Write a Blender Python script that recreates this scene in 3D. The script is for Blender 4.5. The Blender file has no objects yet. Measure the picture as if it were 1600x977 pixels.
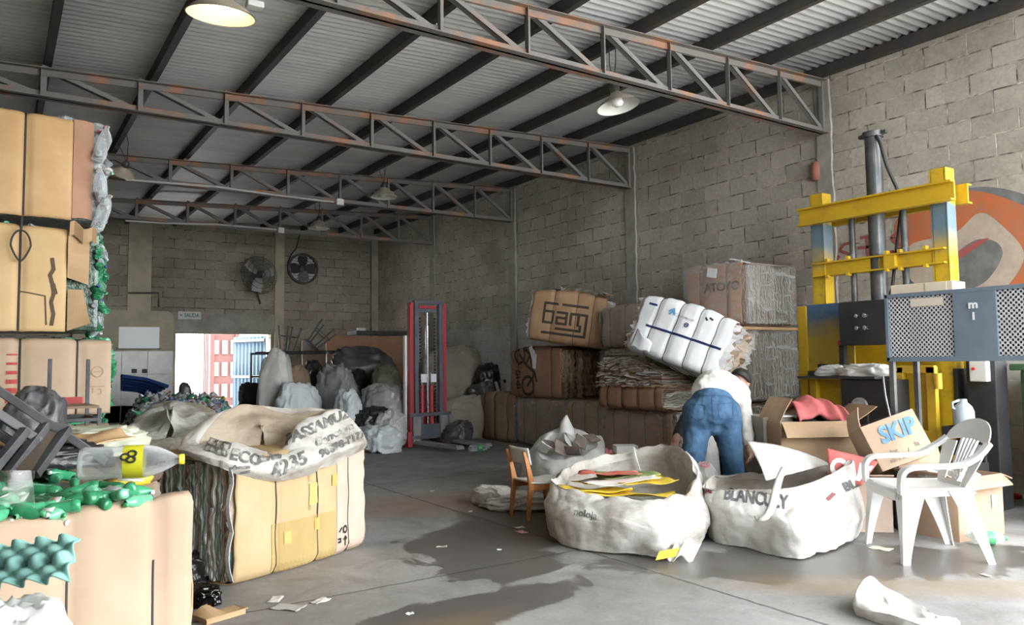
import bpy, bmesh, math, random
from mathutils import Vector, Matrix, Euler, noise
from mathutils.bvhtree import BVHTree
PI = math.pi
rnd = random.Random(7)
SC = bpy.context.scene
COL = SC.collection

# ------------------------------------------------------------------ camera, world, exposure
CAM_F, YAW, PITCH, ROLL, CAM_H = 1199.5, 0.5935, 0.0644, -0.0126, 1.2
def _axes():
    cy, sy, cp, sp = math.cos(YAW), math.sin(YAW), math.cos(PITCH), math.sin(PITCH)
    w = Vector((sy*cp, cy*cp, sp)); r = Vector((cy, -sy, 0)); u = r.cross(w)
    cr, sr = math.cos(ROLL), math.sin(ROLL)
    return r*cr + u*sr, u*cr - r*sr, w
AR, AU, AW = _axes()
cam_data = bpy.data.cameras.new('camera')
cam_data.sensor_width = 36.0
cam_data.lens = 36.0*CAM_F/1600.0
cam_data.clip_start = 0.02
cam = bpy.data.objects.new('camera', cam_data)
COL.objects.link(cam)
cam.matrix_world = Matrix(((AR.x, AU.x, -AW.x, 0), (AR.y, AU.y, -AW.y, 0), (AR.z, AU.z, -AW.z, CAM_H), (0, 0, 0, 1)))
SC.camera = cam

world = bpy.data.worlds.new('sky_world')
SC.world = world
world.use_nodes = True
bg = world.node_tree.nodes['Background']
bg.inputs[0].default_value = (0.93, 0.97, 1.0, 1)
bg.inputs[1].default_value = 14.5
SC.view_settings.view_transform = 'Standard'
SC.view_settings.look = 'None'
SC.view_settings.gamma = 1.0
SC.view_settings.use_curve_mapping = False
SC.view_settings.exposure = 0.0
cy = SC.cycles
cy.max_bounces = 7
cy.diffuse_bounces = 4
cy.glossy_bounces = 3
cy.transmission_bounces = 4
cy.transparent_max_bounces = 10
cy.caustics_reflective = False
cy.caustics_refractive = False
cy.sample_clamp_indirect = 6.0

def pix(px, py):
    return AW + AR*((px-800.0)/CAM_F) - AU*((py-488.5)/CAM_F)
def dep(px, py, d):                       # world point seen at a pixel, at depth d along the view axis
    return Vector((0, 0, CAM_H)) + pix(px, py)*d
def atz(px, py, z=0.0):
    r = pix(px, py); return Vector((0, 0, CAM_H)) + r*((z-CAM_H)/r.z)
def atX(px, py, X):
    r = pix(px, py); return Vector((0, 0, CAM_H)) + r*(X/r.x)
def atY(px, py, Y):
    r = pix(px, py); return Vector((0, 0, CAM_H)) + r*(Y/r.y)

# ------------------------------------------------------------------ materials
MATS = {}
def nt(name):
    m = bpy.data.materials.new(name); m.use_nodes = True
    t = m.node_tree; b = t.nodes['Principled BSDF']
    return m, t, b
def ramp(t, src, stops):
    r = t.nodes.new('ShaderNodeValToRGB')
    e = r.color_ramp.elements
    while len(e) < len(stops): e.new(0.5)
    for el, (p, c) in zip(e, stops):
        el.position = p; el.color = (*c, 1) if len(c) == 3 else c
    t.links.new(src, r.inputs[0]); return r.outputs[0]
def noise_node(t, vec, scale, detail=4, rough=0.6, dist=0.0):
    n = t.nodes.new('ShaderNodeTexNoise')
    n.inputs['Scale'].default_value = scale; n.inputs['Detail'].default_value = detail
    n.inputs['Roughness'].default_value = rough; n.inputs['Distortion'].default_value = dist
    if vec is not None: t.links.new(vec, n.inputs['Vector'])
    return n.outputs['Fac']
def mapping(t, scale=(1, 1, 1), rot=(0, 0, 0), loc=(0, 0, 0), kind='Object'):
    tc = t.nodes.new('ShaderNodeTexCoord'); mp = t.nodes.new('ShaderNodeMapping')
    mp.inputs['Scale'].default_value = scale; mp.inputs['Rotation'].default_value = rot; mp.inputs['Location'].default_value = loc
    t.links.new(tc.outputs[kind], mp.inputs[0]); return mp.outputs[0]
def mixc(t, fac, a, b, mode='MIX'):
    n = t.nodes.new('ShaderNodeMix'); n.data_type = 'RGBA'; n.blend_type = mode
    for s, v in ((0, fac), (6, a), (7, b)):
        if isinstance(v, (int, float)): n.inputs[s].default_value = v
        elif isinstance(v, tuple): n.inputs[s].default_value = (*v, 1) if len(v) == 3 else v
        else: t.links.new(v, n.inputs[s])
    return n.outputs[2]
def math_node(t, op, a, b=0.0, c=None, clamp=False):
    n = t.nodes.new('ShaderNodeMath'); n.operation = op; n.use_clamp = clamp
    for i, v in enumerate((a, b, c)):
        if v is None: continue
        if isinstance(v, (int, float)): n.inputs[i].default_value = v
        else: t.links.new(v, n.inputs[i])
    return n.outputs[0]
def bump(t, b, h, strength=0.3, dist=0.01):
    n = t.nodes.new('ShaderNodeBump'); n.inputs['Strength'].default_value = strength; n.inputs['Distance'].default_value = dist
    t.links.new(h, n.inputs['Height']); t.links.new(n.outputs[0], b.inputs['Normal'])

def mat(name, c, c2=None, scale=6.0, rough=0.7, metal=0.0, bmp=0.0, bscale=40.0, stretch=(1, 1, 1), lo=0.4, hi=0.65, spec=0.5, attr=False, trans=0.0, twosided=None):
    """plain procedural material: two colours mixed by noise, optional bump, optional per-face colour attribute multiplied in"""
    if name in MATS: return MATS[name]
    m, t, b = nt(name)
    v = mapping(t, stretch)
    base = None
    if c2 is not None:
        f = noise_node(t, v, scale)
        base = ramp(t, f, [(lo, c), (hi, c2)])
    if attr:
        a = t.nodes.new('ShaderNodeAttribute'); a.attribute_name = 'Col'
        base = mixc(t, 1.0, a.outputs[0], base if base is not None else c, 'MULTIPLY')
    if base is not None: t.links.new(base, b.inputs['Base Color'])
    else: b.inputs['Base Color'].default_value = (*c, 1)
    b.inputs['Roughness'].default_value = rough; b.inputs['Metallic'].default_value = metal
    b.inputs['Specular IOR Level'].default_value = spec
    if bmp: bump(t, b, noise_node(t, v, bscale, 3), bmp, 0.01)
    if trans:
        out = t.nodes['Material Output']
        tr = t.nodes.new('ShaderNodeBsdfTranslucent'); mx = t.nodes.new('ShaderNodeMixShader'); mx.inputs[0].default_value = trans
        if base is not None: t.links.new(base, tr.inputs[0])
        else: tr.inputs[0].default_value = (*c, 1)
        t.links.new(b.outputs[0], mx.inputs[1]); t.links.new(tr.outputs[0], mx.inputs[2]); t.links.new(mx.outputs[0], out.inputs[0])
    MATS[name] = m
    return m
def clear_mat(name, c, clear=0.6, rough=0.12, attr=False):
    """thin plastic film or bottle wall: part see-through, part shiny"""
    if name in MATS: return MATS[name]
    m, t, b = nt(name)
    b.inputs['Base Color'].default_value = (*c, 1); b.inputs['Roughness'].default_value = rough
    out = t.nodes['Material Output']
    tr = t.nodes.new('ShaderNodeBsdfTransparent'); tr.inputs[0].default_value = (*[min(1, x*0.6+0.4) for x in c], 1)
    if attr:
        a = t.nodes.new('ShaderNodeAttribute'); a.attribute_name = 'Col'
        t.links.new(a.outputs[0], b.inputs['Base Color']); t.links.new(mixc(t, 0.45, a.outputs[0], (1, 1, 1)), tr.inputs[0])
    mx = t.nodes.new('ShaderNodeMixShader')
    lw = t.nodes.new('ShaderNodeLayerWeight'); lw.inputs[0].default_value = 0.35
    f = math_node(t, 'MULTIPLY', math_node(t, 'SUBTRACT', 1.0, lw.outputs['Facing']), clear)
    t.links.new(f, mx.inputs[0]); t.links.new(b.outputs[0], mx.inputs[1]); t.links.new(tr.outputs[0], mx.inputs[2])
    t.links.new(mx.outputs[0], out.inputs[0])
    MATS[name] = m
    return m
def emit_mat(name, c, s):
    m, t, b = nt(name)
    b.inputs['Base Color'].default_value = (*c, 1); b.inputs['Emission Color'].default_value = (*c, 1); b.inputs['Emission Strength'].default_value = s
    MATS[name] = m
    return m

# ------------------------------------------------------------------ mesh builder
class MB:
    def __init__(s): s.v, s.f, s.mi, s.col, s.cm, s.c = [], [], [], [], 0, (1, 1, 1)
    def add(s, vs, fs):
        o = len(s.v); s.v += [tuple(p) for p in vs]
        for f in fs:
            s.f.append(tuple(i+o for i in f)); s.mi.append(s.cm); s.col.append(s.c)
    def box(s, c, size, R=None, taper=1.0):
        hx, hy, hz = size[0]/2, size[1]/2, size[2]/2; c = Vector(c); vs = []
        for z, k in ((-hz, 1.0), (hz, taper)):
            for x, y in ((-hx, -hy), (hx, -hy), (hx, hy), (-hx, hy)):
                p = Vector((x*k, y*k, z)); vs.append(c + (R @ p if R is not None else p))
        s.add(vs, [(0, 3, 2, 1), (4, 5, 6, 7), (0, 1, 5, 4), (1, 2, 6, 5), (2, 3, 7, 6), (3, 0, 4, 7)])
    def cbox(s, c, size, ch=0.01, R=None):
        """box with chamfered edges"""
        bm = bmesh.new(); bmesh.ops.create_cube(bm, size=1.0)
        bmesh.ops.scale(bm, vec=size, verts=bm.verts); bmesh.ops.bevel(bm, geom=bm.edges[:], offset=ch, segments=2, affect='EDGES', profile=0.6)
        s.bm(bm, Matrix.Translation(Vector(c)) @ (R.to_4x4() if R is not None else Matrix()))
    def bm(s, bm, M=Matrix()):
        bm.verts.index_update()
        s.add([M @ v.co for v in bm.verts], [[v.index for v in f.verts] for f in bm.faces]); bm.free()
    def bar(s, a, b, w, h, up=Vector((0, 0, 1))):
        a, b = Vector(a), Vector(b); x = (b-a); L = x.length; x.normalize()
        y = up.cross(x)
        if y.length < 1e-4: y = Vector((0, 1, 0)).cross(x)
        y.normalize(); z = x.cross(y)
        s.box((a+b)/2, (L, w, h), Matrix((x, y, z)).transposed())
    def angle(s, a, b, w, t, n1, n2):
        """L section from a to b: legs along n1 and n2"""
        a, b, n1, n2 = Vector(a), Vector(b), Vector(n1), Vector(n2)
        x = (b-a); L = x.length; x.normalize()
        for p, q in ((n1, n2), (n2, n1)):
            s.box((a+b)/2 + p*(w/2) + q*(t/2), (L, w, t), Matrix((x, p, q)).transposed())
    def tube(s, pts, r, n=8, cap=True, closed=False):
        pts = [Vector(p) for p in pts]; k = len(pts); rr = r if isinstance(r, (list, tuple)) else [r]*k
        ref = Vector((0, 0, 1)); vs = []
        for i, p in enumerate(pts):
            if closed: d = pts[(i+1) % k]-pts[i-1]
            else: d = pts[min(i+1, k-1)]-pts[max(i-1, 0)]
            if d.length < 1e-9: d = Vector((0, 0, 1))
            d.normalize()
            u = ref - d*ref.dot(d)
            if u.length < 0.05: u = Vector((1, 0, 0)) - d*d.x
            u.normalize(); w = d.cross(u); ref = u
            for j in range(n):
                a = 2*PI*j/n; vs.append(p + u*(math.cos(a)*rr[i]) + w*(math.sin(a)*rr[i]))
        fs = []
        for i in range(k if closed else k-1):
            i2 = (i+1) % k
            for j in range(n): fs.append((i*n+j, i*n+(j+1) % n, i2*n+(j+1) % n, i2*n+j))
        if cap and not closed: fs += [tuple(range(n))[::-1], tuple(range((k-1)*n, k*n))]
        s.add(vs, fs)
    def lathe(s, prof, n=24, M=Matrix(), cap=False):
        vs, fs = [], []; k = len(prof)
        for r, z in prof:
            for j in range(n):
                a = 2*PI*j/n; vs.append(M @ Vector((r*math.cos(a), r*math.sin(a), z)))
        for i in range(k-1):
            for j in range(n): fs.append((i*n+j, i*n+(j+1) % n, (i+1)*n+(j+1) % n, (i+1)*n+j))
        if cap: fs += [tuple(range(n))[::-1], tuple(range((k-1)*n, k*n))]
        s.add(vs, fs)
    def grid(s, fn, nu, nv, cu=False, cv=False):
        """fn(u, v) with u, v in 0..1"""
        mu, mv = (nu if cu else nu+1), (nv if cv else nv+1)
        vs = [fn(i/nu, j/nv) for j in range(mv) for i in range(mu)]
        fs = [(j*mu+i, j*mu+(i+1) % mu, ((j+1) % mv)*mu+(i+1) % mu, ((j+1) % mv)*mu+i) for j in range(nv) for i in range(nu)]
        s.add(vs, fs)
    def prism(s, poly, z0, z1, M=Matrix()):
        n = len(poly)
        vs = [M @ Vector((x, y, z0)) for x, y in poly] + [M @ Vector((x, y, z1)) for x, y in poly]
        s.add(vs, [tuple(range(n))[::-1], tuple(range(n, 2*n))] + [(i, (i+1) % n, n+(i+1) % n, n+i) for i in range(n)])
    def build(s, name, mats, parent=None, smooth=False, col=False, solid=0.0, sub=0, bev=0.0, offset=-1):
        me = bpy.data.meshes.new(name); me.from_pydata(s.v, [], s.f)
        mats = mats if isinstance(mats, (list, tuple)) else [mats]
        for m in mats: me.materials.append(m)
        if len(mats) > 1: me.polygons.foreach_set('material_index', s.mi)
        if smooth: me.polygons.foreach_set('use_smooth', [True]*len(me.polygons))
        if col:
            ca = me.color_attributes.new('Col', 'FLOAT_COLOR', 'CORNER'); d = []
            for p, c in zip(me.polygons, s.col): d += [c[0], c[1], c[2], 1.0]*p.loop_total
            ca.data.foreach_set('color', d)
        me.update()
        o = bpy.data.objects.new(name, me); COL.objects.link(o)
        if parent is not None: o.parent = parent
        if solid:
            md = o.modifiers.new('thick', 'SOLIDIFY'); md.thickness = solid; md.offset = offset
        if bev:
            md = o.modifiers.new('bevel', 'BEVEL'); md.width = bev; md.segments = 2; md.limit_method = 'ANGLE'
        if sub:
            md = o.modifiers.new('sub', 'SUBSURF'); md.levels = sub; md.render_levels = sub
        return o
def tag(o, label=None, cat=None, group=None, kind=None):
    if label: o['label'] = label
    if cat: o['category'] = cat
    if group: o['group'] = group
    if kind: o['kind'] = kind
    return o
def thing(name, label, cat, loc=(0, 0, 0), rot=(0, 0, 0), group=None):
    o = bpy.data.objects.new(name, None); COL.objects.link(o)
    o.location = loc; o.rotation_euler = rot; o.empty_display_size = 0.1
    return tag(o, label, cat, group)
def copy_tree(o, parent=None):
    c = o.copy(); COL.objects.link(c)
    if parent is not None: c.parent = parent
    for ch in list(o.children): copy_tree(ch, c)
    return c
def cr(p, t, closed=False):
    """Catmull-Rom through a list of vectors or floats"""
    n = len(p)
    if closed:
        t = (t % 1.0)*n; i = int(t); f = t-i; q = [p[(i+k) % n] for k in (-1, 0, 1, 2)]
    else:
        t = min(max(t, 0), 1)*(n-1); i = min(int(t), n-2); f = t-i; q = [p[min(max(i+k, 0), n-1)] for k in (-1, 0, 1, 2)]
    return 0.5*((2*q[1]) + (q[2]-q[0])*f + (2*q[0]-5*q[1]+4*q[2]-q[3])*(f*f) + (3*q[1]-q[0]-3*q[2]+q[3])*(f*f*f))
def fold(p, k, seed=0.0):
    """ridged noise, -1..1, sharp creases"""
    a = noise.noise(Vector((p[0]*k+seed, p[1]*k-seed*1.7, p[2]*k+seed*0.6)))
    b = noise.noise(Vector((p[0]*k*2.3-seed, p[1]*k*2.3+seed, p[2]*k*2.3+9.1)))
    return (1-2.4*abs(a))*0.65 + (1-2.4*abs(b))*0.35

# ------------------------------------------------------------------ the setting
XW, YB, XL, YF = 7.41, 16.67, -2.9, -1.2         # right wall, back wall, left wall, front edge of the roof
TRUSS_Y = (4.88, 7.945, 10.93, 13.87)
ZB, ZT, SLOPE, PANEL = 3.62, 4.208, 0.0452, 0.792
def roof_z(x, off=0.0): return ZT + off - SLOPE*(XW-x)

def block_mat(name, axis, c1, c2, mortar, wash):
    m, t, b = nt(name)
    tc = t.nodes.new('ShaderNodeTexCoord'); sp = t.nodes.new('ShaderNodeSeparateXYZ'); t.links.new(tc.outputs['Object'], sp.inputs[0])
    cb = t.nodes.new('ShaderNodeCombineXYZ'); t.links.new(sp.outputs[axis], cb.inputs[0]); t.links.new(sp.outputs[2], cb.inputs[1])
    # a slight wander of the courses
    wn = t.nodes.new('ShaderNodeTexNoise'); wn.inputs['Scale'].default_value = 2.3; t.links.new(tc.outputs['Object'], wn.inputs['Vector'])
    va = t.nodes.new('ShaderNodeVectorMath'); va.operation = 'MULTIPLY_ADD'
    t.links.new(wn.outputs['Color'], va.inputs[0]); va.inputs[1].default_value = (0.03, 0.022, 0); t.links.new(cb.outputs[0], va.inputs[2])
    br = t.nodes.new('ShaderNodeTexBrick'); t.links.new(va.outputs[0], br.inputs['Vector'])
    br.offset = 0.5
    for k, v in (('Scale', 1.0), ('Mortar Size', 0.0075), ('Mortar Smooth', 0.25), ('Bias', 0.0), ('Brick Width', 0.40), ('Row Height', 0.2)): br.inputs[k].default_value = v
    br.inputs['Color1'].default_value = (*c1, 1); br.inputs['Color2'].default_value = (*c2, 1); br.inputs['Mortar'].default_value = (*mortar, 1)
    dirt = noise_node(t, tc.outputs['Object'], 0.9, 6, 0.65)
    c = mixc(t, 1.0, br.outputs['Color'], ramp(t, dirt, [(0.3, (0.72, 0.68, 0.64)), (0.62, (1.1, 1.08, 1.05))]), 'MULTIPLY')
    fine = noise_node(t, tc.outputs['Object'], 26, 4, 0.7)
    c = mixc(t, 1.0, c, ramp(t, fine, [(0.3, (0.84, 0.84, 0.84)), (0.7, (1.1, 1.1, 1.1))]), 'MULTIPLY')
    # mortar squeezed out unevenly: part light lumps, part dark open joints
    mj = noise_node(t, tc.outputs['Object'], 5.0, 3, 0.6)
    dark = math_node(t, 'MULTIPLY', br.outputs['Fac'], ramp(t, mj, [(0.42, (0, 0, 0)), (0.6, (1, 1, 1))]))
    c = mixc(t, math_node(t, 'MULTIPLY', dark, 0.9), c, (0.06, 0.055, 0.05))
    if wash:                              # worn whitewash on the lower courses
        e = math_node(t, 'ADD', sp.outputs[2], math_node(t, 'MULTIPLY', noise_node(t, tc.outputs['Object'], 3.0, 4), 0.25))
        f = math_node(t, 'LESS_THAN', e, wash)
        worn = ramp(t, noise_node(t, tc.outputs['Object'], 4.5, 5, 0.7), [(0.35, (0.2, 0.2, 0.2)), (0.62, (0.75, 0.75, 0.75))])
        c = mixc(t, math_node(t, 'MULTIPLY', f, worn), c, (0.52, 0.52, 0.51))
    t.links.new(c, b.inputs['Base Color'])
    b.inputs['Roughness'].default_value = 0.92; b.inputs['Specular IOR Level'].default_value = 0.2
    lump = math_node(t, 'MULTIPLY', br.outputs['Fac'], math_node(t, 'SUBTRACT', mj, 0.62))
    h = math_node(t, 'ADD', math_node(t, 'MULTIPLY', lump, 3.0), math_node(t, 'MULTIPLY', fine, 0.12))
    bump(t, b, h, 1.0, 0.025)
    return m
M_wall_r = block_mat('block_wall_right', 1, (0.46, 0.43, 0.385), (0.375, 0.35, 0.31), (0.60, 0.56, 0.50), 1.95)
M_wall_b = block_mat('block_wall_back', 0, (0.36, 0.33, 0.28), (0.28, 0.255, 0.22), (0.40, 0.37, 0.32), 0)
M_conc = mat('concrete_column', (0.36, 0.335, 0.30), (0.26, 0.24, 0.215), 4, 0.9, bmp=0.5, bscale=18)
M_plaster = mat('yellowed_plaster', (0.47, 0.42, 0.31), (0.36, 0.33, 0.26), 2.5, 0.9, bmp=0.2)

def floor_mat():
    m, t, b = nt('stained_concrete_floor')
    tc = t.nodes.new('ShaderNodeTexCoord'); v = tc.outputs['Object']
    sp = t.nodes.new('ShaderNodeSeparateXYZ'); t.links.new(v, sp.inputs[0])
    big = noise_node(t, v, 0.75, 6, 0.62); med = noise_node(t, v, 3.2, 6, 0.68, 0.6); fine = noise_node(t, v, 45, 4, 0.7)
    c = ramp(t, big, [(0.28, (0.175, 0.163, 0.155)), (0.5, (0.255, 0.243, 0.234)), (0.72, (0.335, 0.323, 0.312))])
    c = mixc(t, 1.0, c, ramp(t, med, [(0.3, (0.74, 0.72, 0.70)), (0.6, (1.08, 1.08, 1.08))]), 'MULTIPLY')
    c = mixc(t, 1.0, c, ramp(t, fine, [(0.3, (0.88, 0.88, 0.88)), (0.7, (1.08, 1.08, 1.08))]), 'MULTIPLY')
    wob = math_node(t, 'MULTIPLY', math_node(t, 'SUBTRACT', noise_node(t, v, 2.4, 8, 0.68, 0.8), 0.5), 1.9)
    def blob(cx, cy_, rx, ry, a=0.0, soft=0.05):
        ca, sa = math.cos(a), math.sin(a)
        dx = math_node(t, 'SUBTRACT', sp.outputs[0], cx); dy = math_node(t, 'SUBTRACT', sp.outputs[1], cy_)
        ux = math_node(t, 'ADD', math_node(t, 'MULTIPLY', dx, ca/rx), math_node(t, 'MULTIPLY', dy, sa/rx))
        uy = math_node(t, 'ADD', math_node(t, 'MULTIPLY', dx, -sa/ry), math_node(t, 'MULTIPLY', dy, ca/ry))
        r = math_node(t, 'SQRT', math_node(t, 'ADD', math_node(t, 'MULTIPLY', ux, ux), math_node(t, 'MULTIPLY', uy, uy)))
        r = math_node(t, 'ADD', r, wob)
        mr = t.nodes.new('ShaderNodeMapRange'); mr.inputs[1].default_value = 1+soft; mr.inputs[2].default_value = 1-soft
        t.links.new(r, mr.inputs[0]); return mr.outputs[0]
    wet = None
    for args in ((2.95, 4.55, 0.80, 0.50, 0.3), (2.55, 3.95, 0.42, 0.40, 0.8), (1.75, 3.25, 1.0, 0.22, 0.1), (4.2, 2.75, 1.4, 0.40, -0.55), (3.5, 5.0, 0.6, 0.6, 0)):
        k = blob(*args)
        wet = k if wet is None else math_node(t, 'MAXIMUM', wet, k)
    c = mixc(t, math_node(t, 'MULTIPLY', wet, 0.78), c, (0.070, 0.060, 0.054))
    rust = math_node(t, 'MULTIPLY', blob(3.15, 5.9, 0.9, 0.45, -0.3, 0.5), 0.5)
    c = mixc(t, rust, c, (0.27, 0.15, 0.10))
    och = math_node(t, 'MAXIMUM', blob(4.0, 2.25, 0.9, 0.16, -0.7, 0.4), blob(1.7, 3.15, 0.35, 0.12, 0, 0.4))
    c = mixc(t, math_node(t, 'MULTIPLY', och, 0.5), c, (0.22, 0.15, 0.075))
    # slab joints, one each way
    def joint(out, pos, w):
        d = math_node(t, 'ABSOLUTE', math_node(t, 'SUBTRACT', math_node(t, 'ADD', out, math_node(t, 'MULTIPLY', math_node(t, 'SUBTRACT', noise_node(t, v, 7, 4), 0.5), 0.03)), pos))
        mr = t.nodes.new('ShaderNodeMapRange'); mr.inputs[1].default_value = w; mr.inputs[2].default_value = w*0.3
        t.links.new(d, mr.inputs[0]); return mr.outputs[0]
    j = math_node(t, 'MAXIMUM', joint(sp.outputs[0], 3.14, 0.014), joint(sp.outputs[1], 3.90, 0.011))
    j = math_node(t, 'MAXIMUM', j, joint(sp.outputs[1], 7.2, 0.012))
    c = mixc(t, math_node(t, 'MULTIPLY', j, 0.8), c, (0.05, 0.045, 0.04))
    t.links.new(c, b.inputs['Base Color'])
    ro = mixc(t, wet, (0.62, 0.62, 0.62), (0.36, 0.36, 0.36)); t.links.new(ro, b.inputs['Roughness'])
    b.inputs['Specular IOR Level'].default_value = 0.4
    bump(t, b, math_node(t, 'SUBTRACT', math_node(t, 'MULTIPLY', med, 0.4), j), 0.35, 0.01)
    return m
M_floor = floor_mat()
def struct(mb, name, m, **k): return tag(mb.build(name, m, **k), kind='structure')

b = MB(); b.box(((XL+XW)/2, (YF-6+YB)/2, -0.1), (XW-XL+0.4, YB-YF+6.4, 0.2)); struct(b, 'floor', M_floor)
M_yard = mat('light_bounce_yard_gravel', (0.70, 0.68, 0.64), (0.62, 0.60, 0.56), 1.5, 0.95)  # unseen front yard is added, kept pale to bounce daylight up onto the roof
b = MB(); b.box((2, -20, -0.15), (60, 26.0, 0.2)); b.box((2, YB+13.2, -0.15), (60, 26.0, 0.2)); b.box((XW+10.4, 5, -0.16), (20, 24, 0.2)); struct(b, 'ground', M_yard)
b = MB(); b.box((XW+0.1, (2.3+YB)/2, 2.19), (0.2, YB-2.3+0.2, 4.38)); struct(b, 'wall_right', M_wall_r)
DX0, DX1, DZ = 3.04, 4.95, 1.86                   # doorway in the back wall
b = MB()
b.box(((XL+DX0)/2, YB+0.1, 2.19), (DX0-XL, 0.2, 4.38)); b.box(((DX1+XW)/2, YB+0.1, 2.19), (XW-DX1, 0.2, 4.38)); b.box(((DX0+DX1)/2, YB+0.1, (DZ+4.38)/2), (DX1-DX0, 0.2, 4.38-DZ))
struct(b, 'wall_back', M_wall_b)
b = MB(); b.box(((XL+2.0)/2, YF-0.1, 1.95), (2.0-XL, 0.2, 3.9)); struct(b, 'wall_front_light_block', M_wall_b)  # unseen wall, added to hold daylight off the near left side
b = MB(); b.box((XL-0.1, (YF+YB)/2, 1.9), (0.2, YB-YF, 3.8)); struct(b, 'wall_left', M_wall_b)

def roof():
    m, t, bs = nt('galvanised_sheet')
    v = mapping(t, (0.25, 2.0, 1)); f = noise_node(t, v, 2.0, 5)
    t.links.new(ramp(t, f, [(0.3, (0.70, 0.73, 0.72)), (0.65, (0.86, 0.88, 0.87))]), bs.inputs['Base Color'])
    bs.inputs['Metallic'].default_value = 0.25; bs.inputs['Roughness'].default_value = 0.36
    b = MB(); n = int((YB+0.3-YF)/0.09); k = 8; vs, fs = [], []
    for i in range(n*k+1):
        y = YF + i*0.09/k; dz = 0.014*math.sin(2*PI*i/k)
        for x in (XL-0.2, XW+0.25): vs.append((x, y, roof_z(x, 0.165)+dz))
    for i in range(n*k): fs.append((2*i, 2*i+1, 2*i+3, 2*i+2))
    b.add(vs, fs); o = b.build('ceiling', m, smooth=True, solid=0.002); tag(o, kind='structure')
roof()

def rusty(name, c, c2, lo=0.5, hi=0.62):
    return mat(name, c, c2, 2.2, 0.75, bmp=0.15, lo=lo, hi=hi)
M_steel = rusty('rusty_grey_steel', (0.17, 0.155, 0.145), (0.30, 0.155, 0.09))
M_web = rusty('grey_primed_steel', (0.18, 0.17, 0.16), (0.24, 0.16, 0.12), 0.55, 0.75)
M_purlin = mat('dark_painted_purlin', (0.045, 0.045, 0.045), (0.07, 0.055, 0.045), 3, 0.6)

def truss(Y, label):
    r = thing('roof_truss', label, 'roof truss', (XW, Y, ZB), group='roof trusses')
    n = 13
    top = lambda i: Vector((-i*PANEL, 0, ZT-ZB-SLOPE*i*PANEL))
    bot = lambda i: Vector((-i*PANEL, 0, 0))
    for nm, f, dz in (('top_chord', top, 1), ('bottom_chord', bot, -1)):
        a, e = f(0), f(n); x = (e-a).normalized(); up = Vector((-x.z, 0, x.x))*(-1)
        b = MB()
        for s in (1, -1): b.angle(a+Vector((0, s*0.006, 0)), e+Vector((0, s*0.006, 0)), 0.065, 0.008, Vector((0, s, 0)), up*(-dz) if up.z > 0 else up*dz)
        b.build(nm, M_steel, r)
    for i in range(n):
        b = MB(); p, q = bot(i), top(i)
        if q.z > 0.1:
            if i == 0: b.bar(p, q, 0.10, 0.05, Vector((0, 1, 0)))
            else: b.angle(p, q, 0.05, 0.006, Vector((1, 0, 0)), Vector((0, -1, 0)))
            b.build('vertical', M_web, r)
        p, q = top(i+1), bot(i); d = (q-p).normalized(); nn = Vector((-d.z, 0, d.x))
        b = MB(); b.angle(p, q, 0.048, 0.006, nn, Vector((0, 1, 0))); b.build('diagonal', M_web, r)
for Y, l in zip(TRUSS_Y, ('nearest rusty steel roof truss, running over the yellow press', 'second rusty roof truss from the front, above the forklift mast',
                          'third rusty roof truss from the front, behind a hanging lamp', 'rearmost rusty roof truss, just in front of the back wall fans')):
    truss(Y, l)
ords = ['eave', 'first', 'second', 'third', 'fourth', 'fifth', 'sixth', 'seventh', 'eighth', 'ninth', 'tenth', 'eleventh']
for i in range(12):
    x = 7.35 - i*0.88; z = roof_z(x, 0.095); b = MB()
    y0, y1 = YF+0.02, YB
    b.box((x, (y0+y1)/2, z), (0.006, y1-y0, 0.115)); 
    for s in (-1, 1): b.box((x+0.028, (y0+y1)/2, z+s*0.055), (0.056, y1-y0, 0.005)); b.box((x+0.055, (y0+y1)/2, z+s*0.047), (0.005, y1-y0, 0.02))
    o = b.build('roof_purlin', M_purlin)
    tag(o, 'dark steel purlin along the top of the right block wall' if i == 0 else 'dark steel roof purlin, %s inward from the one along the right wall' % ords[i], 'purlin', 'roof purlins')
# columns cast into the walls
for i, Y in enumerate(TRUSS_Y):
    b = MB(); n = 40; rr = random.Random(i)
    vs = []; w = 0.11 if i else 0.10
    for k in range(n+1):
        z = ZT*k/n; j0, j1 = rr.uniform(-0.012, 0.012), rr.uniform(-0.012, 0.012)
        vs += [(XW+0.02, Y-w+j0, z), (XW-0.022, Y-w+0.012+j0, z), (XW-0.022, Y+w-0.012+j1, z), (XW+0.02, Y+w+j1, z)]
    b.add(vs, [(4*k+a, 4*k+4+a, 4*k+5+a, 4*k+1+a) for k in range(n) for a in range(3)])
    struct(b, 'trim_%d' % (i+1), M_conc)
b = MB(); b.box((5.12, YB-0.02, 2.05), (0.2, 0.06, 4.1)); b.box((2.35, YB-0.012, 2.75), (0.42, 0.05, 2.7)); struct(b, 'trim_5', M_plaster)
b = MB(); b.box((XW-0.08, YB-0.05, 2.05), (0.16, 0.1, 4.1)); struct(b, 'trim_6', M_conc)
b = MB(); b.box(((DX0+DX1)/2, YB-0.01, DZ+0.22), (DX1-DX0+0.3, 0.04, 0.42)); struct(b, 'trim_7', M_conc)

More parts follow.
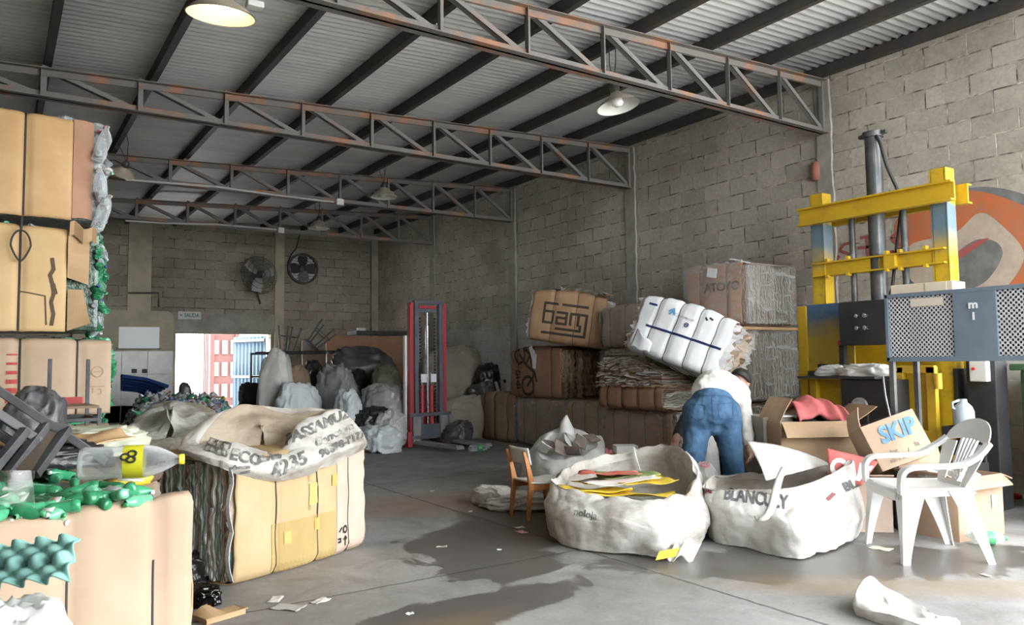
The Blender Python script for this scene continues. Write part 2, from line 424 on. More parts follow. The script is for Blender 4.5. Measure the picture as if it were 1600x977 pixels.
# ------------------------------------------------------------------ builders for the things of the yard
def outward(b, o, d):
    """flip the faces if the one hit from o along d looks away"""
    bv = BVHTree.FromPolygons([Vector(p) for p in b.v], b.f); h = bv.ray_cast(Vector(o), Vector(d))
    if h[0] is not None and h[1].dot(Vector(d)) > 0: b.f = [tuple(reversed(f)) for f in b.f]
    return bv
def cols(b, pal, rr): b.c = rr.choice(pal)
M_card = mat('brown_cardboard', (0.42, 0.27, 0.14), (0.50, 0.335, 0.185), 3.0, 0.8, bmp=0.08, bscale=14, stretch=(1, 1, 2.2))
M_card_ora = mat('orange_brown_cardboard', (0.44, 0.27, 0.12), (0.54, 0.355, 0.18), 2.2, 0.75, bmp=0.08, bscale=14)
M_card_pale = mat('pale_cardboard', (0.42, 0.30, 0.205), (0.48, 0.36, 0.255), 2.0, 0.8, bmp=0.08, bscale=14)
M_card_yel = mat('yellow_cardboard', (0.45, 0.32, 0.165), (0.51, 0.38, 0.21), 2.0, 0.7, bmp=0.05, bscale=10)
M_card_pink = mat('pinkish_cardboard', (0.48, 0.365, 0.285), (0.54, 0.42, 0.34), 2.0, 0.8, bmp=0.05, bscale=10)
M_card_dark = mat('dusty_brown_cardboard', (0.23, 0.155, 0.10), (0.31, 0.22, 0.15), 2.5, 0.85, bmp=0.12, bscale=12)
M_card_red = mat('red_brown_cardboard', (0.30, 0.165, 0.10), (0.38, 0.22, 0.14), 2.5, 0.8, bmp=0.1, bscale=12)
M_white_card = mat('white_coated_board', (0.70, 0.71, 0.73), (0.80, 0.81, 0.82), 3.0, 0.55, bmp=0.06, bscale=9)
M_layers = mat('paper_layers', (0.85, 0.85, 0.85), (1.0, 1.0, 1.0), 9, 0.85, attr=True, bmp=0.3, bscale=30)
M_strap = mat('dark_baling_wire', (0.018, 0.018, 0.018), rough=0.55)
M_ink = mat('black_print', (0.022, 0.02, 0.018), rough=0.8)
M_ink_soft = mat('worn_grey_print', (0.13, 0.125, 0.12), (0.5, 0.48, 0.45), 14, 0.85, lo=0.5, hi=0.66)
M_ink_brown = mat('dark_brown_print', (0.055, 0.04, 0.03), rough=0.8)
M_ink_blue = mat('blue_print', (0.10, 0.30, 0.52), (0.16, 0.36, 0.56), 12, 0.7)
M_ink_navy = mat('navy_tape', (0.012, 0.03, 0.13), rough=0.4)
M_ink_red = mat('red_print', (0.42, 0.06, 0.05), rough=0.8)
M_whiteprint = mat('white_print', (0.78, 0.76, 0.74), rough=0.8)
M_pet = clear_mat('clear_bottle_plastic', (0.80, 0.84, 0.86), 0.9, 0.08, attr=True)
def film_mat():
    m, t, b = nt('clear_wrap_film')
    b.inputs['Base Color'].default_value = (0.72, 0.71, 0.69, 1); b.inputs['Roughness'].default_value = 0.22
    f = ramp(t, noise_node(t, mapping(t, (2.5, 1.2, 7.0)), 2.2, 5, 0.7), [(0.38, (0.07, 0.07, 0.07)), (0.66, (0.42, 0.42, 0.42))])
    tr = t.nodes.new('ShaderNodeBsdfTransparent'); mx = t.nodes.new('ShaderNodeMixShader')
    t.links.new(f, mx.inputs[0]); t.links.new(tr.outputs[0], mx.inputs[1]); t.links.new(b.outputs[0], mx.inputs[2]); t.links.new(mx.outputs[0], t.nodes['Material Output'].inputs[0])
    return m
M_film = film_mat()
M_petsolid = mat('pressed_plastic', (0.45, 0.45, 0.45), (1, 1, 1), 26, 0.15, attr=True, bmp=0.6, bscale=40)
M_tape = mat('brown_tape', (0.56, 0.38, 0.12), rough=0.3)
PAPER = [(0.36, 0.27, 0.19), (0.42, 0.33, 0.24), (0.30, 0.22, 0.15), (0.50, 0.46, 0.42), (0.58, 0.55, 0.52), (0.25, 0.19, 0.14), (0.45, 0.36, 0.27)]
WHITEPAPER = [(0.62, 0.61, 0.60), (0.55, 0.52, 0.49), (0.46, 0.36, 0.26), (0.66, 0.66, 0.67), (0.40, 0.30, 0.20), (0.5, 0.46, 0.42)]
MIXED = [(0.72, 0.70, 0.67), (0.70, 0.58, 0.46), (0.52, 0.37, 0.25), (0.78, 0.77, 0.76), (0.74, 0.73, 0.71), (0.36, 0.24, 0.16), (0.55, 0.40, 0.28), (0.52, 0.47, 0.42), (0.48, 0.40, 0.33), (0.5, 0.47, 0.4), (0.62, 0.58, 0.53), (0.42, 0.22, 0.20)]
DUSTY = [(0.24, 0.19, 0.15), (0.30, 0.25, 0.21), (0.20, 0.16, 0.13), (0.36, 0.32, 0.29), (0.27, 0.21, 0.16)]
YELLOWEND = [(0.32, 0.25, 0.18), (0.42, 0.34, 0.24), (0.27, 0.22, 0.18), (0.34, 0.42, 0.37), (0.56, 0.54, 0.48), (0.46, 0.36, 0.25), (0.22, 0.18, 0.15), (0.4, 0.46, 0.41), (0.66, 0.65, 0.62)]

def project(b, bvh, M, name, m, parent, off=0.0045, maxlen=0.03, smooth=False):
    """lay a flat pattern (drawn in x, y) onto a surface along the z axis of the frame M"""
    bm = bmesh.new(); vs = [bm.verts.new(v) for v in b.v]
    for f in b.f:
        try: bm.faces.new([vs[i] for i in f])
        except ValueError: pass
    bmesh.ops.triangulate(bm, faces=bm.faces[:])
    for _ in range(5):
        es = [e for e in bm.edges if e.calc_length() > maxlen]
        if not es: break
        bmesh.ops.subdivide_edges(bm, edges=es, cuts=1); bmesh.ops.triangulate(bm, faces=[f for f in bm.faces if len(f.verts) > 3])
    z = (M.to_3x3() @ Vector((0, 0, 1))).normalized(); bad = []
    for v in bm.verts:
        p = M @ Vector((v.co.x, v.co.y, 0)); h = bvh.ray_cast(p + z*0.4, -z, 4.0)
        if h[0] is None: bad.append(v); continue
        n = h[1] if h[1].dot(z) > 0 else -h[1]
        v.co = h[0] + n*off
    bmesh.ops.delete(bm, geom=bad, context='VERTS')
    me = bpy.data.meshes.new(name); bm.to_mesh(me); bm.free(); me.materials.append(m)
    o = bpy.data.objects.new(name, me); COL.objects.link(o); o.parent = parent
    return o
def text_mb(txt, size, bold=0.0, sx=1.0, shear=0.0):
    cu = bpy.data.curves.new('lettering', 'FONT'); cu.body = txt; cu.size = size; cu.offset = bold; cu.align_x = 'CENTER'; cu.align_y = 'CENTER'; cu.shear = shear; cu.resolution_u = 3
    o = bpy.data.objects.new('lettering', cu); COL.objects.link(o)
    bpy.context.view_layer.update()
    me = bpy.data.meshes.new_from_object(o.evaluated_get(bpy.context.evaluated_depsgraph_get()))
    b = MB(); b.add([(v.co.x*sx, v.co.y, 0) for v in me.vertices], [tuple(p.vertices) for p in me.polygons])
    bpy.data.objects.remove(o); bpy.data.curves.remove(cu); bpy.data.meshes.remove(me)
    return b
def strokes(lines, w):
    b = MB()
    for ln in lines:
        for p, q in zip(ln[:-1], ln[1:]):
            p, q = Vector((*p, 0)), Vector((*q, 0)); d = (q-p)
            if d.length < 1e-6: continue
            d.normalize(); n = Vector((-d.y, d.x, 0))*(w/2); e = d*(w*0.3)
            b.add([p-e+n, p-e-n, q+e-n, q+e+n], [(0, 1, 2, 3)])
    return b
def arc(cx, cy_, r, a0, a1, n=16, ry=None):
    return [(cx+r*math.cos(math.radians(a0+(a1-a0)*i/n)), cy_+(ry or r)*math.sin(math.radians(a0+(a1-a0)*i/n))) for i in range(n+1)]
def frame(o, x, z):
    x, z = Vector(x).normalized(), Vector(z).normalized(); y = z.cross(x).normalized(); x = y.cross(z)
    M = Matrix((x, y, z)).transposed().to_4x4(); M.translation = Vector(o); return M
FRONT = lambda x, y=-2.0, z=0.0, roll=0.0: frame((x, y, z), (math.cos(roll), 0, math.sin(roll)), (0, -1, 0))

def section(u, a, h, r):
    """rounded rectangle a half-wide, from 0 to h high; u 0..1 starting bottom front"""
    w = 2*a-2*r; g = h-2*r; q = PI*r/2; per = 2*(w+g)+4*q; s = (u % 1.0)*per
    segs = [(g, 0), (q, 1), (w, 2), (q, 3), (g, 4), (q, 5), (w, 6), (q, 7)]
    for L, k in segs:
        if s <= L or k == 7:
            f = s/L
            if k == 0: return (-a, r+g*f)
            if k == 2: return (-a+r+w*f, h)
            if k == 4: return (a, h-r-g*f)
            if k == 6: return (a-r-w*f, 0)
            c = {1: (-a+r, h-r, PI), 3: (a-r, h-r, PI/2), 5: (a-r, r, 0), 7: (-a+r, r, -PI/2)}[k]
            t = c[2]-f*PI/2
            return (c[0]+r*math.cos(t), c[1]+r*math.sin(t))
        s -= L
def layers(b, side, L, W, H, axis, n, prot, pal, rr, wav=0.012, tip=0.0):
    """the ragged edges of pressed sheets at one end of a bale"""
    A, B = (W/2, H) if axis == 'y' else (H/2, W)
    J = 18; n = int(n*1.5)
    for k in range(n):
        t = -1+2*(k+0.5)/n; cols(b, pal, rr); th = 2*A/n*rr.uniform(0.35, 0.95); pr = rr.uniform(-1.0, 1.0)*prot; ph = rr.uniform(0, 50)
        m0, m1 = rr.uniform(0.0, 0.05), 1-rr.uniform(0.0, 0.05)
        if rr.random() < 0.3:
            if rr.random() < 0.5: m0 = rr.uniform(0, 0.5)
            else: m1 = rr.uniform(0.5, 1)
        edge = 1-0.05*max(0, abs(t)*6-5); vs = []
        for j in range(J+1):
            m = (m0+(m1-m0)*j/J-0.5)*B*0.98*edge
            nn = t*A*0.97 + noise.noise(Vector((j*0.16, 5.5, k*0.16)))*wav*2.4 + noise.noise(Vector((j*0.5, ph, k*0.22)))*wav*0.6
            out = pr + noise.noise(Vector((j*1.3, ph, 3.1)))*prot*1.1
            cu = noise.noise(Vector((j*0.9, ph, 7.7)))*wav*0.8
            for x, q in ((-0.10, -th/2), (out, -th/2+cu), (out, th/2+cu), (-0.10, th/2)):
                xx = side*(L/2+x)
                vs.append((xx, nn+q, m+H/2) if axis == 'y' else (xx, m, nn+q+H/2))
        fs = [(4*j+i, 4*j+i+1, 4*j+5+i, 4*j+4+i) for j in range(J) for i in range(3)] + [(0, 1, 2, 3), (4*J, 4*J+3, 4*J+2, 4*J+1)]
        b.add(vs, fs)
    b.c = tuple(c*0.5 for c in pal[0]); b.box((side*(L/2-0.09), 0, H/2), (0.06, W*0.93, H*0.93))
def bale(label, loc, rot, L, W, H, straps, m, pal=PAPER, axis='y', nl=34, prot=0.03, bulge=0.02, r=0.07, seed=1, group=None, wav=0.012, wrapname='cardboard_wrap', name='cardboard_bale', crumple=0.006, strap_r=0.0035, ragged=0.02, M=None, pinch=0.016):
    t = thing(name, label, 'bale', loc, rot, group)
    if M is not None: t.matrix_world = M
    rr = random.Random(seed); b = MB()
    def surf(u, v, off=0.0):
        x = (v-0.5)*L
        y, z = section(u, W/2, H, r)
        s = bulge*(1-(2*(v-0.5))**2)
        for xs in straps: s -= pinch*math.exp(-((x-xs)/0.03)**2)
        ny, nz = y/(W/2), (z-H/2)/(H/2)
        k = max(abs(ny), abs(nz)) or 1
        s += crumple*fold((x, y, z), 3.5, seed) + off
        lift = max(0.0, -nz-0.9)*0   # the underside stays put
        zz = z + (nz/k)*s*(1 if nz > 0 else 0.15)
        if abs(v-0.5) > 0.49: x += ragged*noise.noise(Vector((u*23, v, seed*3.3)))*1.6
        return Vector((x, y + (ny/k)*s, zz))
    b.grid(lambda u, v: surf(u, v), 64, 44, cu=True)
    bvh = outward(b, (0.013, -3, H/2), (0, 1, 0))
    w = b.build(wrapname, m, t, smooth=True, solid=0.005)
    for sd in (-1, 1):
        e = MB(); layers(e, sd, L, W, H, axis, nl, prot, pal, rr, wav); e.build('pressed_sheets', M_layers, t, col=True)
    for xs in straps:
        c = MB(); c.tube([surf(i/60, xs/L+0.5 + 0.004*math.sin(i*0.9+seed), 0.004) for i in range(60)], strap_r, 6, closed=True)
        c.build('baling_wire', M_strap, t)
    return t, bvh, surf

PETPROF = [(0.0, 0.004), (0.03, 0.0), (0.044, 0.012), (0.046, 0.05), (0.041, 0.058), (0.046, 0.068), (0.041, 0.10), (0.046, 0.112), (0.045, 0.16), (0.046, 0.178), (0.034, 0.22), (0.016, 0.25), (0.0135, 0.262)]
def add_bottle(b, M, c, crush=0.4, seed=0, n=10, capc=None, scale=1.0):
    b.c = c; st = len(b.v)
    b.lathe([(r*scale, z*scale) for r, z in PETPROF], n)
    sq = 1-0.3*crush
    for i in range(st, len(b.v)):
        x, y, z = b.v[i]; q = noise.noise(Vector((x*30+seed, y*30, z*18)))
        x *= 1+crush*0.5*q; y *= sq*(1+crush*0.5*noise.noise(Vector((x*25, y*22+seed*2, z*20))))
        b.v[i] = tuple(M @ Vector((x+crush*0.02*math.sin(z*18+seed), y, z)))
    b.c = capc or (0.8, 0.8, 0.82); b.lathe([(0.0155*scale, 0.255*scale), (0.0155*scale, 0.277*scale), (0.0, 0.277*scale)], 8, M)
def rnd_rot(rr): return Euler((rr.uniform(0, 2*PI), rr.uniform(0, 2*PI), rr.uniform(0, 2*PI))).to_matrix().to_4x4()
GREENS = [(0.05, 0.36, 0.16), (0.08, 0.44, 0.22), (0.04, 0.28, 0.12), (0.16, 0.5, 0.3)]
CLEARS = [(0.42, 0.46, 0.48), (0.52, 0.55, 0.56), (0.34, 0.38, 0.40), (0.36, 0.44, 0.50), (0.6, 0.62, 0.63)]

def loft(rings, nu=72, nv=40, wr=0.012, wk=5.0, seed=0.0, vsplit=None):
    """smooth skin through rings of control points, with creases"""
    b = MB()
    def P(u, v): return cr([cr(r, u, True) for r in rings], v)
    def crease(p):   # long drapes running down the cloth
        a = noise.noise(Vector((p.x*3.1+seed, p.y*3.1-seed, p.z*1.1))); return 1-2.6*abs(a)
    def f(u, v):
        p = P(u, v); e = 1e-3
        n = (P(u+e, v)-p).cross(P(u, min(v+e, 1))-P(u, max(v-e, 0)) if v > 0 else P(u, v+e)-p)
        if n.length > 1e-12: n.normalize()
        a = wr*0.6*fold((p.x, p.y, p.z*0.7), wk, seed) + wr*0.24*fold((p.x, p.y, p.z), wk*2.6, seed+4) + wr*0.08*fold((p.x, p.y, p.z), wk*7, seed+9) + wr*0.85*crease(p)
        q = p + n*a
        if q.z < 0.004 and p.z < 0.05: q.z = max(q.z, 0.003)
        return q
    b.grid(f, nu, nv, cu=True)
    if vsplit is not None: b.mi = [1 if (i//nu)/nv > vsplit else 0 for i in range(nu*nv)]
    return b
def blob(size, seed, wr=0.12, wk=3.0, flat=0.25, nu=64, nv=40, power=1.0, top=0.0):
    """a filled sack resting on z = 0"""
    sx, sy, sz = size; b = MB()
    hs = (seed*7.31) % 6.28
    def f(u, v):
        a, t = 2*PI*u, PI*(v-0.5)
        d = Vector((math.cos(t)*math.cos(a), math.cos(t)*math.sin(a), math.sin(t)))
        k = 1 + wr*fold(d, wk*0.55, seed) + wr*0.6*fold(d, wk*1.5, seed+3) + wr*0.22*fold(d, wk*3.5, seed+8)
        e = Vector([math.copysign(abs(q)**0.70, q) for q in d])
        g = 1.0 - 0.06*d.z + 0.12*math.sin(2*a+hs)      # sags wider towards the ground
        p = Vector((e.x*k*g*sx*0.5 + sx*0.10*math.sin(hs)*d.z, e.y*k*g*sy*0.5, e.z*k*sz*0.5*(1+0.12*math.sin(a+hs)*math.cos(t))))
        if top and d.z > 0.75: p.z += top*((d.z-0.75)/0.25)**2
        p.z = max(p.z, -sz/2*(1-flat)) + sz/2*(1-flat)
        return p
    b.grid(f, nu, nv, cu=True)
    return b
def sack(name, label, cat, loc, size, m, seed, rz=0.0, group=None, knot=None, **k):
    """plain tied sack: one body, gathered neck on top"""
    b = blob(size, seed, **k)
    zt = max(v[2] for v in b.v)
    if knot:
        x, y = knot
        b.lathe([(0.05, zt-0.06), (0.022, zt-0.01), (0.02, zt+0.02), (0.045, zt+0.06), (0.075, zt+0.10), (0.05, zt+0.085), (0.0, zt+0.05)], 14, Matrix.Translation((x, y, 0)))
    o = b.build(name, m, smooth=True)
    o.location = loc; o.rotation_euler = (0, 0, rz)
    return tag(o, label, cat, group)
def sheet_thing(name, label, cat, poly, th, m, loc, rot, group=None, bend=0.0):
    """a flat cut sheet, drawn in x, y, with real thickness"""
    b = MB(); b.prism(poly, 0, th)
    o = b.build(name, m); o.location = loc; o.rotation_euler = rot
    return tag(o, label, cat, group)

# ------------------------------------------------------------------ bales along the right wall (their long sides face the aisle, -X)
AISLE = -PI/2            # local front (-y) turned to -X
def wall_bale(label, x0, y0, y1, z0, W, H, n, m, seed, **k):
    L = y1-y0
    return bale(label, (x0+W/2, (y0+y1)/2, z0), (0, 0, AISLE), L, W, H, [L*((i+0.5)/n-0.5) for i in range(n)], m, seed=seed, **k)
def film(t, L, W, H, seed, name='plastic_wrap', m=None):
    b = MB()
    def f(u, v):
        y, z = section(u, W/2+0.045, H+0.05, 0.08); x = (v-0.5)*(L+0.05)
        a = 0.009*fold((x, y*0.5, z*3), 2.2, seed)
        k = 1 + a/max(0.2, W/2)
        return Vector((x, y*k, max(-0.002, z-0.012)*1.0))
    b.grid(f, 48, 30, cu=True)
    for sd in (-1, 1): b.grid(lambda u, v: Vector((sd*(L/2+0.05+0.012*fold((u*2, v*2, sd), 1.5, seed)), (u-.5)*W*0.97, 0.02+v*(H-0.02))), 20, 16)
    b.build(name, m or M_film, t, smooth=True)
G_base, G_up = 'bottom row of bales along the right wall', 'upper bales along the right wall'
t, _, _ = wall_bale('dusty strapped cardboard bale on the floor, farthest of the bottom row by the wall', 6.42, 9.48, 10.45, 0, 0.9, 0.69, 3, M_card_dark, 11, pal=DUSTY, group=G_base, bulge=0.05, crumple=0.02)
t, _, _ = wall_bale('film wrapped bale on the floor under the bale with the bicycle print', 6.42, 8.12, 9.40, 0, 0.9, 0.66, 4, M_card_dark, 12, pal=DUSTY, group=G_base); film(t, 1.28, 0.9, 0.66, 2)
t, _, _ = wall_bale('yellowish film wrapped bale on the floor, left of the brown one behind the standing cards', 6.25, 6.98, 8.02, 0, 0.85, 0.67, 4, mat('yellowed_cardboard', (0.34, 0.24, 0.12), (0.42, 0.30, 0.15), 3, 0.8), 13, pal=DUSTY, group=G_base); film(t, 1.04, 0.85, 0.67, 5)
t, _, _ = wall_bale('red brown cardboard bale on the floor beneath the mixed paper bale', 5.98, 5.86, 6.92, 0, 0.8, 0.64, 4, M_card_red, 14, pal=DUSTY, group=G_base); film(t, 1.06, 0.8, 0.64, 8)
# bale with the bicycle print
t, bv, _ = wall_bale('brown bale printed with a black bicycle, on the film wrapped bottom bale', 6.44, 8.36, 9.58, 0.69, 0.88, 0.68, 3, M_card_red, 21, pal=[(0.46, 0.34, 0.24), (0.54, 0.42, 0.30), (0.38, 0.28, 0.20), (0.60, 0.48, 0.36)], group=G_up, bulge=0.05, prot=0.05, nl=22, crumple=0.01)
wl = [arc(-0.02, 0.60, 0.115, 0, 360, 20), arc(0.16, 0.20, 0.115, 0, 360, 20), [(-0.02, 0.60), (0.13, 0.47), (0.31, 0.36), (0.16, 0.20)], [(0.13, 0.47), (0.22, 0.60), (0.11, 0.66)], [(0.22, 0.60), (0.25, 0.40)], [(0.31, 0.36), (0.34, 0.26)]]
wl = [[((x-.12)*1.22+.10, (y-.38)*1.12+.37) for x, y in l_] for l_ in wl]
project(strokes(wl, 0.042), bv, FRONT(-0.26, z=0.0), 'bicycle_print', M_ink_brown, t)
project(text_mb('Sidi', 0.20, 0.006), bv, FRONT(-0.38, z=0.25, roll=-1.45), 'lettering', M_ink_brown, t)
b = MB()
for i in range(3):
    b.box((0.02+0.03*i, -0.50-0.004*i, 0.62-0.05*i), (0.07, 0.006, 0.22), Euler((0.1, 0.25*(i-1), 0.1)).to_matrix())
b.build('torn_flap', M_white_card, t)
# tilted bales, laid out on the view's own axes but standing where they lie
def axes_matrix(o, e1, n):
    e1 = e1.normalized(); n = (n - e1*n.dot(e1)).normalized(); y = -n; z = e1.cross(y)
    M = Matrix((e1, y, z)).transposed().to_4x4(); M.translation = o; return M
Mp = axes_matrix(Vector((6.62, 8.40, 1.43)), Vector((0.62, -0.76, -0.15)), Vector((-0.80, -0.62, 0.02)))
t, bv, _ = bale('brown bale with a maze like black logo, tipped on top of the bicycle bale', (0, 0, 0), (0, 0, 0), 1.02, 0.66, 0.66, [-0.2, 0.12, 0.34], M_card_ora if False else mat('warm_brown_cardboard', (0.36, 0.215, 0.115), (0.43, 0.275, 0.16), 2.5, 0.8, bmp=0.1, bscale=12), pal=WHITEPAPER, group=G_up, bulge=0.06, prot=0.045, seed=22, M=Mp, crumple=0.012, nl=30)
lg = [[(-.30, .16), (-.30, -.10)], [(-.30, .05), (-.17, .05), (-.17, -.10), (-.30, -.10)], [(-.11, .05), (.02, .05), (.02, -.10), (-.11, -.10), (-.11, -.02), (.02, -.02)],
      [(.08, -.10), (.08, .05), (.29, .05), (.29, -.24), (-.30, -.24)], [(.185, .05), (.185, -.10)], [(-.30, .16), (-.12, .16)], [(-.05, .16), (.29, .16)], [(-.11, -.17), (.22, -.17), (.22, -.10)]]
project(strokes(lg, 0.034), bv, FRONT(-0.02, z=0.36), 'logo_print', M_ink_brown, t)
b = MB(); rr = random.Random(5); b.c = (0.6, 0.6, 0.6)
for i in range(26):
    cols(b, WHITEPAPER, rr); b.box((rr.uniform(-0.3, 0.5), rr.uniform(-0.2, 0.15), 0.73+rr.uniform(0, 0.03)), (rr.uniform(0.06, 0.16), rr.uniform(0.05, 0.12), 0.006), Euler((rr.uniform(-0.6, 0.6), rr.uniform(-0.6, 0.6), rr.uniform(0, 6))).to_matrix())
b.build('loose_paper', M_layers, t, col=True)
# the two grey film wrapped bales between the logo bale and the white bale
for z0, H, l, sd in ((0.71, 0.62, 'grey film wrapped bale behind the mixed paper bale', 31), (1.36, 0.52, 'grey film wrapped bale stacked behind the white bale', 32)):
    t, _, _ = wall_bale(l, 6.55, 6.72, 7.60, z0, 0.76, H, 3, M_card_dark, sd, pal=DUSTY, group=G_up, crumple=0.02); film(t, 0.88, 0.76, H, sd)
# mixed paper bale, sheets pressed in level layers
t, bv, _ = wall_bale('bale of mixed white and brown paper layers under the tipped white bale', 5.84, 5.84, 6.86, 0.66, 0.58, 0.26, 4, M_card_red, 41, pal=MIXED, axis='z', nl=10, group=G_up, prot=0.03)
e = MB(); rr = random.Random(41)
for k in range(26):                                    # open layers above the cardboard tray
    z = 0.255 + k*0.0125; J = 16; cols(e, MIXED, rr); ph = rr.uniform(0, 60); ins = 0.012*max(0, k-20); vs = []
    th = rr.uniform(0.006, 0.016); pr = rr.uniform(-0.03, 0.045)
    per = []
    for s in range(4):
        for j in range(J):
            f = j/J; x, y = [(-.5+1.0*f, -.29), (.5, -.29+.58*f), (.5-1.0*f, .29), (-.5, .29-.58*f)][s]
            q = 1+pr+0.10*noise.noise(Vector((s*5+f*4, ph, 1))); per.append((x*(1+(q-1)*0.5)*(1-ins), y*q*(1-ins), z+0.016*noise.noise(Vector((s*4+f*5, ph*0.05, 2)))))
    n = len(per); vs = per + [(p[0], p[1], p[2]+th) for p in per]
    e.add(vs, [tuple(range(n))[::-1], tuple(range(n, 2*n))] + [(i, (i+1) % n, n+(i+1) % n, n+i) for i in range(n)])
    for q in range(5):
        cols(e, MIXED, rr); e.box((rr.uniform(-.46, .46), -.30-rr.uniform(0, .03), z+0.006), (rr.uniform(.05, .16), rr.uniform(0.03, .09), rr.uniform(.004, .012)), Euler((rr.uniform(-.5, .5), rr.uniform(-.25, .25), rr.uniform(-.5, .5))).to_matrix())
for q in range(24):
    cols(e, MIXED[:6], rr); e.box((rr.uniform(-.42, .40), rr.uniform(-.25, .2), 0.585+rr.uniform(0, .02)), (rr.uniform(.12, .3), rr.uniform(.08, .18), .006), Euler((rr.uniform(-.3, .3), rr.uniform(-.2, .2), rr.uniform(-1, 1))).to_matrix())
e.build('paper_layers', M_layers, t, col=True)
for x in (-.36, -.12, .12, .36):
    c = MB(); c.tube([(x, y, z) for y, z in ((-.31, 0.24), (-.33, .3), (-.332, .45), (-.31, .585), (-.1, .615), (.2, .605), (.31, .57), (.315, .24))], 0.0035, 5); c.build('baling_wire', M_strap, t)
# tipped white bale
Mw = axes_matrix(dep(1062, 578, 8.0), AR*0.76 - AU*0.27 - AW*0.60, -AW*0.80 + AU*0.25 - AR*0.45)
t, bv, sf = bale('white coated bale with a navy stripe, tipped over the mixed paper bale', (0, 0, 0), (0, 0, 0), 1.0, 0.66, 0.60, [-0.30, -0.06, 0.16, 0.36], M_white_card, pal=MIXED[:6]+[(0.42, 0.30, 0.2)], axis='y', nl=36, prot=0.09, bulge=0.05, seed=51, group=G_up, M=Mw, wav=0.02, crumple=0.010, ragged=0.035)
b = MB(); b.box((0.05, 0, 0), (0.84, 0.024, 0.0)); project(b, bv, FRONT(0.0, z=0.29), 'navy_stripe', M_ink_navy, t)
b = MB(); b.add([(-.42, -.01, 0), (-.32, -.01, 0), (-.32, .012, 0), (-.42, .012, 0)], [(0, 1, 2, 3)]); project(b, bv, FRONT(-0.01, z=0.52), 'navy_print', M_ink_navy, t)
project(strokes([[(-.17, .02), (-.13, .05), (-.11, .0)], [(-.13, .03), (-.16, -.01)]], 0.022), bv, FRONT(0, z=0.48), 'logo_print', M_ink_blue, t)
project(text_mb('Celulosa', 0.045), bv, FRONT(-0.03, z=0.48), 'lettering', M_ink_soft, t)
project(strokes([arc(0.06, 0, 0.02, 0, 360, 12), [(0.05, 0), (0.07, 0)]], 0.01), bv, FRONT(0, z=0.41), 'stamp_print', M_ink_navy, t)
project(strokes([[(0.02, 0), (0.12, 0)], [(0.03, -.012), (0.11, -.012)]], 0.004), bv, FRONT(0, z=0.48), 'small_print', M_ink_soft, t)
project(strokes([[(0.22, 0.02), (0.24, 0.0)], [(0.26, 0.03), (0.29, 0.02)]], 0.018), bv, FRONT(0, z=0.52), 'marks_print', M_ink, t)
c = MB(); c.grid(lambda u, v: Vector((-0.42+0.22*u, -0.41-0.05*math.sin(u*3)*v, 0.02+0.20*v*(1-0.5*u)+0.01*math.sin(9*u))), 10, 8); c.build('torn_flap', M_white_card, t, smooth=True, solid=0.004)
# green strip squashed between the white and the mixed bale
b = MB(); b.grid(lambda u, v: dep(1010+150*u, 556+58*u+8*v+3*math.sin(u*14), 8.02+0.35*v) , 30, 4); o = b.build('green_netting', mat('dark_green_netting', (0.05, 0.09, 0.03), (0.11, 0.15, 0.05), 40, 0.7), smooth=True, solid=0.02); tag(o, 'dark green netting squeezed out below the tipped white bale', 'netting')
# the stack of three near the press
for z0, H, l, sd, m_ in ((0.0, 0.72, 'dark film wrapped bale at the foot of the three bale stack', 61, M_card_dark), (0.76, 0.74, 'grey film wrapped bale in the middle of the three bale stack', 62, M_card_dark), (1.55, 0.66, 'top bale of the three bale stack, wrapped in film, TOYO on it', 63, M_card_red)):
    t, bv, _ = wall_bale(l, 6.46, 5.28, 6.03, z0, 0.84, H, 2, m_, sd, pal=[(0.33, 0.28, 0.23), (0.37, 0.32, 0.27), (0.29, 0.24, 0.20), (0.40, 0.36, 0.31)], group=G_up, nl=44, prot=0.02, crumple=0.012)
    film(t, 0.75, 0.84, H, sd)
    if sd == 63:
        project(text_mb('ATOYO', 0.13, 0.003), bv, FRONT(0.14, z=0.42), 'lettering', M_ink_brown, t, off=0.024)
        b = MB(); b.box((0.05, -0.50, 0.58), (0.13, 0.006, 0.10), Euler((0, 0.2, 0)).to_matrix()); b.build('label_tag', M_white_card, t)
        b = MB(); 
        for q in range(7): b.box((-0.2+0.075*q, -0.2+0.06*math.sin(q*2), 0.70+0.012*math.sin(q*1.7)), (0.10, 0.14, 0.012), Euler((0.2*math.sin(q), 0.3*math.cos(q*2), q)).to_matrix())
        b.build('loose_paper', M_white_card, t)
b = MB(); b.box((6.91, 5.66, 1.528), (1.0, 0.86, 0.03), Euler((0.015, 0, 0)).to_matrix()); o = b.build('cardboard_sheet', M_card); tag(o, 'brown cardboard sheet lying between the two upper bales of the stack', 'cardboard')

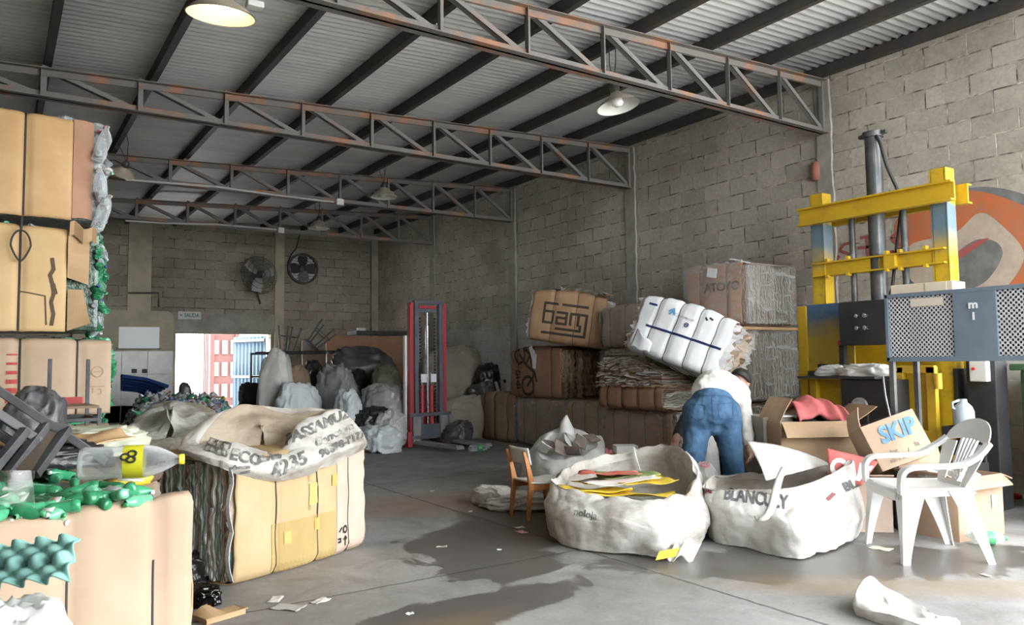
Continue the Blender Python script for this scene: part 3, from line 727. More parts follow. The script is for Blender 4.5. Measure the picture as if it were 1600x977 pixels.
# ------------------------------------------------------------------ yellow bale in the middle of the floor
YB_ROT = math.atan2(0.43, 0.92)
yo = Vector((1.11, 4.38, 0)); yx = Vector((math.cos(YB_ROT), math.sin(YB_ROT), 0)); yy = Vector((-yx.y, yx.x, 0))
YL, YW, YH = 1.04, 0.80, 0.665
t, bv, _ = bale('big yellow and pink cardboard bale under the dirty white bulk bag', yo + yx*(YL/2) + yy*(YW/2), (0, 0, YB_ROT), YL, YW, YH, [-0.245, 0.075, 0.36], M_card_yel, pal=YELLOWEND, bulge=0.035, prot=0.018, seed=71, nl=26, wav=0.007, ragged=0.015, strap_r=0.0045, r=0.06)
P_ = lambda x, z, roll=0.0: FRONT(x, z=z, roll=roll)
b = MB(); b.box((0, 0, 0), (0.285, 0.74, 0)); b2 = MB(); b2.add([(-.14, -.32, 0), (.145, -.32, 0), (.145, .34, 0), (-.14, .34, 0)], [(0, 1, 2, 3)]); project(b2, bv, P_(0.372, 0.33), 'pink_panel', M_card_pink, t, off=0.0035)
b2 = MB(); b2.add([(-.26, -.17, 0), (.24, -.17, 0), (.24, .13, 0), (-.26, .13, 0)], [(0, 1, 2, 3)]); project(b2, bv, P_(-0.02, 0.16), 'darker_panel', mat('ochre_cardboard', (0.39, 0.27, 0.10), (0.45, 0.32, 0.13), 2, 0.75), t, off=0.003)
b2 = MB(); b2.add([(-.04, -.06, 0), (.045, -.06, 0), (.04, .06, 0), (-.035, .065, 0)], [(0, 1, 2, 3)]); project(b2, bv, P_(0.03, 0.42), 'yellow_sticker', mat('lemon_sticker', (0.66, 0.60, 0.14), rough=0.6), t, off=0.006)
b2 = MB()
for (x, z) in ((-.17, .20), (.06, .235), (.21, .48), (.215, .62)): b2.add([(x-.025, z-.035, 0), (x+.025, z-.035, 0), (x+.025, z+.035, 0), (x-.025, z+.035, 0)], [(0, 1, 2, 3)])
project(b2, bv, P_(0, 0), 'tape', M_tape, t, off=0.007)
project(text_mb('HANDLE WITH CARE', 0.030, 0.0), bv, P_(-0.005, 0.47, -1.57), 'lettering', mat('faded_print', (0.33, 0.22, 0.08), rough=0.8), t, off=0.006)
mk = [arc(.29, .155, .02, 0, 360, 10), [(.235, .15), (.255, .17)], [(.225, .085), (.245, .085), (.245, .105), (.225, .105)], [(.29, .06), (.29, .11)], [(.275, .095), (.29, .11), (.305, .095)]]
project(strokes(mk, 0.012), bv, P_(0.02, 0), 'handling_marks', M_ink, t, off=0.007)
c = MB(); c.grid(lambda u, v: Vector((-YL/2-0.01-0.03*abs(math.sin(v*7)), -YW/2-0.012+0.03*u, 0.03+0.6*v)), 3, 16); c.build('torn_edge', M_white_card, t, solid=0.003)

# ------------------------------------------------------------------ tall stack of bottle bales on the left (front faces -Y)
def pressed(t, L, W, H, seed, greens, n, top=True, right=True, name='pressed_bottles'):
    rr = random.Random(seed); b = MB()
    b.c = (0.10, 0.17, 0.12) if greens > 0.5 else (0.30, 0.33, 0.34)
    b.cbox((0, 0.02, H/2), (L-0.05, W-0.09, H-0.05), 0.03)
    for i in range(n):
        g = rr.random() < greens; c = rr.choice(GREENS if g else CLEARS)
        k = rr.random()
        if right and (not top or k < 0.62):
            p = (L/2-0.035+rr.uniform(-.02, .03), rr.uniform(-W/2+0.07, W/2), rr.uniform(0.05, H-0.07)); R = Matrix.Rotation(rr.uniform(0, 6.3), 4, 'X') @ Matrix.Rotation(rr.uniform(-.45, .45), 4, 'Y')
        else:
            p = (rr.uniform(-L/2+.08, L/2-.06), rr.uniform(-W/2+0.05 if k < 0.9 else -W/2+0.01, W/2-.05), H-0.045+rr.uniform(-.01, .015)); R = Matrix.Rotation(rr.uniform(0, 6.3), 4, 'Z') @ Matrix.Rotation(PI/2+rr.uniform(-.2, .2), 4, 'Y')
        M = Matrix.Translation(p) @ R @ Matrix.Translation((0, 0, -0.08))
        add_bottle(b, M, c, rr.uniform(0.35, 0.8), i*1.7, 10, rr.choice([(0.8, 0.8, 0.8), (0.1, 0.5, 0.2), (0.05, 0.1, 0.5), (0.6, 0.1, 0.1)]), rr.uniform(0.5, 0.68))
    o = b.build(name, M_petsolid, t, col=True); o['kind'] = 'stuff'
    return o
def panel(t, x0, x1, z0, z1, y, m, seed, bulge=0.02, name='cardboard_wrap', pinch=(), rag=0.006, top_back=0.18):
    """cardboard front sheet, bent back over the top edge"""
    b = MB(); T = z1-z0
    def f(u, v):
        x = x0+(x1-x0)*u; s = v*(T+top_back); z, yy_ = z0+min(s, T), y
        if s > T-0.05:
            q = s-(T-0.05); R = 0.05
            if q < R*PI/2: a = q/R; z = z1-R+R*math.sin(a); yy_ = y+R-R*math.cos(a)
            else: z = z1; yy_ = y+R+q-R*PI/2
        bl = bulge*(4*u*(1-u))**0.6 + 0.006*fold((x, 0, z), 2.6, seed)
        for xp in pinch: bl -= 0.022*math.exp(-((x-xp)/0.022)**2)
        if v < 0.02: z += rag*noise.noise(Vector((u*20, seed, 0)))
        return Vector((x, yy_-bl*(1 if s < T else 0.2), z+(bl*0.6 if s >= T-0.05 else 0)))
    b.grid(f, 40, 40)
    bvh = outward(b, ((x0+x1)/2, y-2, (z0+z1)/2+0.003), (0, 1, 0))
    b.build(name, m, t, smooth=True, solid=0.006)
    return bvh, f
SX, SY = -0.02, 6.30
def stack_bale(label, z0, H, seed, m, greens, n, pinch, right=0.60, flap=None, L=1.3, dx=0.0):
    t = thing('bottle_bale', label, 'bale', (SX+dx, SY, z0), (0, 0, 0), 'bottle bales in the tall left stack')
    pressed(t, L, 0.7, H, seed, greens, n)
    bv, f = panel(t, -L/2, right, 0.015, H-0.035, -0.36, m, seed, 0.03, pinch=pinch)
    for xp in pinch:
        c = MB(); pts = [f((xp+L/2)/(right+L/2), v/24)+Vector((0, -0.008, 0.002)) for v in range(25)]
        c.tube(pts, 0.006, 6); c.build('baling_wire', M_strap, t)
    return t, bv
t, bv = stack_bale('orange brown bottle bale on top of the tall left stack', 2.185, 0.745, 81, M_card_ora, 0.0, 230, (0.155,), right=0.43)
c = MB(); c.grid(lambda u, v: Vector((0.435+0.125*u, -0.345+0.05*u+0.012*math.sin(v*5), 0.03+0.68*v+0.01*math.sin(u*3))), 6, 14); c.build('side_flap', M_card_red, t, solid=0.006)
b = MB(); b.add([(-.05, -.14, 0), (.045, -.14, 0), (.05, .12, 0), (-.045, .14, 0)], [(0, 1, 2, 3)])
t2, bv = stack_bale('bottle bale with a torn cardboard front, second from the top of the left stack', 1.425, 0.745, 82, M_card_ora if False else mat('buff_cardboard', (0.52, 0.345, 0.165), (0.60, 0.42, 0.22), 2.2, 0.75, bmp=0.08, bscale=14), 0.6, 260, (0.155,), right=0.42, dx=-0.01)
project(strokes([[(.335, .50), (.345, .43), (.325, .39), (.34, .33), (.35, .27), (.335, .21), (.35, .13), (.34, .06)], [(.345, .33), (.36, .27)], ], 0.022), bv, FRONT(0, z=0), 'tear', mat('torn_dark_gap', (0.10, 0.065, 0.04), rough=0.9), t2, off=0.004)
project(strokes([[(.165, .275), (.30, .25), (.31, .06)]], 0.008), bv, FRONT(0, z=0), 'slit', MATS['torn_dark_gap'], t2, off=0.004)
c = MB()
c.grid(lambda u, v: Vector((0.425+0.13*u, -0.36+0.03*u-0.02*math.sin(v*3), 0.38+0.32*v-0.04*u)), 6, 8)
c.grid(lambda u, v: Vector((0.43+0.13*u-0.04*v*u, -0.37-0.05*(1-v)*u, 0.02+0.28*v+0.05*u*(1-v))), 6, 8)
c.grid(lambda u, v: Vector((0.43+0.16*u, -0.385-0.04*v, 0.66+0.09*v-0.05*u+0.02*math.sin(u*9))), 6, 4)
c.build('side_flap', M_card, t2, solid=0.006)
c = MB(); c.tube([(0.155+0.055*math.sin(a)*(1-0.45*max(0, math.cos(a))), -0.425, 0.60-0.10*math.cos(a)-0.03) for a in [2*PI*i/24 for i in range(25)]], 0.006, 6); c.tube([(0.155, -0.42, 0.49+0.18), (0.158, -0.425, 0.76)], 0.007, 6); c.build('wire_loop', M_strap, t2)
t3, bv = stack_bale('pale bottle bale with red print bars, third from the top of the left stack', 0.87, 0.545, 83, M_card_pale, 1.0, 150, (0.13, 0.455), right=0.66, L=1.36, dx=0.03)
b = MB()
for i in range(7):
    b = MB(); z = 0.07+0.058*i; h = 0.046*(1-i*0.13); b.add([(-.045, z-h/2, 0), (.015, z-h/2, 0), (.015, z+h/2, 0), (-.045, z+h/2, 0)], [(0, 1, 2, 3)])
    project(b, bv, FRONT(0.10, z=0), 'red_print_bar', M_ink_red, t3, off=0.004)
project(strokes([arc(.575, .30, .035, 0, 360, 14), [(.555, .30), (.595, .30)], [(.53, .20), (.62, .20)], [(.55, .16), (.55, .19)], [(.58, .15), (.60, .15), (.60, .18), (.58, .18)]], 0.006), bv, FRONT(0, z=0), 'handling_marks', mat('faint_print', (0.36, 0.25, 0.16), rough=0.9), t3, off=0.004)
t4, bv = stack_bale('pale bottle bale on the floor at the foot of the tall left stack', 0.0, 0.84, 84, M_card_pale, 1.0, 60, (0.13, 0.455), right=0.66, L=1.36, dx=0.03)
rr = random.Random(9)   # large clear bottles hanging out of the top bale
for (x, z, r_) in ((0.61, 0.56, 0.15), (0.61, 0.26, -0.2), (0.62, 0.08, 0.3)):
    b = MB(); add_bottle(b, Matrix.Translation((x, -0.33, z)) @ Euler((0.2, r_, 0.3)).to_matrix().to_4x4() @ Matrix.Translation((0, 0, -0.12)), (0.85, 0.88, 0.9), 0.3, z*9, 16, (0.9, 0.9, 0.9), 0.95)
    b.build('hanging_bottle', M_pet, t, smooth=True, col=True)

# ------------------------------------------------------------------ front left: bale with green bottles on top
FA = math.atan2(0.36, 0.932); FC = Vector((0.51, 2.55, 0)); fx = Vector((math.cos(FA), math.sin(FA), 0)); fy = Vector((-fx.y, fx.x, 0))
FL_, FW_, FH_ = 1.15, 0.85, 0.82
fo = FC - fx*(FL_/2) + fy*(FW_/2)
t = thing('bottle_bale', 'big pale cardboard bale in the near left corner, topped with green bottles', 'bale', fo, (0, 0, FA))
pressed(t, FL_, FW_, FH_, 91, 0.9, 30, True, True)
pin = (FL_/2-0.115, FL_/2-0.36, FL_/2-0.6)
bv, f = panel(t, -FL_/2, FL_/2+0.005, 0.01, FH_, -FW_/2-0.01, M_card_pale, 92, 0.012, pinch=pin, top_back=0.0)
for xp in pin:
    c = MB(); c.tube([f((xp+FL_/2)/(FL_+0.005), v/30)+Vector((0, -0.004, 0)) for v in range(0, 24 if xp == pin[0] else 25)], 0.0045, 6); c.build('baling_wire', M_strap, t)
c = MB(); c.grid(lambda u, v: Vector((FL_/2+0.012+0.008*math.sin(v*12), -FW_/2+0.75*u, 0.02+0.72*v)), 6, 10); c.build('side_flap', M_card, t, solid=0.005)
b = MB(); b.add([(-.09, -.03, 0), (.09, -.03, 0), (.09, .03, 0), (-.09, .0, 0)], [(0, 1, 2, 3)]); project(b, bv, FRONT(FL_/2-0.235, z=0.37), 'dark_stain', mat('smudge', (0.16, 0.15, 0.15), rough=0.9), t, off=0.004)
rr = random.Random(93); b = MB()
for i in range(230):
    p = Vector((rr.uniform(-FL_/2+0.03, FL_/2-0.12), rr.uniform(-FW_/2+0.01, FW_/2-0.05), FH_-0.005+rr.uniform(-0.02, 0.028)))
    if i < 80: p.y = rr.uniform(-FW_/2-0.005, -FW_/2+0.12)
    M = Matrix.Translation(p) @ Euler((PI/2+rr.uniform(-.25, .25), rr.uniform(0, 6), rr.uniform(0, 6))).to_matrix().to_4x4() @ Matrix.Translation((0, 0, -0.07))
    add_bottle(b, M, rr.choice(GREENS), rr.uniform(0.2, 0.6), i*2.3, 12, rr.choice([(0.06, 0.4, 0.15), (0.75, 0.75, 0.72), (0.05, 0.3, 0.12)]), rr.uniform(0.34, 0.52))
    if i % 5 == 0:
        b.c = rr.choice([(0.72, 0.72, 0.66), (0.75, 0.70, 0.2), (0.65, 0.68, 0.66)]); b.box(p+Vector((0, 0, 0.022)), (0.07, 0.028, 0.004), Euler((rr.uniform(-.4, .4), rr.uniform(-.4, .4), rr.uniform(0, 6))).to_matrix())
o = b.build('green_bottles', mat('green_bottle_plastic', (0.7, 0.7, 0.7), (1, 1, 1), 20, 0.14, attr=True), t, smooth=True, col=True); o['kind'] = 'stuff'

def big_bottle(name, label, o, ax, up, r, L, body, labelc, capc, emblem=None, group=None):
    ax = Vector(ax).normalized(); up = Vector(up); up = (up-ax*up.dot(ax)).normalized()
    M = Matrix((up.cross(ax), up, ax)).transposed().to_4x4(); M.translation = o
    t = thing(name, label, 'bottle', group=group); t.matrix_world = M
    b = MB(); b.c = body
    b.lathe([(0, 0.012*L), (r*0.55, 0), (r*0.92, 0.015*L), (r, 0.06*L), (r*0.97, 0.2*L), (r, 0.24*L), (r*0.94, 0.34*L), (r, 0.40*L), (r, 0.62*L), (r*0.96, 0.66*L), (r*0.8, 0.76*L), (r*0.5, 0.86*L), (r*0.29, 0.92*L), (r*0.29, 0.955*L)], 28); b.build('body', M_pet, t, smooth=True, col=True)
    b = MB(); b.lathe([(r*1.006, 0.42*L), (r*1.012, 0.43*L), (r*1.012, 0.60*L), (r*1.006, 0.61*L)], 28); lb = b.build('paper_label', mat('label_%.2f_%.2f' % labelc[:2], labelc, rough=0.35), t, smooth=True)
    b = MB(); b.lathe([(r*0.32, 0.945*L), (r*0.32, 0.995*L), (0, L)], 16, cap=False); b.build('cap', mat('cap_%.2f_%.2f' % capc[:2], capc, rough=0.4), t, smooth=True)
    return t
bd = (AR*0.93 + AW*0.33 + AU*0.05); bd.z = 0; bd.normalize()
bb = dep(122, 752, 2.42); bb.z = FH_+0.075
t = big_bottle('soda_bottle', 'large clear bottle with a yellow label lying on the green bottles', bb, bd, -AW+Vector((0, 0, 0.6)), 0.052, 0.31, (0.86, 0.88, 0.89), (0.66, 0.62, 0.03), (0.75, 0.65, 0.05))
b = MB()
for p in ((-0.016, 0.0), (0.004, 0.002), (-0.006, -0.018)): b.tube([(p[0]+0.010*math.cos(a), 0.0535, 0.156+p[1]+0.012*math.sin(a)) for a in [2*PI*i/12 for i in range(12)]], 0.0032, 6, closed=True)
b.build('label_print', M_ink, t)
# things lying on that bale
o = sack('trash_bag', 'crumpled black trash bag on the bale behind the green bottles', 'bag', dep(85, 768, 2.72)*1, (0.32, 0.24, 0.095), mat('black_plastic', (0.022, 0.022, 0.024), rough=0.28, bmp=0.5, bscale=30), 3.3, 0.3, wr=0.22, wk=3.5); o.location.z = FH_+0.03
o = sack('plastic_bag', 'pale green see-through bag heaped on the near left bale', 'bag', dep(125, 735, 3.05), (0.36, 0.30, 0.12), mat('pale_green_film', (0.46, 0.48, 0.36), (0.55, 0.56, 0.44), 8, 0.35, trans=0.2), 8.1, 0.2, wr=0.18, wk=2.6); o.location.z = FH_+0.03
def scrap(name, label, o, rot, w, d, m, group=None, seed=0, th=0.005, cat='cardboard', bend=0.03):
    b = MB(); rr = random.Random(seed); ph = rr.uniform(0, 9)
    b.grid(lambda u, v: Vector(((u-.5)*w*(1+0.12*noise.noise(Vector((v*3, ph, 0)))), (v-.5)*d*(1+0.12*noise.noise(Vector((u*3, ph, 5)))), bend*noise.noise(Vector((u*2+ph, v*2, 1)))+bend*(u-.5)**2)), 14, 10)
    ob = b.build(name, m, solid=th, smooth=True); ob.location = o; ob.rotation_euler = rot
    return tag(ob, label, cat, group)
p = dep(110, 728, 2.80); p.z = FH_+0.115
scrap('cardboard_scrap', 'orange brown cardboard scrap across the black bag on the left bale', p, (0.1, -0.05, 0.5), 0.40, 0.20, M_card_ora, seed=2)
# black steel chair frames
M_blk = mat('black_painted_steel', (0.045, 0.045, 0.048), (0.08, 0.08, 0.085), 9, 0.5)
def frame_thing(name, label, cat, bars, m, w=0.024, group=None):
    """bars: [(part, point, point)], world points"""
    o0 = Vector(bars[0][1]); t = thing(name, label, cat, o0, group=group)
    for nm, a, c in bars:
        b = MB(); b.bar(Vector(a)-o0, Vector(c)-o0, w, w); b.build(nm, m, t, bev=0.003)
    return t
D = dep
t = frame_thing('chair_frame', 'overturned black steel chair frame lying across the near left bale', 'chair', [
    ('leg', D(-60, 572, 2.50), D(166, 722, 2.72)), ('leg', D(-40, 622, 2.44), D(62, 690, 2.58)), ('leg', D(-20, 745, 2.36), D(40, 672, 2.52)),
    ('seat_rail', D(12, 742, 2.44), D(72, 664, 2.62)), ('seat_rail', D(54, 742, 2.48), D(106, 670, 2.66)), ('cross_bar', D(12, 742, 2.44), D(54, 742, 2.48)), ('cross_bar', D(70, 664, 2.62), D(106, 670, 2.66)), ('cross_bar', D(-30, 660, 2.50), D(32, 700, 2.54))], M_blk, 0.028)
o0 = t.location
b = MB(); q = [D(20, 737, 2.45)-o0, D(52, 737, 2.48)-o0, D(98, 674, 2.65)-o0, D(72, 671, 2.62)-o0]; n = Vector((0, 0, 0.006)); b.add(q+[p+n for p in q], [(0, 1, 2, 3), (7, 6, 5, 4), (0, 4, 5, 1), (1, 5, 6, 2), (2, 6, 7, 3), (3, 7, 4, 0)]); b.build('seat', mat('dark_plywood', (0.07, 0.05, 0.035), rough=0.7), t)
# bale behind it, carrying more scrap
bale('low brown bale between the near left bale and the tall stack', (0.20, 4.72, 0), (0, 0, 0.05), 0.95, 1.0, 0.64, [-.3, 0, .3], M_card_dark, seed=95, pal=DUSTY, bulge=0.01)
bale('brown bale end showing just behind the yellow bale', (0.98, 5.85, 0), (0, 0, 0.12), 0.85, 0.60, 0.56, [-.3, 0, .3], M_card_dark, seed=96, pal=DUSTY, bulge=0.01, nl=22)
M_bp = MATS['black_plastic']
M_grp = mat('dark_grey_plastic', (0.06, 0.062, 0.065), (0.10, 0.10, 0.105), 5, 0.4)
o = sack('trash_bag', 'big dark grey sack between the chair frames on the left', 'bag', D(46, 690, 3.9), (0.25, 0.30, 0.47), M_grp, 12.2, 0, wr=0.16, wk=2.2); o.location.z = 0.645
for i, (x, y, d, s) in enumerate(((112, 690, 4.3, 0.13), (133, 693, 4.42, 0.11))):
    o = sack('trash_bag', ['small shiny black bag beside the legs of the little chair frame', 'smallest black bag right under the little chair frame'][i], 'bag', D(x, y, d), (s*1.3, s, s), M_bp, 20+i*3, 0, wr=0.2, wk=3); o.location.z = 0.645
def up(v, z): v = Vector(v); v.z = z; return v
z0, zs = 0.645, 0.965
A_, B_, C_, E_ = D(75, 690, 4.62), D(135, 690, 4.72), D(154, 700, 4.42), D(96, 700, 4.32)
t = frame_thing('chair_frame', 'small black chair frame without a back, standing before the tall stack', 'chair', [
    ('leg', up(C_, z0), up(C_, zs)), ('leg', up(E_, z0), up(E_, zs)), ('back_post', up(B_, z0), up(B_, 1.25)), ('back_post', up(A_, z0), up(A_, 1.255)),
    ('seat_rail', up(C_, 0.90), up(B_, 0.90)), ('seat_rail', up(E_, 0.90), up(C_, 0.90)), ('seat_rail', up(A_, 0.90), up(E_, 0.90)), ('seat_rail', up(A_, 0.90), up(B_, 0.90))], M_blk, 0.022)
o0 = t.location; b = MB(); q = [up(p, zs)-o0 for p in (A_, B_, C_, E_)]; n = Vector((0, 0, 0.014)); b.add(q+[p+n for p in q], [(3, 2, 1, 0), (4, 5, 6, 7), (0, 1, 5, 4), (1, 2, 6, 5), (2, 3, 7, 6), (3, 0, 4, 7)]); b.build('seat', mat('worn_plywood', (0.22, 0.15, 0.10), rough=0.7), t)
b = MB(); b.box(((A_+B_)/2).to_tuple()[:2]+(1.0,), (0.17, 0.02, 0.04), Euler((0, 0, -0.5)).to_matrix()); o = b.build('plastic_strip', mat('red_pink_plastic', (0.62, 0.13, 0.13), rough=0.5)); tag(o, 'pinkish red plastic strip lying behind the seat of the small chair frame', 'strip')
o.location = (0, 0, -0.0)
p = D(170, 690, 4.3); p.z = 0.645; b = MB(); b.lathe([(0.0, 0), (0.035, 0), (0.038, 0.05), (0.034, 0.05), (0.031, 0.008), (0, 0.008)], 20); o = b.build('pot', M_blk, smooth=True); o.location = p; tag(o, 'small black pot beside the front leg of the little chair frame', 'pot')
for i, (x, y, d, c, w) in enumerate(((205, 722, 3.25, (0.62, 0.47, 0.04), 0.08), (222, 715, 3.35, (0.12, 0.08, 0.06), 0.10), (190, 712, 3.3, (0.30, 0.34, 0.12), 0.09), (238, 740, 3.1, (0.05, 0.05, 0.05), 0.05))):
    o = sack('plastic_scrap', ['yellow wrapper scrap behind the large clear bottle', 'dark brown scrap behind the large clear bottle', 'olive wrapper scrap left of the yellow wrapper', 'tiny black scrap by the neck of the large clear bottle'][i], 'scrap', D(x, y, d), (w*1.6, w, w*0.6), mat('scrap_plastic_%s' % 'abcd'[i], c, rough=0.4), 31+i, i, wr=0.3, wk=2.5, nu=20, nv=12); o.location.z = 0.70 if i < 3 else FH_
# ledge carrying the loose scraps
bale('strapped brown bale tucked in right behind the near left bale', (0.03, 3.72, 0), (0, 0, FA), 0.74, 0.62, 0.69, [-.25, .0, .25], M_card_dark, seed=97, pal=DUSTY, bulge=0.0)
# teal moulded tray, white sack and clear film at the left edge
M_teal = mat('teal_moulded_pulp', (0.20, 0.42, 0.37), (0.26, 0.50, 0.44), 12, 0.85)
b = MB()
def tray(u, v):
    x, y = (u-0.5)*0.30, (v-0.5)*0.10
    cx_, cy__ = math.cos(2*PI*x/0.05), math.cos(2*PI*y/0.05)
    return Vector((x, y, 0.013*cx_*cy__+0.006*cx_))
b.grid(tray, 72, 36)
o = b.build('fruit_tray', M_teal, smooth=True, solid=0.004); o.matrix_world = axes_matrix(D(2, 884, 1.70), AR*0.97+AU*0.09+AW*0.1, -AW*0.75+AU*0.65); o.rotation_euler.rotate_axis('X', -PI/2+0.0)
tag(o, 'teal moulded pulp fruit tray at the left edge', 'tray')
o = sack('woven_sack', 'white sack under the teal fruit tray at the left edge', 'bag', (D(0, 977, 1.66).x-0.03, D(0, 977, 1.66).y-0.03, 0), (0.30, 0.28, 0.68), mat('white_woven_plastic', (0.60, 0.59, 0.56), (0.72, 0.71, 0.69), 5, 0.6), 44, 0.4, wr=0.12, wk=2.8, flat=0.1)
b = MB(); b.grid(lambda u, v: D(-40+88*u+6*math.sin(v*4), 735+135*v, 1.98+0.03*math.sin(u*7+v*5)+0.04*u), 16, 18); o = b.build('plastic_film', M_film, smooth=True, solid=0.001); tag(o, 'clear film hanging over the front of the near left bale', 'film')

# ------------------------------------------------------------------ bulk bags
def bag_mat(name, c, c2, dirt, lo=0.45, hi=0.62, trans=0.12):
    m, t, b = nt(name); v = mapping(t)
    big = noise_node(t, v, 2.6, 6, 0.66, 0.8); w = noise_node(t, mapping(t, (1, 1, 3)), 7, 6, 0.75)
    base = ramp(t, w, [(0.35, c2), (0.6, c)])
    base = mixc(t, ramp(t, big, [(lo, (0, 0, 0)), (hi, (0.8, 0.8, 0.8))]), base, dirt)
    t.links.new(base, b.inputs['Base Color']); b.inputs['Roughness'].default_value = 0.6
    bump(t, b, noise_node(t, v, 60, 3), 0.15, 0.01)
    tr = t.nodes.new('ShaderNodeBsdfTranslucent'); t.links.new(base, tr.inputs[0]); mx = t.nodes.new('ShaderNodeMixShader'); mx.inputs[0].default_value = trans
    t.links.new(b.outputs[0], mx.inputs[1]); t.links.new(tr.outputs[0], mx.inputs[2]); t.links.new(mx.outputs[0], t.nodes['Material Output'].inputs[0])
    return m
M_bagw = bag_mat('white_woven_bag', (0.78, 0.77, 0.74), (0.70, 0.68, 0.65), (0.46, 0.40, 0.33), 0.52, 0.70)
M_bagd = bag_mat('dirty_woven_bag', (0.68, 0.66, 0.62), (0.58, 0.55, 0.50), (0.20, 0.16, 0.12), 0.46, 0.70)
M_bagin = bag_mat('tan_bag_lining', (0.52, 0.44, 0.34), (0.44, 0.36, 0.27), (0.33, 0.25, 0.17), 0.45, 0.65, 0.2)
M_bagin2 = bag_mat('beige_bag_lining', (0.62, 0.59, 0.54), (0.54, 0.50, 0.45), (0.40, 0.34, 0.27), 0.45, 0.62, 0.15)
def ring(*p): return [dep(*q) for q in p]
def inward(r, k, dz, floor=None):
    c = sum(r, Vector())/len(r); out = []
    for p in r:
        q = p.lerp(c, k); q.z = p.z-dz if floor is None else floor+(p.z-c.z)*0.1
        out.append(q)
    return out
def bulk_bag(label, rings, mo, mi_, seed, wr=0.014, wk=4.0, nu=170, nv=96, vs=None, group=None, cat='bag', name='bulk_bag'):
    o0 = sum(rings[0], Vector())/len(rings[0]); o0.z = min(p.z for p in rings[0])
    t = thing(name, label, cat, o0, group=group)
    b = loft(rings, nu, nv, wr, wk, seed, vs)
    bvh = BVHTree.FromPolygons([Vector(p) for p in b.v], b.f)
    b.v = [tuple(Vector(p)-o0) for p in b.v]
    b.build('bag_body', [mo, mi_], t, smooth=True)
    return t, bvh, o0
def view_print(mb2, bvh, px, py, d, roll, t, o0, name, m, off=0.004, maxlen=0.02, tilt=0.0):
    """print lying on a bag: M is a frame facing the open side of the hall"""
    ro = math.radians(roll); x = AR*math.cos(ro)+AU*math.sin(ro)
    M = frame(dep(px, py, d), x, -pix(px, py))
    o = project(mb2, bvh, M, name, m, None, off, maxlen)
    for v in o.data.vertices: v.co -= o0
    o.parent = t
    return o
r0 = ring((280, 712, 4.52), (330, 695, 4.95), (420, 695, 5.15), (520, 690, 5.3), (572, 697, 5.15), (557, 712, 4.93), (503, 737, 4.66), (443, 752, 4.42), (396, 750, 4.28), (345, 733, 4.15), (298, 717, 4.25))
r1 = ring((275, 700, 4.48), (328, 668, 4.95), (420, 660, 5.15), (520, 645, 5.25), (574, 684, 5.1), (562, 694, 4.87), (507, 716, 4.60), (446, 736, 4.38), (398, 734, 4.26), (345, 717, 4.15), (290, 704, 4.25))
r2 = ring((282, 690, 4.5), (335, 650, 4.92), (400, 636, 5.1), (500, 636, 5.2), (562, 662, 5.1), (545, 672, 4.92), (500, 688, 4.68), (446, 712, 4.45), (398, 712, 4.34), (345, 702, 4.25), (300, 694, 4.35))
r3 = ring((310, 684, 4.55), (350, 642, 4.85), (390, 627, 5.02), (450, 641, 5.1), (527, 634, 5.12), (512, 641, 5.0), (472, 657, 4.80), (440, 698, 4.56), (400, 696, 4.5), (362, 689, 4.42), (325, 688, 4.45))
r4 = ring((340, 690, 4.62), (368, 655, 4.85), (398, 645, 4.98), (440, 652, 5.02), (475, 656, 5.02), (468, 661, 4.95), (455, 672, 4.83), (434, 702, 4.64), (402, 702, 4.6), (372, 698, 4.55), (350, 696, 4.55))
r5 = inward(r4, 0.55, 0.05); r6 = inward(r4, 0.95, 0.06)
t, bv, o0 = bulk_bag('dirty white bulk bag slumped open on top of the yellow bale', [r0, r1, r2, r3, r4, r5, r6], M_bagd, M_bagin, 3.0, 0.018, 3.5, vs=0.52)
for txt, px, py, d, roll, sz, mm, sh in (('PASSAMUZ', 497, 667, 4.7, 24, 0.088, M_ink_soft, 0.25), ('Corretora', 522, 680, 4.7, 26, 0.060, M_ink_soft, 0.3), ('4235', 452, 727, 4.4, 24, 0.105, M_ink_soft, 0.1), ('90898-7172', 535, 694, 4.8, 26, 0.062, M_ink_soft, 0.2), ('ECO', 385, 716, 4.2, -12, 0.085, M_ink_soft, 0.0), ('Cereal', 420, 716, 4.2, 12, 0.05, M_ink_soft, 0.3)):
    view_print(text_mb(txt, sz, 0.003, 1.0, sh), bv, px, py, d, roll, t, o0, 'lettering', mm)
view_print(strokes([[(-.06, -.03), (-.06, .04), (.06, .04), (.06, -.03), (-.06, -.03)], [(-.04, -.03), (-.02, .04), (.0, -.03), (.02, .04), (.04, -.03)], [(-.06, 0), (.06, 0.0)]], 0.009), bv, 340, 700, 4.1, -18, t, o0, 'stamp_print', M_ink_soft)
view_print(strokes([[(-.04, -.02), (.05, .03)], [(-.05, .01), (.04, .05)], [(-.02, -.04), (.06, 0.0)], [(-.05, -.03), (-.03, .03)]], 0.014), bv, 372, 740, 4.1, -20, t, o0, 'stamp_print', M_ink_soft)
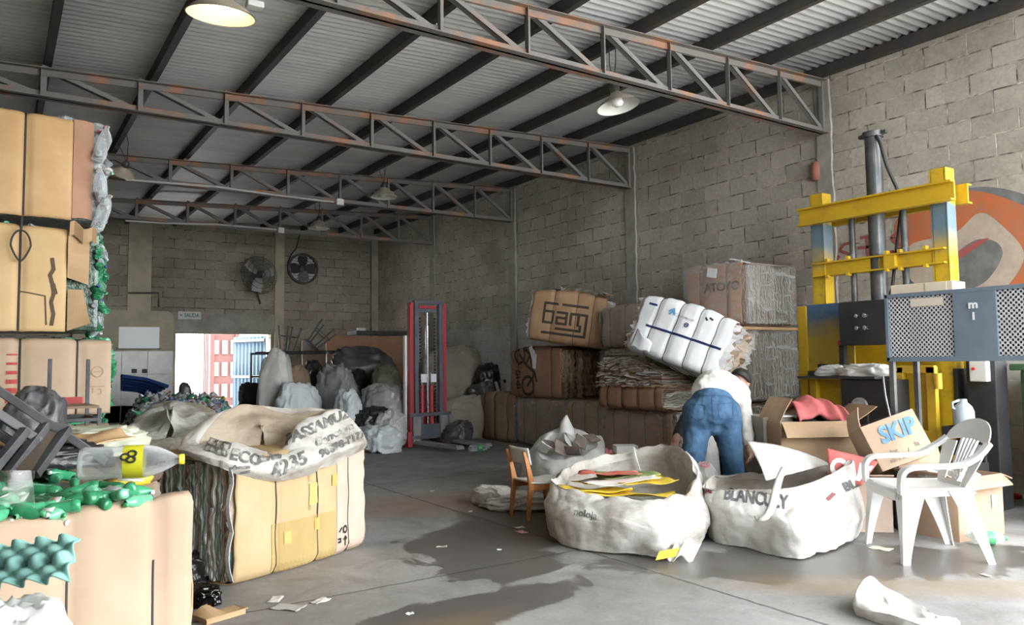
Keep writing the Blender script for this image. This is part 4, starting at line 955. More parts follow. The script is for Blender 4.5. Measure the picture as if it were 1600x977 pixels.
# olive and white bag lying behind
r0 = ring((195, 700, 6.0), (215, 668, 6.3), (270, 655, 6.6), (335, 660, 6.6), (360, 680, 6.2), (330, 712, 5.6), (275, 738, 5.2), (225, 728, 5.3))
r1 = ring((192, 685, 5.95), (205, 655, 6.3), (265, 632, 6.6), (330, 636, 6.6), (362, 665, 6.2), (332, 690, 5.6), (275, 705, 5.2), (222, 700, 5.35))
r2 = ring((200, 668, 5.95), (212, 650, 6.2), (262, 622, 6.5), (300, 632, 6.5), (335, 650, 6.2), (310, 668, 5.7), (268, 682, 5.4), (228, 690, 5.5))
r3 = inward(r2, 0.4, 0.05); r4 = inward(r2, 0.95, 0.03)
t, bv, o0 = bulk_bag('olive stained white bag lying open behind the yellow bale', [[Vector((p.x, p.y, min(p.z, 0.50))) for p in r0], r1, r2, r3, r4], bag_mat('olive_stained_bag', (0.60, 0.58, 0.52), (0.48, 0.44, 0.36), (0.30, 0.25, 0.15), 0.42, 0.6), M_bagd, 9.0, 0.035, 3.0, vs=0.55)

CL = lambda n_: None
# left front bag with printed cards
r0 = ring((850, 828, 5.45), (875, 804, 6.0), (950, 795, 6.23), (1040, 797, 6.15), (1106, 815, 5.72), (1112, 838, 5.27), (1095, 862, 4.83), (1045, 876, 4.62), (980, 872, 4.68), (910, 864, 4.82), (868, 851, 5.04), (852, 840, 5.23))
for p in r0: p.z = 0.004
r1 = ring((846, 790, 5.38), (880, 765, 6.0), (950, 752, 6.25), (1040, 750, 6.15), (1106, 765, 5.72), (1115, 805, 5.22), (1106, 822, 4.80), (1050, 826, 4.58), (980, 822, 4.62), (910, 815, 4.78), (860, 806, 5.0), (846, 800, 5.18))
r1b = ring((856, 765, 5.4), (885, 740, 6.0), (950, 725, 6.25), (1040, 715, 6.15), (1092, 728, 5.72), (1106, 770, 5.25), (1096, 795, 4.88), (1052, 795, 4.68), (985, 795, 4.70), (915, 790, 4.86), (868, 780, 5.04), (852, 775, 5.2))
r2 = ring((872, 742, 5.45), (896, 722, 5.95), (960, 704, 6.2), (1035, 690, 6.12), (1072, 702, 5.72), (1090, 740, 5.3), (1076, 765, 5.0), (1046, 767, 4.82), (1000, 775, 4.82), (930, 768, 4.97), (882, 757, 5.1), (860, 747, 5.24))
r3 = inward(r2, 0.10, 0.08); r4 = inward(r2, 0.14, 0, 0.24); r5 = inward(r2, 0.95, 0, 0.22)
t, bv, o0 = bulk_bag('dirty white bulk bag filled with printed cards, left of the two open bags in front', [r0, r1, r1b, r2, r3, r4, r5], bag_mat('grimy_woven_bag', (0.74, 0.73, 0.70), (0.60, 0.57, 0.52), (0.27, 0.225, 0.17), 0.40, 0.66), M_bagin2, 14.0, 0.032, 3.2, vs=0.52)
view_print(text_mb('noloja', 0.06, 0.001, 1.0), bv, 915, 804, 4.5, -12, t, o0, 'worn_lettering', M_ink_soft)
c = MB(); c.tube([dep(995, 706, 6.14)-o0, dep(990, 700, 6.12)-o0, dep(993, 715, 6.1)-o0, dep(998, 730, 6.08)-o0, dep(1003, 748, 6.05)-o0], 0.012, 6); c.build('lifting_strap', M_bagd, t)
c = MB(); c.grid(lambda u, v: dep(1030+32*u-6*v, 862+14*v-6*u, 4.56-0.02*v)-o0, 6, 5); c.build('yellow_patch', mat('yellow_board', (0.68, 0.47, 0.03), (0.74, 0.54, 0.06), 6, 0.6), t, solid=0.006)
c = MB(); c.grid(lambda u, v: dep(1056+40*u-14*v, 846+28*v+6*math.sin(u*9), 4.62-0.05*v+0.012*math.sin(u*14))-o0, 14, 8); c.build('torn_edge', M_bagw, t, smooth=True, solid=0.004)
M_yel = MATS['yellow_board']
rr = random.Random(3)
cardm = [M_yel, M_yel, mat('white_board', (0.68, 0.67, 0.63), rough=0.5), M_yel, mat('red_board', (0.50, 0.10, 0.07), (0.62, 0.2, 0.14), 7, 0.5), mat('green_board', (0.14, 0.22, 0.08), (0.3, 0.35, 0.12), 7, 0.5), M_yel, mat('dark_board', (0.05, 0.06, 0.04), rough=0.5)]
lab = ['bottommost yellow card fanned out in the left open bag', 'yellow card jutting to the left edge of the bag of cards', 'white backed card lying under the red card in the bag', 'yellow card fanned towards the rear of the bag of cards', 'red card with a white corner, topmost in the left open bag', 'green card half under the red card in the bag', 'yellow card sticking out to the right in the bag of cards', 'dark green card at the back of the bag of cards']
base_c = dep(962, 768, 5.30); ax = Vector((math.cos(-0.2), math.sin(-0.2), 0))
for i, (dx, dy, dz, rz, w, m_) in enumerate(((0.02, -0.12, 0.25, -.35, .62, cardm[0]), (-0.16, 0.02, 0.27, -.15, .5, cardm[1]), (0.02, -0.02, 0.33, -.1, .5, cardm[2]), (0.05, 0.16, 0.29, .3, .5, cardm[3]), (-0.02, 0.04, 0.37, -.45, .40, cardm[4]), (0.14, 0.08, 0.345, .1, .42, cardm[5]), (0.20, -0.02, 0.31, .35, .45, cardm[6]), (0.12, 0.22, 0.30, .6, .4, cardm[7]))):
    p = Vector((base_c.x, base_c.y, 0)) + ax*dx + Vector((-ax.y, ax.x, 0))*dy
    scrap('printed_card', lab[i], (p.x, p.y, dz+0.05), (rr.uniform(-.10, .02), rr.uniform(-.06, .06), rz-0.5), w, w*0.55, m_, group='printed cards in the left open bag', seed=i+40, th=0.004, cat='card', bend=0.035)
# right front bag
r0 = ring((1104, 838, 5.22), (1122, 818, 5.62), (1200, 810, 5.8), (1290, 808, 5.8), (1340, 815, 5.66), (1350, 828, 5.35), (1332, 848, 4.97), (1288, 867, 4.67), (1245, 876, 4.55), (1190, 864, 4.74), (1150, 856, 4.88), (1114, 848, 5.02))
for p in r0: p.z = 0.004
r1 = ring((1098, 780, 5.22), (1114, 762, 5.62), (1200, 752, 5.82), (1290, 750, 5.82), (1348, 765, 5.62), (1356, 790, 5.32), (1350, 806, 4.93), (1300, 818, 4.60), (1240, 822, 4.52), (1185, 812, 4.70), (1138, 804, 4.83), (1102, 796, 5.0))
r1b = ring((1098, 768, 5.2), (1116, 748, 5.6), (1200, 742, 5.8), (1290, 735, 5.8), (1338, 732, 5.55), (1343, 748, 5.27), (1336, 766, 4.95), (1292, 778, 4.72), (1236, 786, 4.66), (1188, 782, 4.78), (1142, 778, 4.88), (1104, 776, 5.0))
r2 = ring((1100, 757, 5.2), (1124, 738, 5.55), (1186, 736, 5.72), (1285, 724, 5.72), (1328, 707, 5.5), (1331, 714, 5.28), (1316, 730, 5.02), (1278, 746, 4.87), (1232, 757, 4.80), (1190, 759, 4.86), (1150, 760, 4.93), (1110, 759, 5.04))
r3 = inward(r2, 0.06, 0.05); r4 = inward(r2, 0.15, 0, 0.22); r5 = inward(r2, 0.95, 0, 0.2)
t, bv, o0 = bulk_bag('bright white bulk bag with a raised flap, right of the two open bags in front', [r0, r1, r1b, r2, r3, r4, r5], M_bagw, M_bagin2, 25.0, 0.028, 3.0, vs=0.52)
c = MB()
def flap(u, v):
    a = dep(1167, 690, 5.5).lerp(dep(1292, 723, 5.6), u); e = dep(1196, 752, 5.0).lerp(dep(1288, 728, 5.45), min(1, u*1.1)); p = a.lerp(e, v)
    return p + AU*(0.03*math.sin(u*PI)*(1-v)) - AW*(0.05*math.sin(v*PI)) + AU*0.004*fold(p, 7, 2.0) - o0
c.grid(flap, 30, 20); c.build('raised_flap', M_bagw, t, smooth=True, solid=0.004)
c = MB(); pts = [dep(1226, 731, 4.98), dep(1218, 748, 4.80), dep(1212, 768, 4.66), dep(1207, 788, 4.60), dep(1200, 803, 4.56), dep(1189, 812, 4.56), dep(1184, 806, 4.60)]
def strap(u, v):
    p = cr(pts, v); return p + AR*((u-0.5)*0.045) - AW*(0.012*math.cos((u-.5)*3)) - o0
c.grid(strap, 4, 30); c.build('lifting_strap', M_bagw, t, smooth=True, solid=0.008)
view_print(text_mb('BLANCULY', 0.115, 0.004, 0.66), bv, 1180, 779, 4.4, -9, t, o0, 'lettering', mat('grey_print', (0.09, 0.09, 0.095), (0.17, 0.17, 0.17), 12, 0.8))
view_print(text_mb('BLA', 0.075, 0.004, 1.0), bv, 1333, 757, 4.7, 22, t, o0, 'lettering', MATS['grey_print'])
view_print(strokes([[(-.025, -.01), (.02, .012)], [(-.02, -.02), (.03, .005)]], 0.013), bv, 1297, 776, 4.4, 15, t, o0, 'red_emblem', mat('faded_red_print', (0.22, 0.07, 0.07), rough=0.8))
view_print(strokes([[(-.02, -.014), (.02, .014)], [(-.02, .012), (.022, -.012)], [(-.025, 0), (.02, 0)]], 0.012), bv, 1106, 768, 4.7, 0, t, o0, 'red_emblem', MATS['faded_red_print'])
# small white bag lying in the foreground
r0 = ring((1336, 948, 3.62), (1366, 930, 3.84), (1410, 938, 3.75), (1450, 955, 3.58), (1476, 972, 3.42), (1465, 990, 3.28), (1420, 985, 3.33), (1385, 972, 3.43), (1350, 962, 3.52))
for p in r0: p.z = 0.003
r1 = ring((1331, 938, 3.62), (1352, 905, 3.80), (1405, 925, 3.72), (1445, 945, 3.56), (1472, 966, 3.42), (1460, 978, 3.28), (1418, 968, 3.32), (1380, 958, 3.42), (1345, 952, 3.52))
r2 = ring((1338, 922, 3.64), (1361, 896, 3.78), (1392, 922, 3.72), (1432, 945, 3.58), (1448, 962, 3.45), (1440, 964, 3.38), (1415, 962, 3.38), (1385, 955, 3.45), (1352, 940, 3.55))
r3 = inward(r2, 0.3, 0.03); r4 = inward(r2, 0.9, 0.06)
t, bv, o0 = bulk_bag('small crumpled white bag lying alone in the right foreground', [r0, r1, r2, r3, r4], M_bagw, M_bagw, 33.0, 0.012, 7.0, 70, 40)
c = MB(); rr = random.Random(2)
b2 = blob((0.16, 0.10, 0.05), 5.5, 0.3, 3.0, nu=24, nv=14); q = dep(1462, 972, 3.36)-o0; c.add([Vector(p)+Vector((q.x, q.y, 0)) for p in b2.v], b2.f); c.build('gathered_end', M_bagw, t, smooth=True)

# ------------------------------------------------------------------ people
M_skin = mat('skin', (0.42, 0.24, 0.17), (0.46, 0.27, 0.19), 8, 0.5)
M_hair = mat('black_hair', (0.012, 0.010, 0.009), (0.022, 0.018, 0.016), 60, 0.6, bmp=0.5, bscale=120)
M_jeans = mat('blue_denim', (0.028, 0.075, 0.145), (0.058, 0.13, 0.225), 7, 0.85, bmp=0.25, bscale=55)
M_sweater = mat('off_white_knit', (0.62, 0.60, 0.55), (0.70, 0.68, 0.64), 6, 0.9, bmp=0.25, bscale=90)
M_jacket = mat('black_jacket', (0.018, 0.020, 0.026), (0.04, 0.045, 0.055), 6, 0.7)
def limb(b, pts, rad, n=14):
    """tapered limb through joints with round ends"""
    P = []; Rr = []
    k = (len(pts)-1)*6
    for i in range(k+1):
        P.append(cr([Vector(p) for p in pts], i/k)); Rr.append(cr(rad, i/k))
    d0, d1 = (P[0]-P[1]).normalized(), (P[-1]-P[-2]).normalized()
    pre = [P[0]+d0*Rr[0]*math.sin(a) for a in (1.35, 0.9, 0.45)]; post = [P[-1]+d1*Rr[-1]*math.sin(a) for a in (0.45, 0.9, 1.35)]
    b.tube(pre+P+post, [Rr[0]*math.cos(a) for a in (1.35, 0.9, 0.45)]+Rr+[Rr[-1]*math.cos(a) for a in (0.45, 0.9, 1.35)], n)
def ell(b, c, r, M=None, n=18):
    R = M or Matrix.Identity(3); c = Vector(c)
    b.grid(lambda u, v: c + R @ Vector((r[0]*math.sin(PI*(0.02+0.96*v))*math.cos(2*PI*u), r[1]*math.sin(PI*(0.02+0.96*v))*math.sin(2*PI*u), -r[2]*math.cos(PI*(0.02+0.96*v)))), n, 12, cu=True)
    k = n*13; o = len(b.v)-k
    b.f += [tuple(range(o, o+n))[::-1], tuple(range(o+k-n, o+k))]; b.mi += [0, 0]; b.col += [b.c, b.c]
def fuse(b, name, m, parent, o0, vox, it=4):
    b.v = [tuple(Vector(p)-o0) for p in b.v]
    o = b.build(name, m, parent, smooth=True)
    r = o.modifiers.new('remesh', 'REMESH'); r.mode = 'VOXEL'; r.voxel_size = vox; r.use_smooth_shade = True
    s = o.modifiers.new('smooth', 'SMOOTH'); s.iterations = it; s.factor = 0.5
    return o
def hand(b, wrist, dirn, palm_n, curl, side=1):
    """palm, four unequal bent fingers and a thumb from the side of the palm"""
    d = Vector(dirn).normalized(); n = Vector(palm_n); n = (n-d*n.dot(d)).normalized(); s = d.cross(n)*side; w = Vector(wrist)
    limb(b, [w, w+d*0.05, w+d*0.085], [0.026, 0.034, 0.030], 10)
    limb(b, [w+d*0.05+s*0.018, w+d*0.085+s*0.022], [0.020, 0.018], 8); limb(b, [w+d*0.05-s*0.018, w+d*0.08-s*0.024], [0.020, 0.017], 8)
    for q, L in ((0.030, 0.070), (0.010, 0.080), (-0.010, 0.075), (-0.028, 0.058)):
        p = w+d*0.085+s*q; a = p+d*L*0.45+n*curl*0.25*L; c = a+d*L*0.3*(1-curl*0.5)+n*curl*0.45*L; e = c+d*L*0.15*(1-curl)+n*curl*0.4*L
        limb(b, [p, a, c, e], [0.0105, 0.0095, 0.009, 0.008], 8)
    p = w+d*0.025+s*0.03; limb(b, [p, p+d*0.03+s*0.024+n*0.012, p+d*0.06+s*0.030+n*0.03], [0.014, 0.012, 0.010], 8)
def head(b, hb, c, face, upv):
    """skull, jaw, nose, brow, lips and ears into b, hair into hb"""
    f = Vector(face).normalized(); u = Vector(upv); u = (u-f*u.dot(f)).normalized(); s = f.cross(u); R = Matrix((s, f, u)).transposed(); c = Vector(c)
    P = lambda x, y, z: c + R @ Vector((x, y, z))
    ell(b, P(0, -0.008, 0.025), (0.073, 0.092, 0.088), R); ell(b, P(0, 0.022, -0.05), (0.054, 0.062, 0.066), R)
    limb(b, [P(0, 0.088, 0.012), P(0, 0.105, -0.022)], [0.009, 0.014], 8); limb(b, [P(-0.04, 0.076, 0.026), P(0, 0.084, 0.03), P(0.04, 0.076, 0.026)], [0.012, 0.012, 0.012], 8)
    limb(b, [P(-0.022, 0.076, -0.055), P(0, 0.083, -0.054), P(0.022, 0.076, -0.055)], [0.007, 0.009, 0.007], 8)
    for q in (-1, 1): ell(b, P(q*0.076, -0.005, -0.005), (0.010, 0.020, 0.030), R, 10)
    hb.grid(lambda a, v: P(0, -0.014, 0.030) + R @ (Vector((0.083*math.sin(v*1.9)*math.cos(2*PI*a), 0.100*math.sin(v*1.9)*math.sin(2*PI*a), 0.094*math.cos(v*1.9))) * (1+0.02*noise.noise(Vector((a*14, v*9, 1)))) + Vector((0, -0.022*v, 0)) + Vector((0, 0, 0.035*max(0, math.sin(2*PI*a))*v))), 30, 14, cu=True)
D = dep
o0 = up(D(1115, 700, 6.02), 0)
t = thing('person', 'person in a white sweater and blue jeans bending over the right open bag', 'person', o0)
b, hb = MB(), MB()
hipl, hipr = D(1092, 652, 6.0), D(1134, 653, 6.0)
kl, kr = D(1084, 716, 5.98), D(1144, 716, 6.0)
al, ar_ = up(D(1083, 790, 6.03), 0.09), up(D(1150, 790, 6.05), 0.09)
pel, wai, che, sho, nec = D(1113, 640, 6.0), D(1113, 624, 6.08), D(1124, 610, 6.36), D(1136, 608, 6.55), D(1150, 606, 6.66)
hc = D(1157, 600, 6.79)
sr, er, wr_ = D(1156, 613, 6.46), D(1165, 655, 6.33), D(1171, 696, 6.20)
sl, el_, wl_ = D(1122, 618, 6.66), D(1140, 664, 6.62), D(1154, 702, 6.50)
limb(b, [pel, wai, che, sho], [0.14, 0.125, 0.145, 0.115], 18); limb(b, [sr, sho, sl], [0.07, 0.10, 0.07]); limb(b, [sho, nec, hc-AU*0.03], [0.075, 0.058, 0.055])
for h_, k_, a_ in ((hipl, kl, al), (hipr, kr, ar_)):
    limb(b, [h_, k_, a_], [0.095, 0.060, 0.042]); f_ = Vector((AW.x*0.7+AR.x*0.4, AW.y*0.7+AR.y*0.4, 0)).normalized()
    limb(b, [up(a_, 0.045)-f_*0.05, up(a_, 0.045)+f_*0.07, up(a_, 0.03)+f_*0.17], [0.038, 0.042, 0.030])
for s_, e_, w_ in ((sr, er, wr_), (sl, el_, wl_)): limb(b, [s_, e_, w_], [0.055, 0.042, 0.030])
hand(b, wr_, (wr_-er)+AR*0.0, -AR+AW*0.3, 0.5, 1); hand(b, wl_, (wl_-el_), -AR, 0.5, -1)
head(b, hb, hc, AW*0.55+AR*0.45-AU*0.75, AR*0.45+AW*0.5+AU*0.45)
fuse(b, 'body', M_skin, t, o0, 0.0075, 3)
hb.v = [tuple(Vector(p)-o0) for p in hb.v]; hb.build('hair', M_hair, t, smooth=True, solid=0.012, offset=0)
b = MB()   # jeans
but = Vector(AW)*-0.035
limb(b, [D(1113, 618, 6.06), D(1112, 640, 6.0)+but*0.4, D(1112, 655, 6.0)], [0.150, 0.165, 0.13], 20)
for h_, k_, a_, q in ((hipl, kl, al, -1), (hipr, kr, ar_, 1)):
    ell(b, D(1112+q*19, 648, 5.97), (0.118, 0.125, 0.135)); limb(b, [D(1112+q*21, 645, 6.0), h_+AR*q*0.006-AU*0.03, k_, up(a_, 0.07)], [0.125, 0.118, 0.086, 0.078], 18)
j = fuse(b, 'jeans', M_jeans, t, o0, 0.011, 5)
j.modifiers.new('folds', 'DISPLACE'); tx = bpy.data.textures.new('cloth_folds', 'CLOUDS'); tx.noise_scale = 0.07; j.modifiers['folds'].texture = tx; j.modifiers['folds'].strength = 0.022; j.modifiers['folds'].mid_level = 0.5; j.modifiers['folds'].texture_coords = 'LOCAL'
b = MB()   # sweater
limb(b, [D(1113, 616, 6.07), D(1116, 610, 6.2), che, sho], [0.165, 0.165, 0.168, 0.135], 20); limb(b, [sr, sho, sl], [0.085, 0.115, 0.085]); limb(b, [sho, nec], [0.085, 0.066])
for s_, e_, w_ in ((sr, er, wr_), (sl, el_, wl_)): limb(b, [s_, e_, w_.lerp(e_, 0.08)], [0.078, 0.060, 0.046])
s_ = fuse(b, 'sweater', M_sweater, t, o0, 0.011, 4)
s_.modifiers.new('folds', 'DISPLACE'); s_.modifiers['folds'].texture = tx; s_.modifiers['folds'].strength = 0.03; s_.modifiers['folds'].texture_coords = 'LOCAL'
dg = bpy.context.evaluated_depsgraph_get(); bvj = BVHTree.FromObject(j, dg)
bvj2 = lambda M: M
def on_jeans(lines, w, px, py, nm, m_):
    M = frame(dep(px, py, 5.5)-o0, AR, -pix(px, py)); return project(strokes(lines, w), bvj, M, nm, m_, t, 0.003, 0.02)
M_st = mat('denim_seam', (0.03, 0.065, 0.14), rough=0.9)
for q, px in ((-1, 1090), (1, 1134)): on_jeans([[(-.055, .05), (.055, .05+q*0.01), (.05, -.05), (0, -.075), (-.05, -.05), (-.055, .05)]], 0.006, px, 642, 'back_pocket', M_st)
on_jeans([[(0, .10), (0.0, 0), (0.004, -.10)]], 0.006, 1113, 640, 'seam', M_st)
on_jeans([[(-.19, -.02), (-.1, .012), (0, .018), (.1, .012), (.19, -.02)]], 0.007, 1113, 622, 'waistband', M_st)
# second person, crouched behind
o0 = up(D(1105, 720, 7.02), 0)
t = thing('person', 'person in a black jacket crouching behind the bent person, hand on yellow cards', 'person', o0)
b, hb, jb, tb = MB(), MB(), MB(), MB()
pe, ch, sh, ne, hc = up(D(1110, 700, 7.22), 0.32), D(1106, 668, 7.2), D(1104, 642, 7.12), D(1106, 628, 7.08), D(1109, 616, 7.04)
limb(b, [pe, ch, sh], [0.13, 0.12, 0.10], 16); limb(b, [sh, ne, hc], [0.07, 0.055, 0.05])
s1, e1, w1 = D(1083, 640, 7.08), D(1068, 664, 6.9), D(1058, 681, 6.68); s2, e2, w2 = D(1126, 642, 7.1), D(1136, 672, 6.9), D(1128, 690, 6.75)
for a, c_, e in ((s1, e1, w1), (s2, e2, w2)): limb(b, [a, c_, e], [0.055, 0.042, 0.028]); limb(jb, [a, c_, e.lerp(c_, 0.12)], [0.075, 0.060, 0.046])
hand(b, w1, (w1-e1)+Vector((0, 0, -.05)), Vector((0, 0, -1)), 0.5, 1); hand(b, w2, (w2-e2), Vector((0, 0, -1)), 0.5, -1)
for q, (kx, fx_) in enumerate(((1090, 1094), (1128, 1126))):
    h_ = pe+AR*(0.09*(2*q-1)); k_ = up(D(kx, 700, 6.80), 0.50); f_ = up(D(fx_, 700, 6.95), 0.07)
    limb(b, [h_, k_, f_], [0.085, 0.058, 0.04]); limb(tb, [h_, k_, f_], [0.105, 0.075, 0.06]); limb(b, [up(f_, 0.04), up(f_-AW*0.14, 0.035)], [0.04, 0.03])
limb(jb, [pe+Vector((0, 0, .03)), ch, sh], [0.165, 0.155, 0.125], 18); limb(jb, [s1, sh, s2], [0.08, 0.10, 0.08]); limb(tb, [pe, pe+Vector((0, 0, .05))], [0.15, 0.15])
head(b, hb, hc+Vector((0, 0, 0.03)), -AW*0.8-AR*0.4-AU*0.4, AU)
fuse(b, 'body', M_skin, t, o0, 0.0085, 3); fuse(jb, 'jacket', M_jacket, t, o0, 0.012, 4); fuse(tb, 'trousers', mat('dark_trousers', (0.03, 0.03, 0.033), rough=0.9), t, o0, 0.012, 4)
hb.v = [tuple(Vector(p)-o0) for p in hb.v]; hb.build('hair', M_hair, t, smooth=True, solid=0.012, offset=0)

# ------------------------------------------------------------------ chairs
M_wood = mat('orange_varnished_wood', (0.36, 0.13, 0.035), (0.46, 0.19, 0.06), 5, 0.45, stretch=(1, 1, 0.2))
M_lam = mat('cream_laminate', (0.60, 0.57, 0.50), (0.66, 0.63, 0.57), 4, 0.4)
t = thing('school_chair', 'small wooden child chair with cream seat and back, beside the bag of cards', 'chair', (3.40, 4.95, 0), (0, 0, -0.10))
hw = 0.135
for s in (-1, 1):
    b = MB(); P = [Vector((-0.015, s*hw, 0)), Vector((0.0, s*hw, 0.14)), Vector((0.015, s*hw, 0.27)), Vector((-0.01, s*hw, 0.40)), Vector((-0.045, s*hw, 0.52))]
    W_ = [0.022, 0.034, 0.046, 0.036, 0.022]; vs = []
    for i in range(17):
        p = cr(P, i/16); w = cr(W_, i/16)
        for dx, dy in ((-w/2, -.011), (w/2, -.011), (w/2, .011), (-w/2, .011)): vs.append(p+Vector((dx, dy, 0)))
    b.add(vs, [(4*i+a, 4*i+(a+1) % 4, 4*i+4+(a+1) % 4, 4*i+4+a) for i in range(16) for a in range(4)]+[(3, 2, 1, 0), (64, 65, 66, 67)]); b.build('rear_leg', M_wood, t, bev=0.004)
    b = MB(); b.tube([(0.285, s*hw, 0.27), (0.30, s*hw, 0.12), (0.315, s*hw, 0)], [0.020, 0.016, 0.011], 8); b.build('leg', M_wood, t)
    b = MB(); b.box((0.15, s*hw, 0.245), (0.28, 0.018, 0.05)); b.build('side_rail', M_wood, t, bev=0.003)
b = MB(); b.box((0.29, 0, 0.25), (0.018, 0.25, 0.04)); b.build('front_rail', M_wood, t, bev=0.003)
b = MB(); b.grid(lambda u, v: Vector((0.01+0.32*u, (v-.5)*0.31, 0.285-0.012*math.sin(u*PI)-0.02*max(0, u-0.85))), 14, 10); b.build('seat', M_lam, t, smooth=True, solid=0.012, offset=0)
b = MB(); b.grid(lambda u, v: Vector((-0.018-0.028*v+0.018*(2*u-1)**2*0+0.03-0.02*(1-(2*u-1)**2), (u-.5)*0.30, 0.42+0.125*v)), 14, 6); b.build('backrest', M_lam, t, smooth=True, solid=0.010, offset=0)

M_pp = mat('white_garden_plastic', (0.72, 0.72, 0.71), (0.78, 0.78, 0.77), 4, 0.35)
t = thing('plastic_chair', 'white plastic garden chair with arms in the right foreground', 'chair', (4.745, 2.56, 0), (0, 0, math.atan2(0.8, 0.6)))
def BK(x, z):   # the curved, leaning back
    k = (z-0.42)/0.40
    return Vector((x, -0.185-0.165*k-0.02*k*k+0.35*x*x, z))
def strip(b, pts, w, th, nrm):
    """flat band along a path, w wide across nrm, th thick"""
    vs = []; n = len(pts)
    for i, p in enumerate(pts):
        d = (pts[min(i+1, n-1)]-pts[max(i-1, 0)]).normalized(); c = Vector(nrm(i)) if callable(nrm) else Vector(nrm); c = (c-d*c.dot(d)).normalized(); e = d.cross(c)
        ww = w[i] if isinstance(w, list) else w
        for a, q in ((-1, -1), (1, -1), (1, 1), (-1, 1)): vs.append(p+c*(a*ww/2)+e*(q*th/2))
    b.add(vs, [(4*i+a, 4*i+4+a, 4*i+4+(a+1) % 4, 4*i+(a+1) % 4) for i in range(n-1) for a in range(4)]+[(0, 1, 2, 3), (4*n-1, 4*n-2, 4*n-3, 4*n-4)])
b = MB()
def seat(u, v):
    x, y = (u-.5)*(0.44-0.06*(1-v)), -0.20+0.44*v
    z = 0.425 - 0.022*math.exp(-((x/0.16)**2+((y-0.0)/0.16)**2)) - 0.02*max(0, v-0.85)/0.15*(v-0.85)/0.15
    return Vector((x, y, z))
b.grid(seat, 26, 24)
b.grid(lambda u, v: Vector(((u-.5)*0.43, 0.24+0.008*v+0.006*math.sin(u*PI), 0.405-0.05*v)), 12, 4)
for s in (-1, 1): b.grid(lambda u, v: Vector((s*(0.19+0.03*u+0.005*v), -0.20+0.44*u, 0.425-0.045*v)), 10, 3)
b.build('seat', M_pp, t, smooth=True, solid=0.006)
b = MB()
half = lambda z: 0.165+0.095*math.sin(min(1, max(0, (z-0.42)/0.30))*PI/2) if z < 0.66 else 0.26*math.sqrt(max(0.0, 1-((z-0.62)/0.20)**2))**0.75
def topband(u, v):
    x = (u-.5)*2; z0_ = 0.665+0.03*(1-x*x); zt = 0.66+0.155*math.sqrt(max(0, 1-x*x))**0.9
    z = z0_+(max(zt, z0_+0.001)-z0_)*v
    return BK(x*0.245, z)
b.grid(topband, 30, 8)
for s in (-1, 1):
    def stile(u, v, s=s):
        z = 0.40+0.27*v; xo = half(z)*0.95; xi = 0.085+0.035*v
        return BK(s*(xi+(xo-xi)*u), z)
    b.grid(stile, 6, 16)
for q in (-2, -1, 0, 1, 2):
    strip(b, [BK(q*0.028*(1+0.45*i/10), 0.50+0.19*i/10) for i in range(11)], 0.012, 0.006, (1, 0, 0))
b.grid(lambda u, v: BK((u-.5)*0.20, 0.40+0.045*v), 8, 4)
b.grid(lambda u, v: BK((0.024+0.018*v)*math.cos(2*PI*u), 0.475+(0.024+0.018*v)*math.sin(2*PI*u)), 20, 2, cu=True)
for a in range(4): strip(b, [BK(0.024*math.cos(a*PI/4)*k, 0.475+0.024*math.sin(a*PI/4)*k) for k in (-1, 0, 1)], 0.008, 0.005, (math.sin(a*PI/4), 0, -math.cos(a*PI/4)))
b.build('backrest', M_pp, t, smooth=False, solid=0.006)
for s in (-1, 1):
    b = MB(); P = [BK(s*0.235, 0.685), Vector((s*0.262, -0.21, 0.625)), Vector((s*0.275, -0.10, 0.572)), Vector((s*0.275, 0.08, 0.562)), Vector((s*0.27, 0.18, 0.555)), Vector((s*0.262, 0.225, 0.525)), Vector((s*0.255, 0.235, 0.47)), Vector((s*0.25, 0.235, 0.40))]
    n_ = 36; pts = [cr(P, i/n_) for i in range(n_+1)]
    strip(b, pts, [0.052+0.014*math.sin(PI*i/n_) for i in range(n_+1)], 0.026, (1, 0, 0))
    b.build('arm', M_pp, t, bev=0.003)
    for nm, top_, bot_, nx in (('leg', Vector((s*0.235, 0.225, 0.42)), Vector((s*0.262, 0.250, 0)), 1), ('leg', Vector((s*0.20, -0.19, 0.42)), Vector((s*0.235, -0.285, 0)), -1)):
        b = MB(); k_ = 12; vs = []
        for i in range(k_+1):
            f_ = i/k_; p = top_.lerp(bot_, f_); w = 0.095*(1-f_)**1.3+0.042; th = 0.005
            # L section: one web across, one web along
            vs += [p+Vector((s*0.012, 0, 0)), p+Vector((s*0.012, -nx*w, 0)), p+Vector((s*0.005, -nx*w, 0)), p+Vector((s*0.005, -nx*th, 0)), p+Vector((-s*(w*0.75-0.012), -nx*th, 0)), p+Vector((-s*(w*0.75-0.012), 0, 0))]
        b.add(vs, [(6*i+a, 6*i+(a+1) % 6, 6*i+6+(a+1) % 6, 6*i+6+a) for i in range(k_) for a in range(6)]+[tuple(range(6)), tuple(range(6*k_, 6*k_+6))[::-1]]); b.build(nm, M_pp, t)

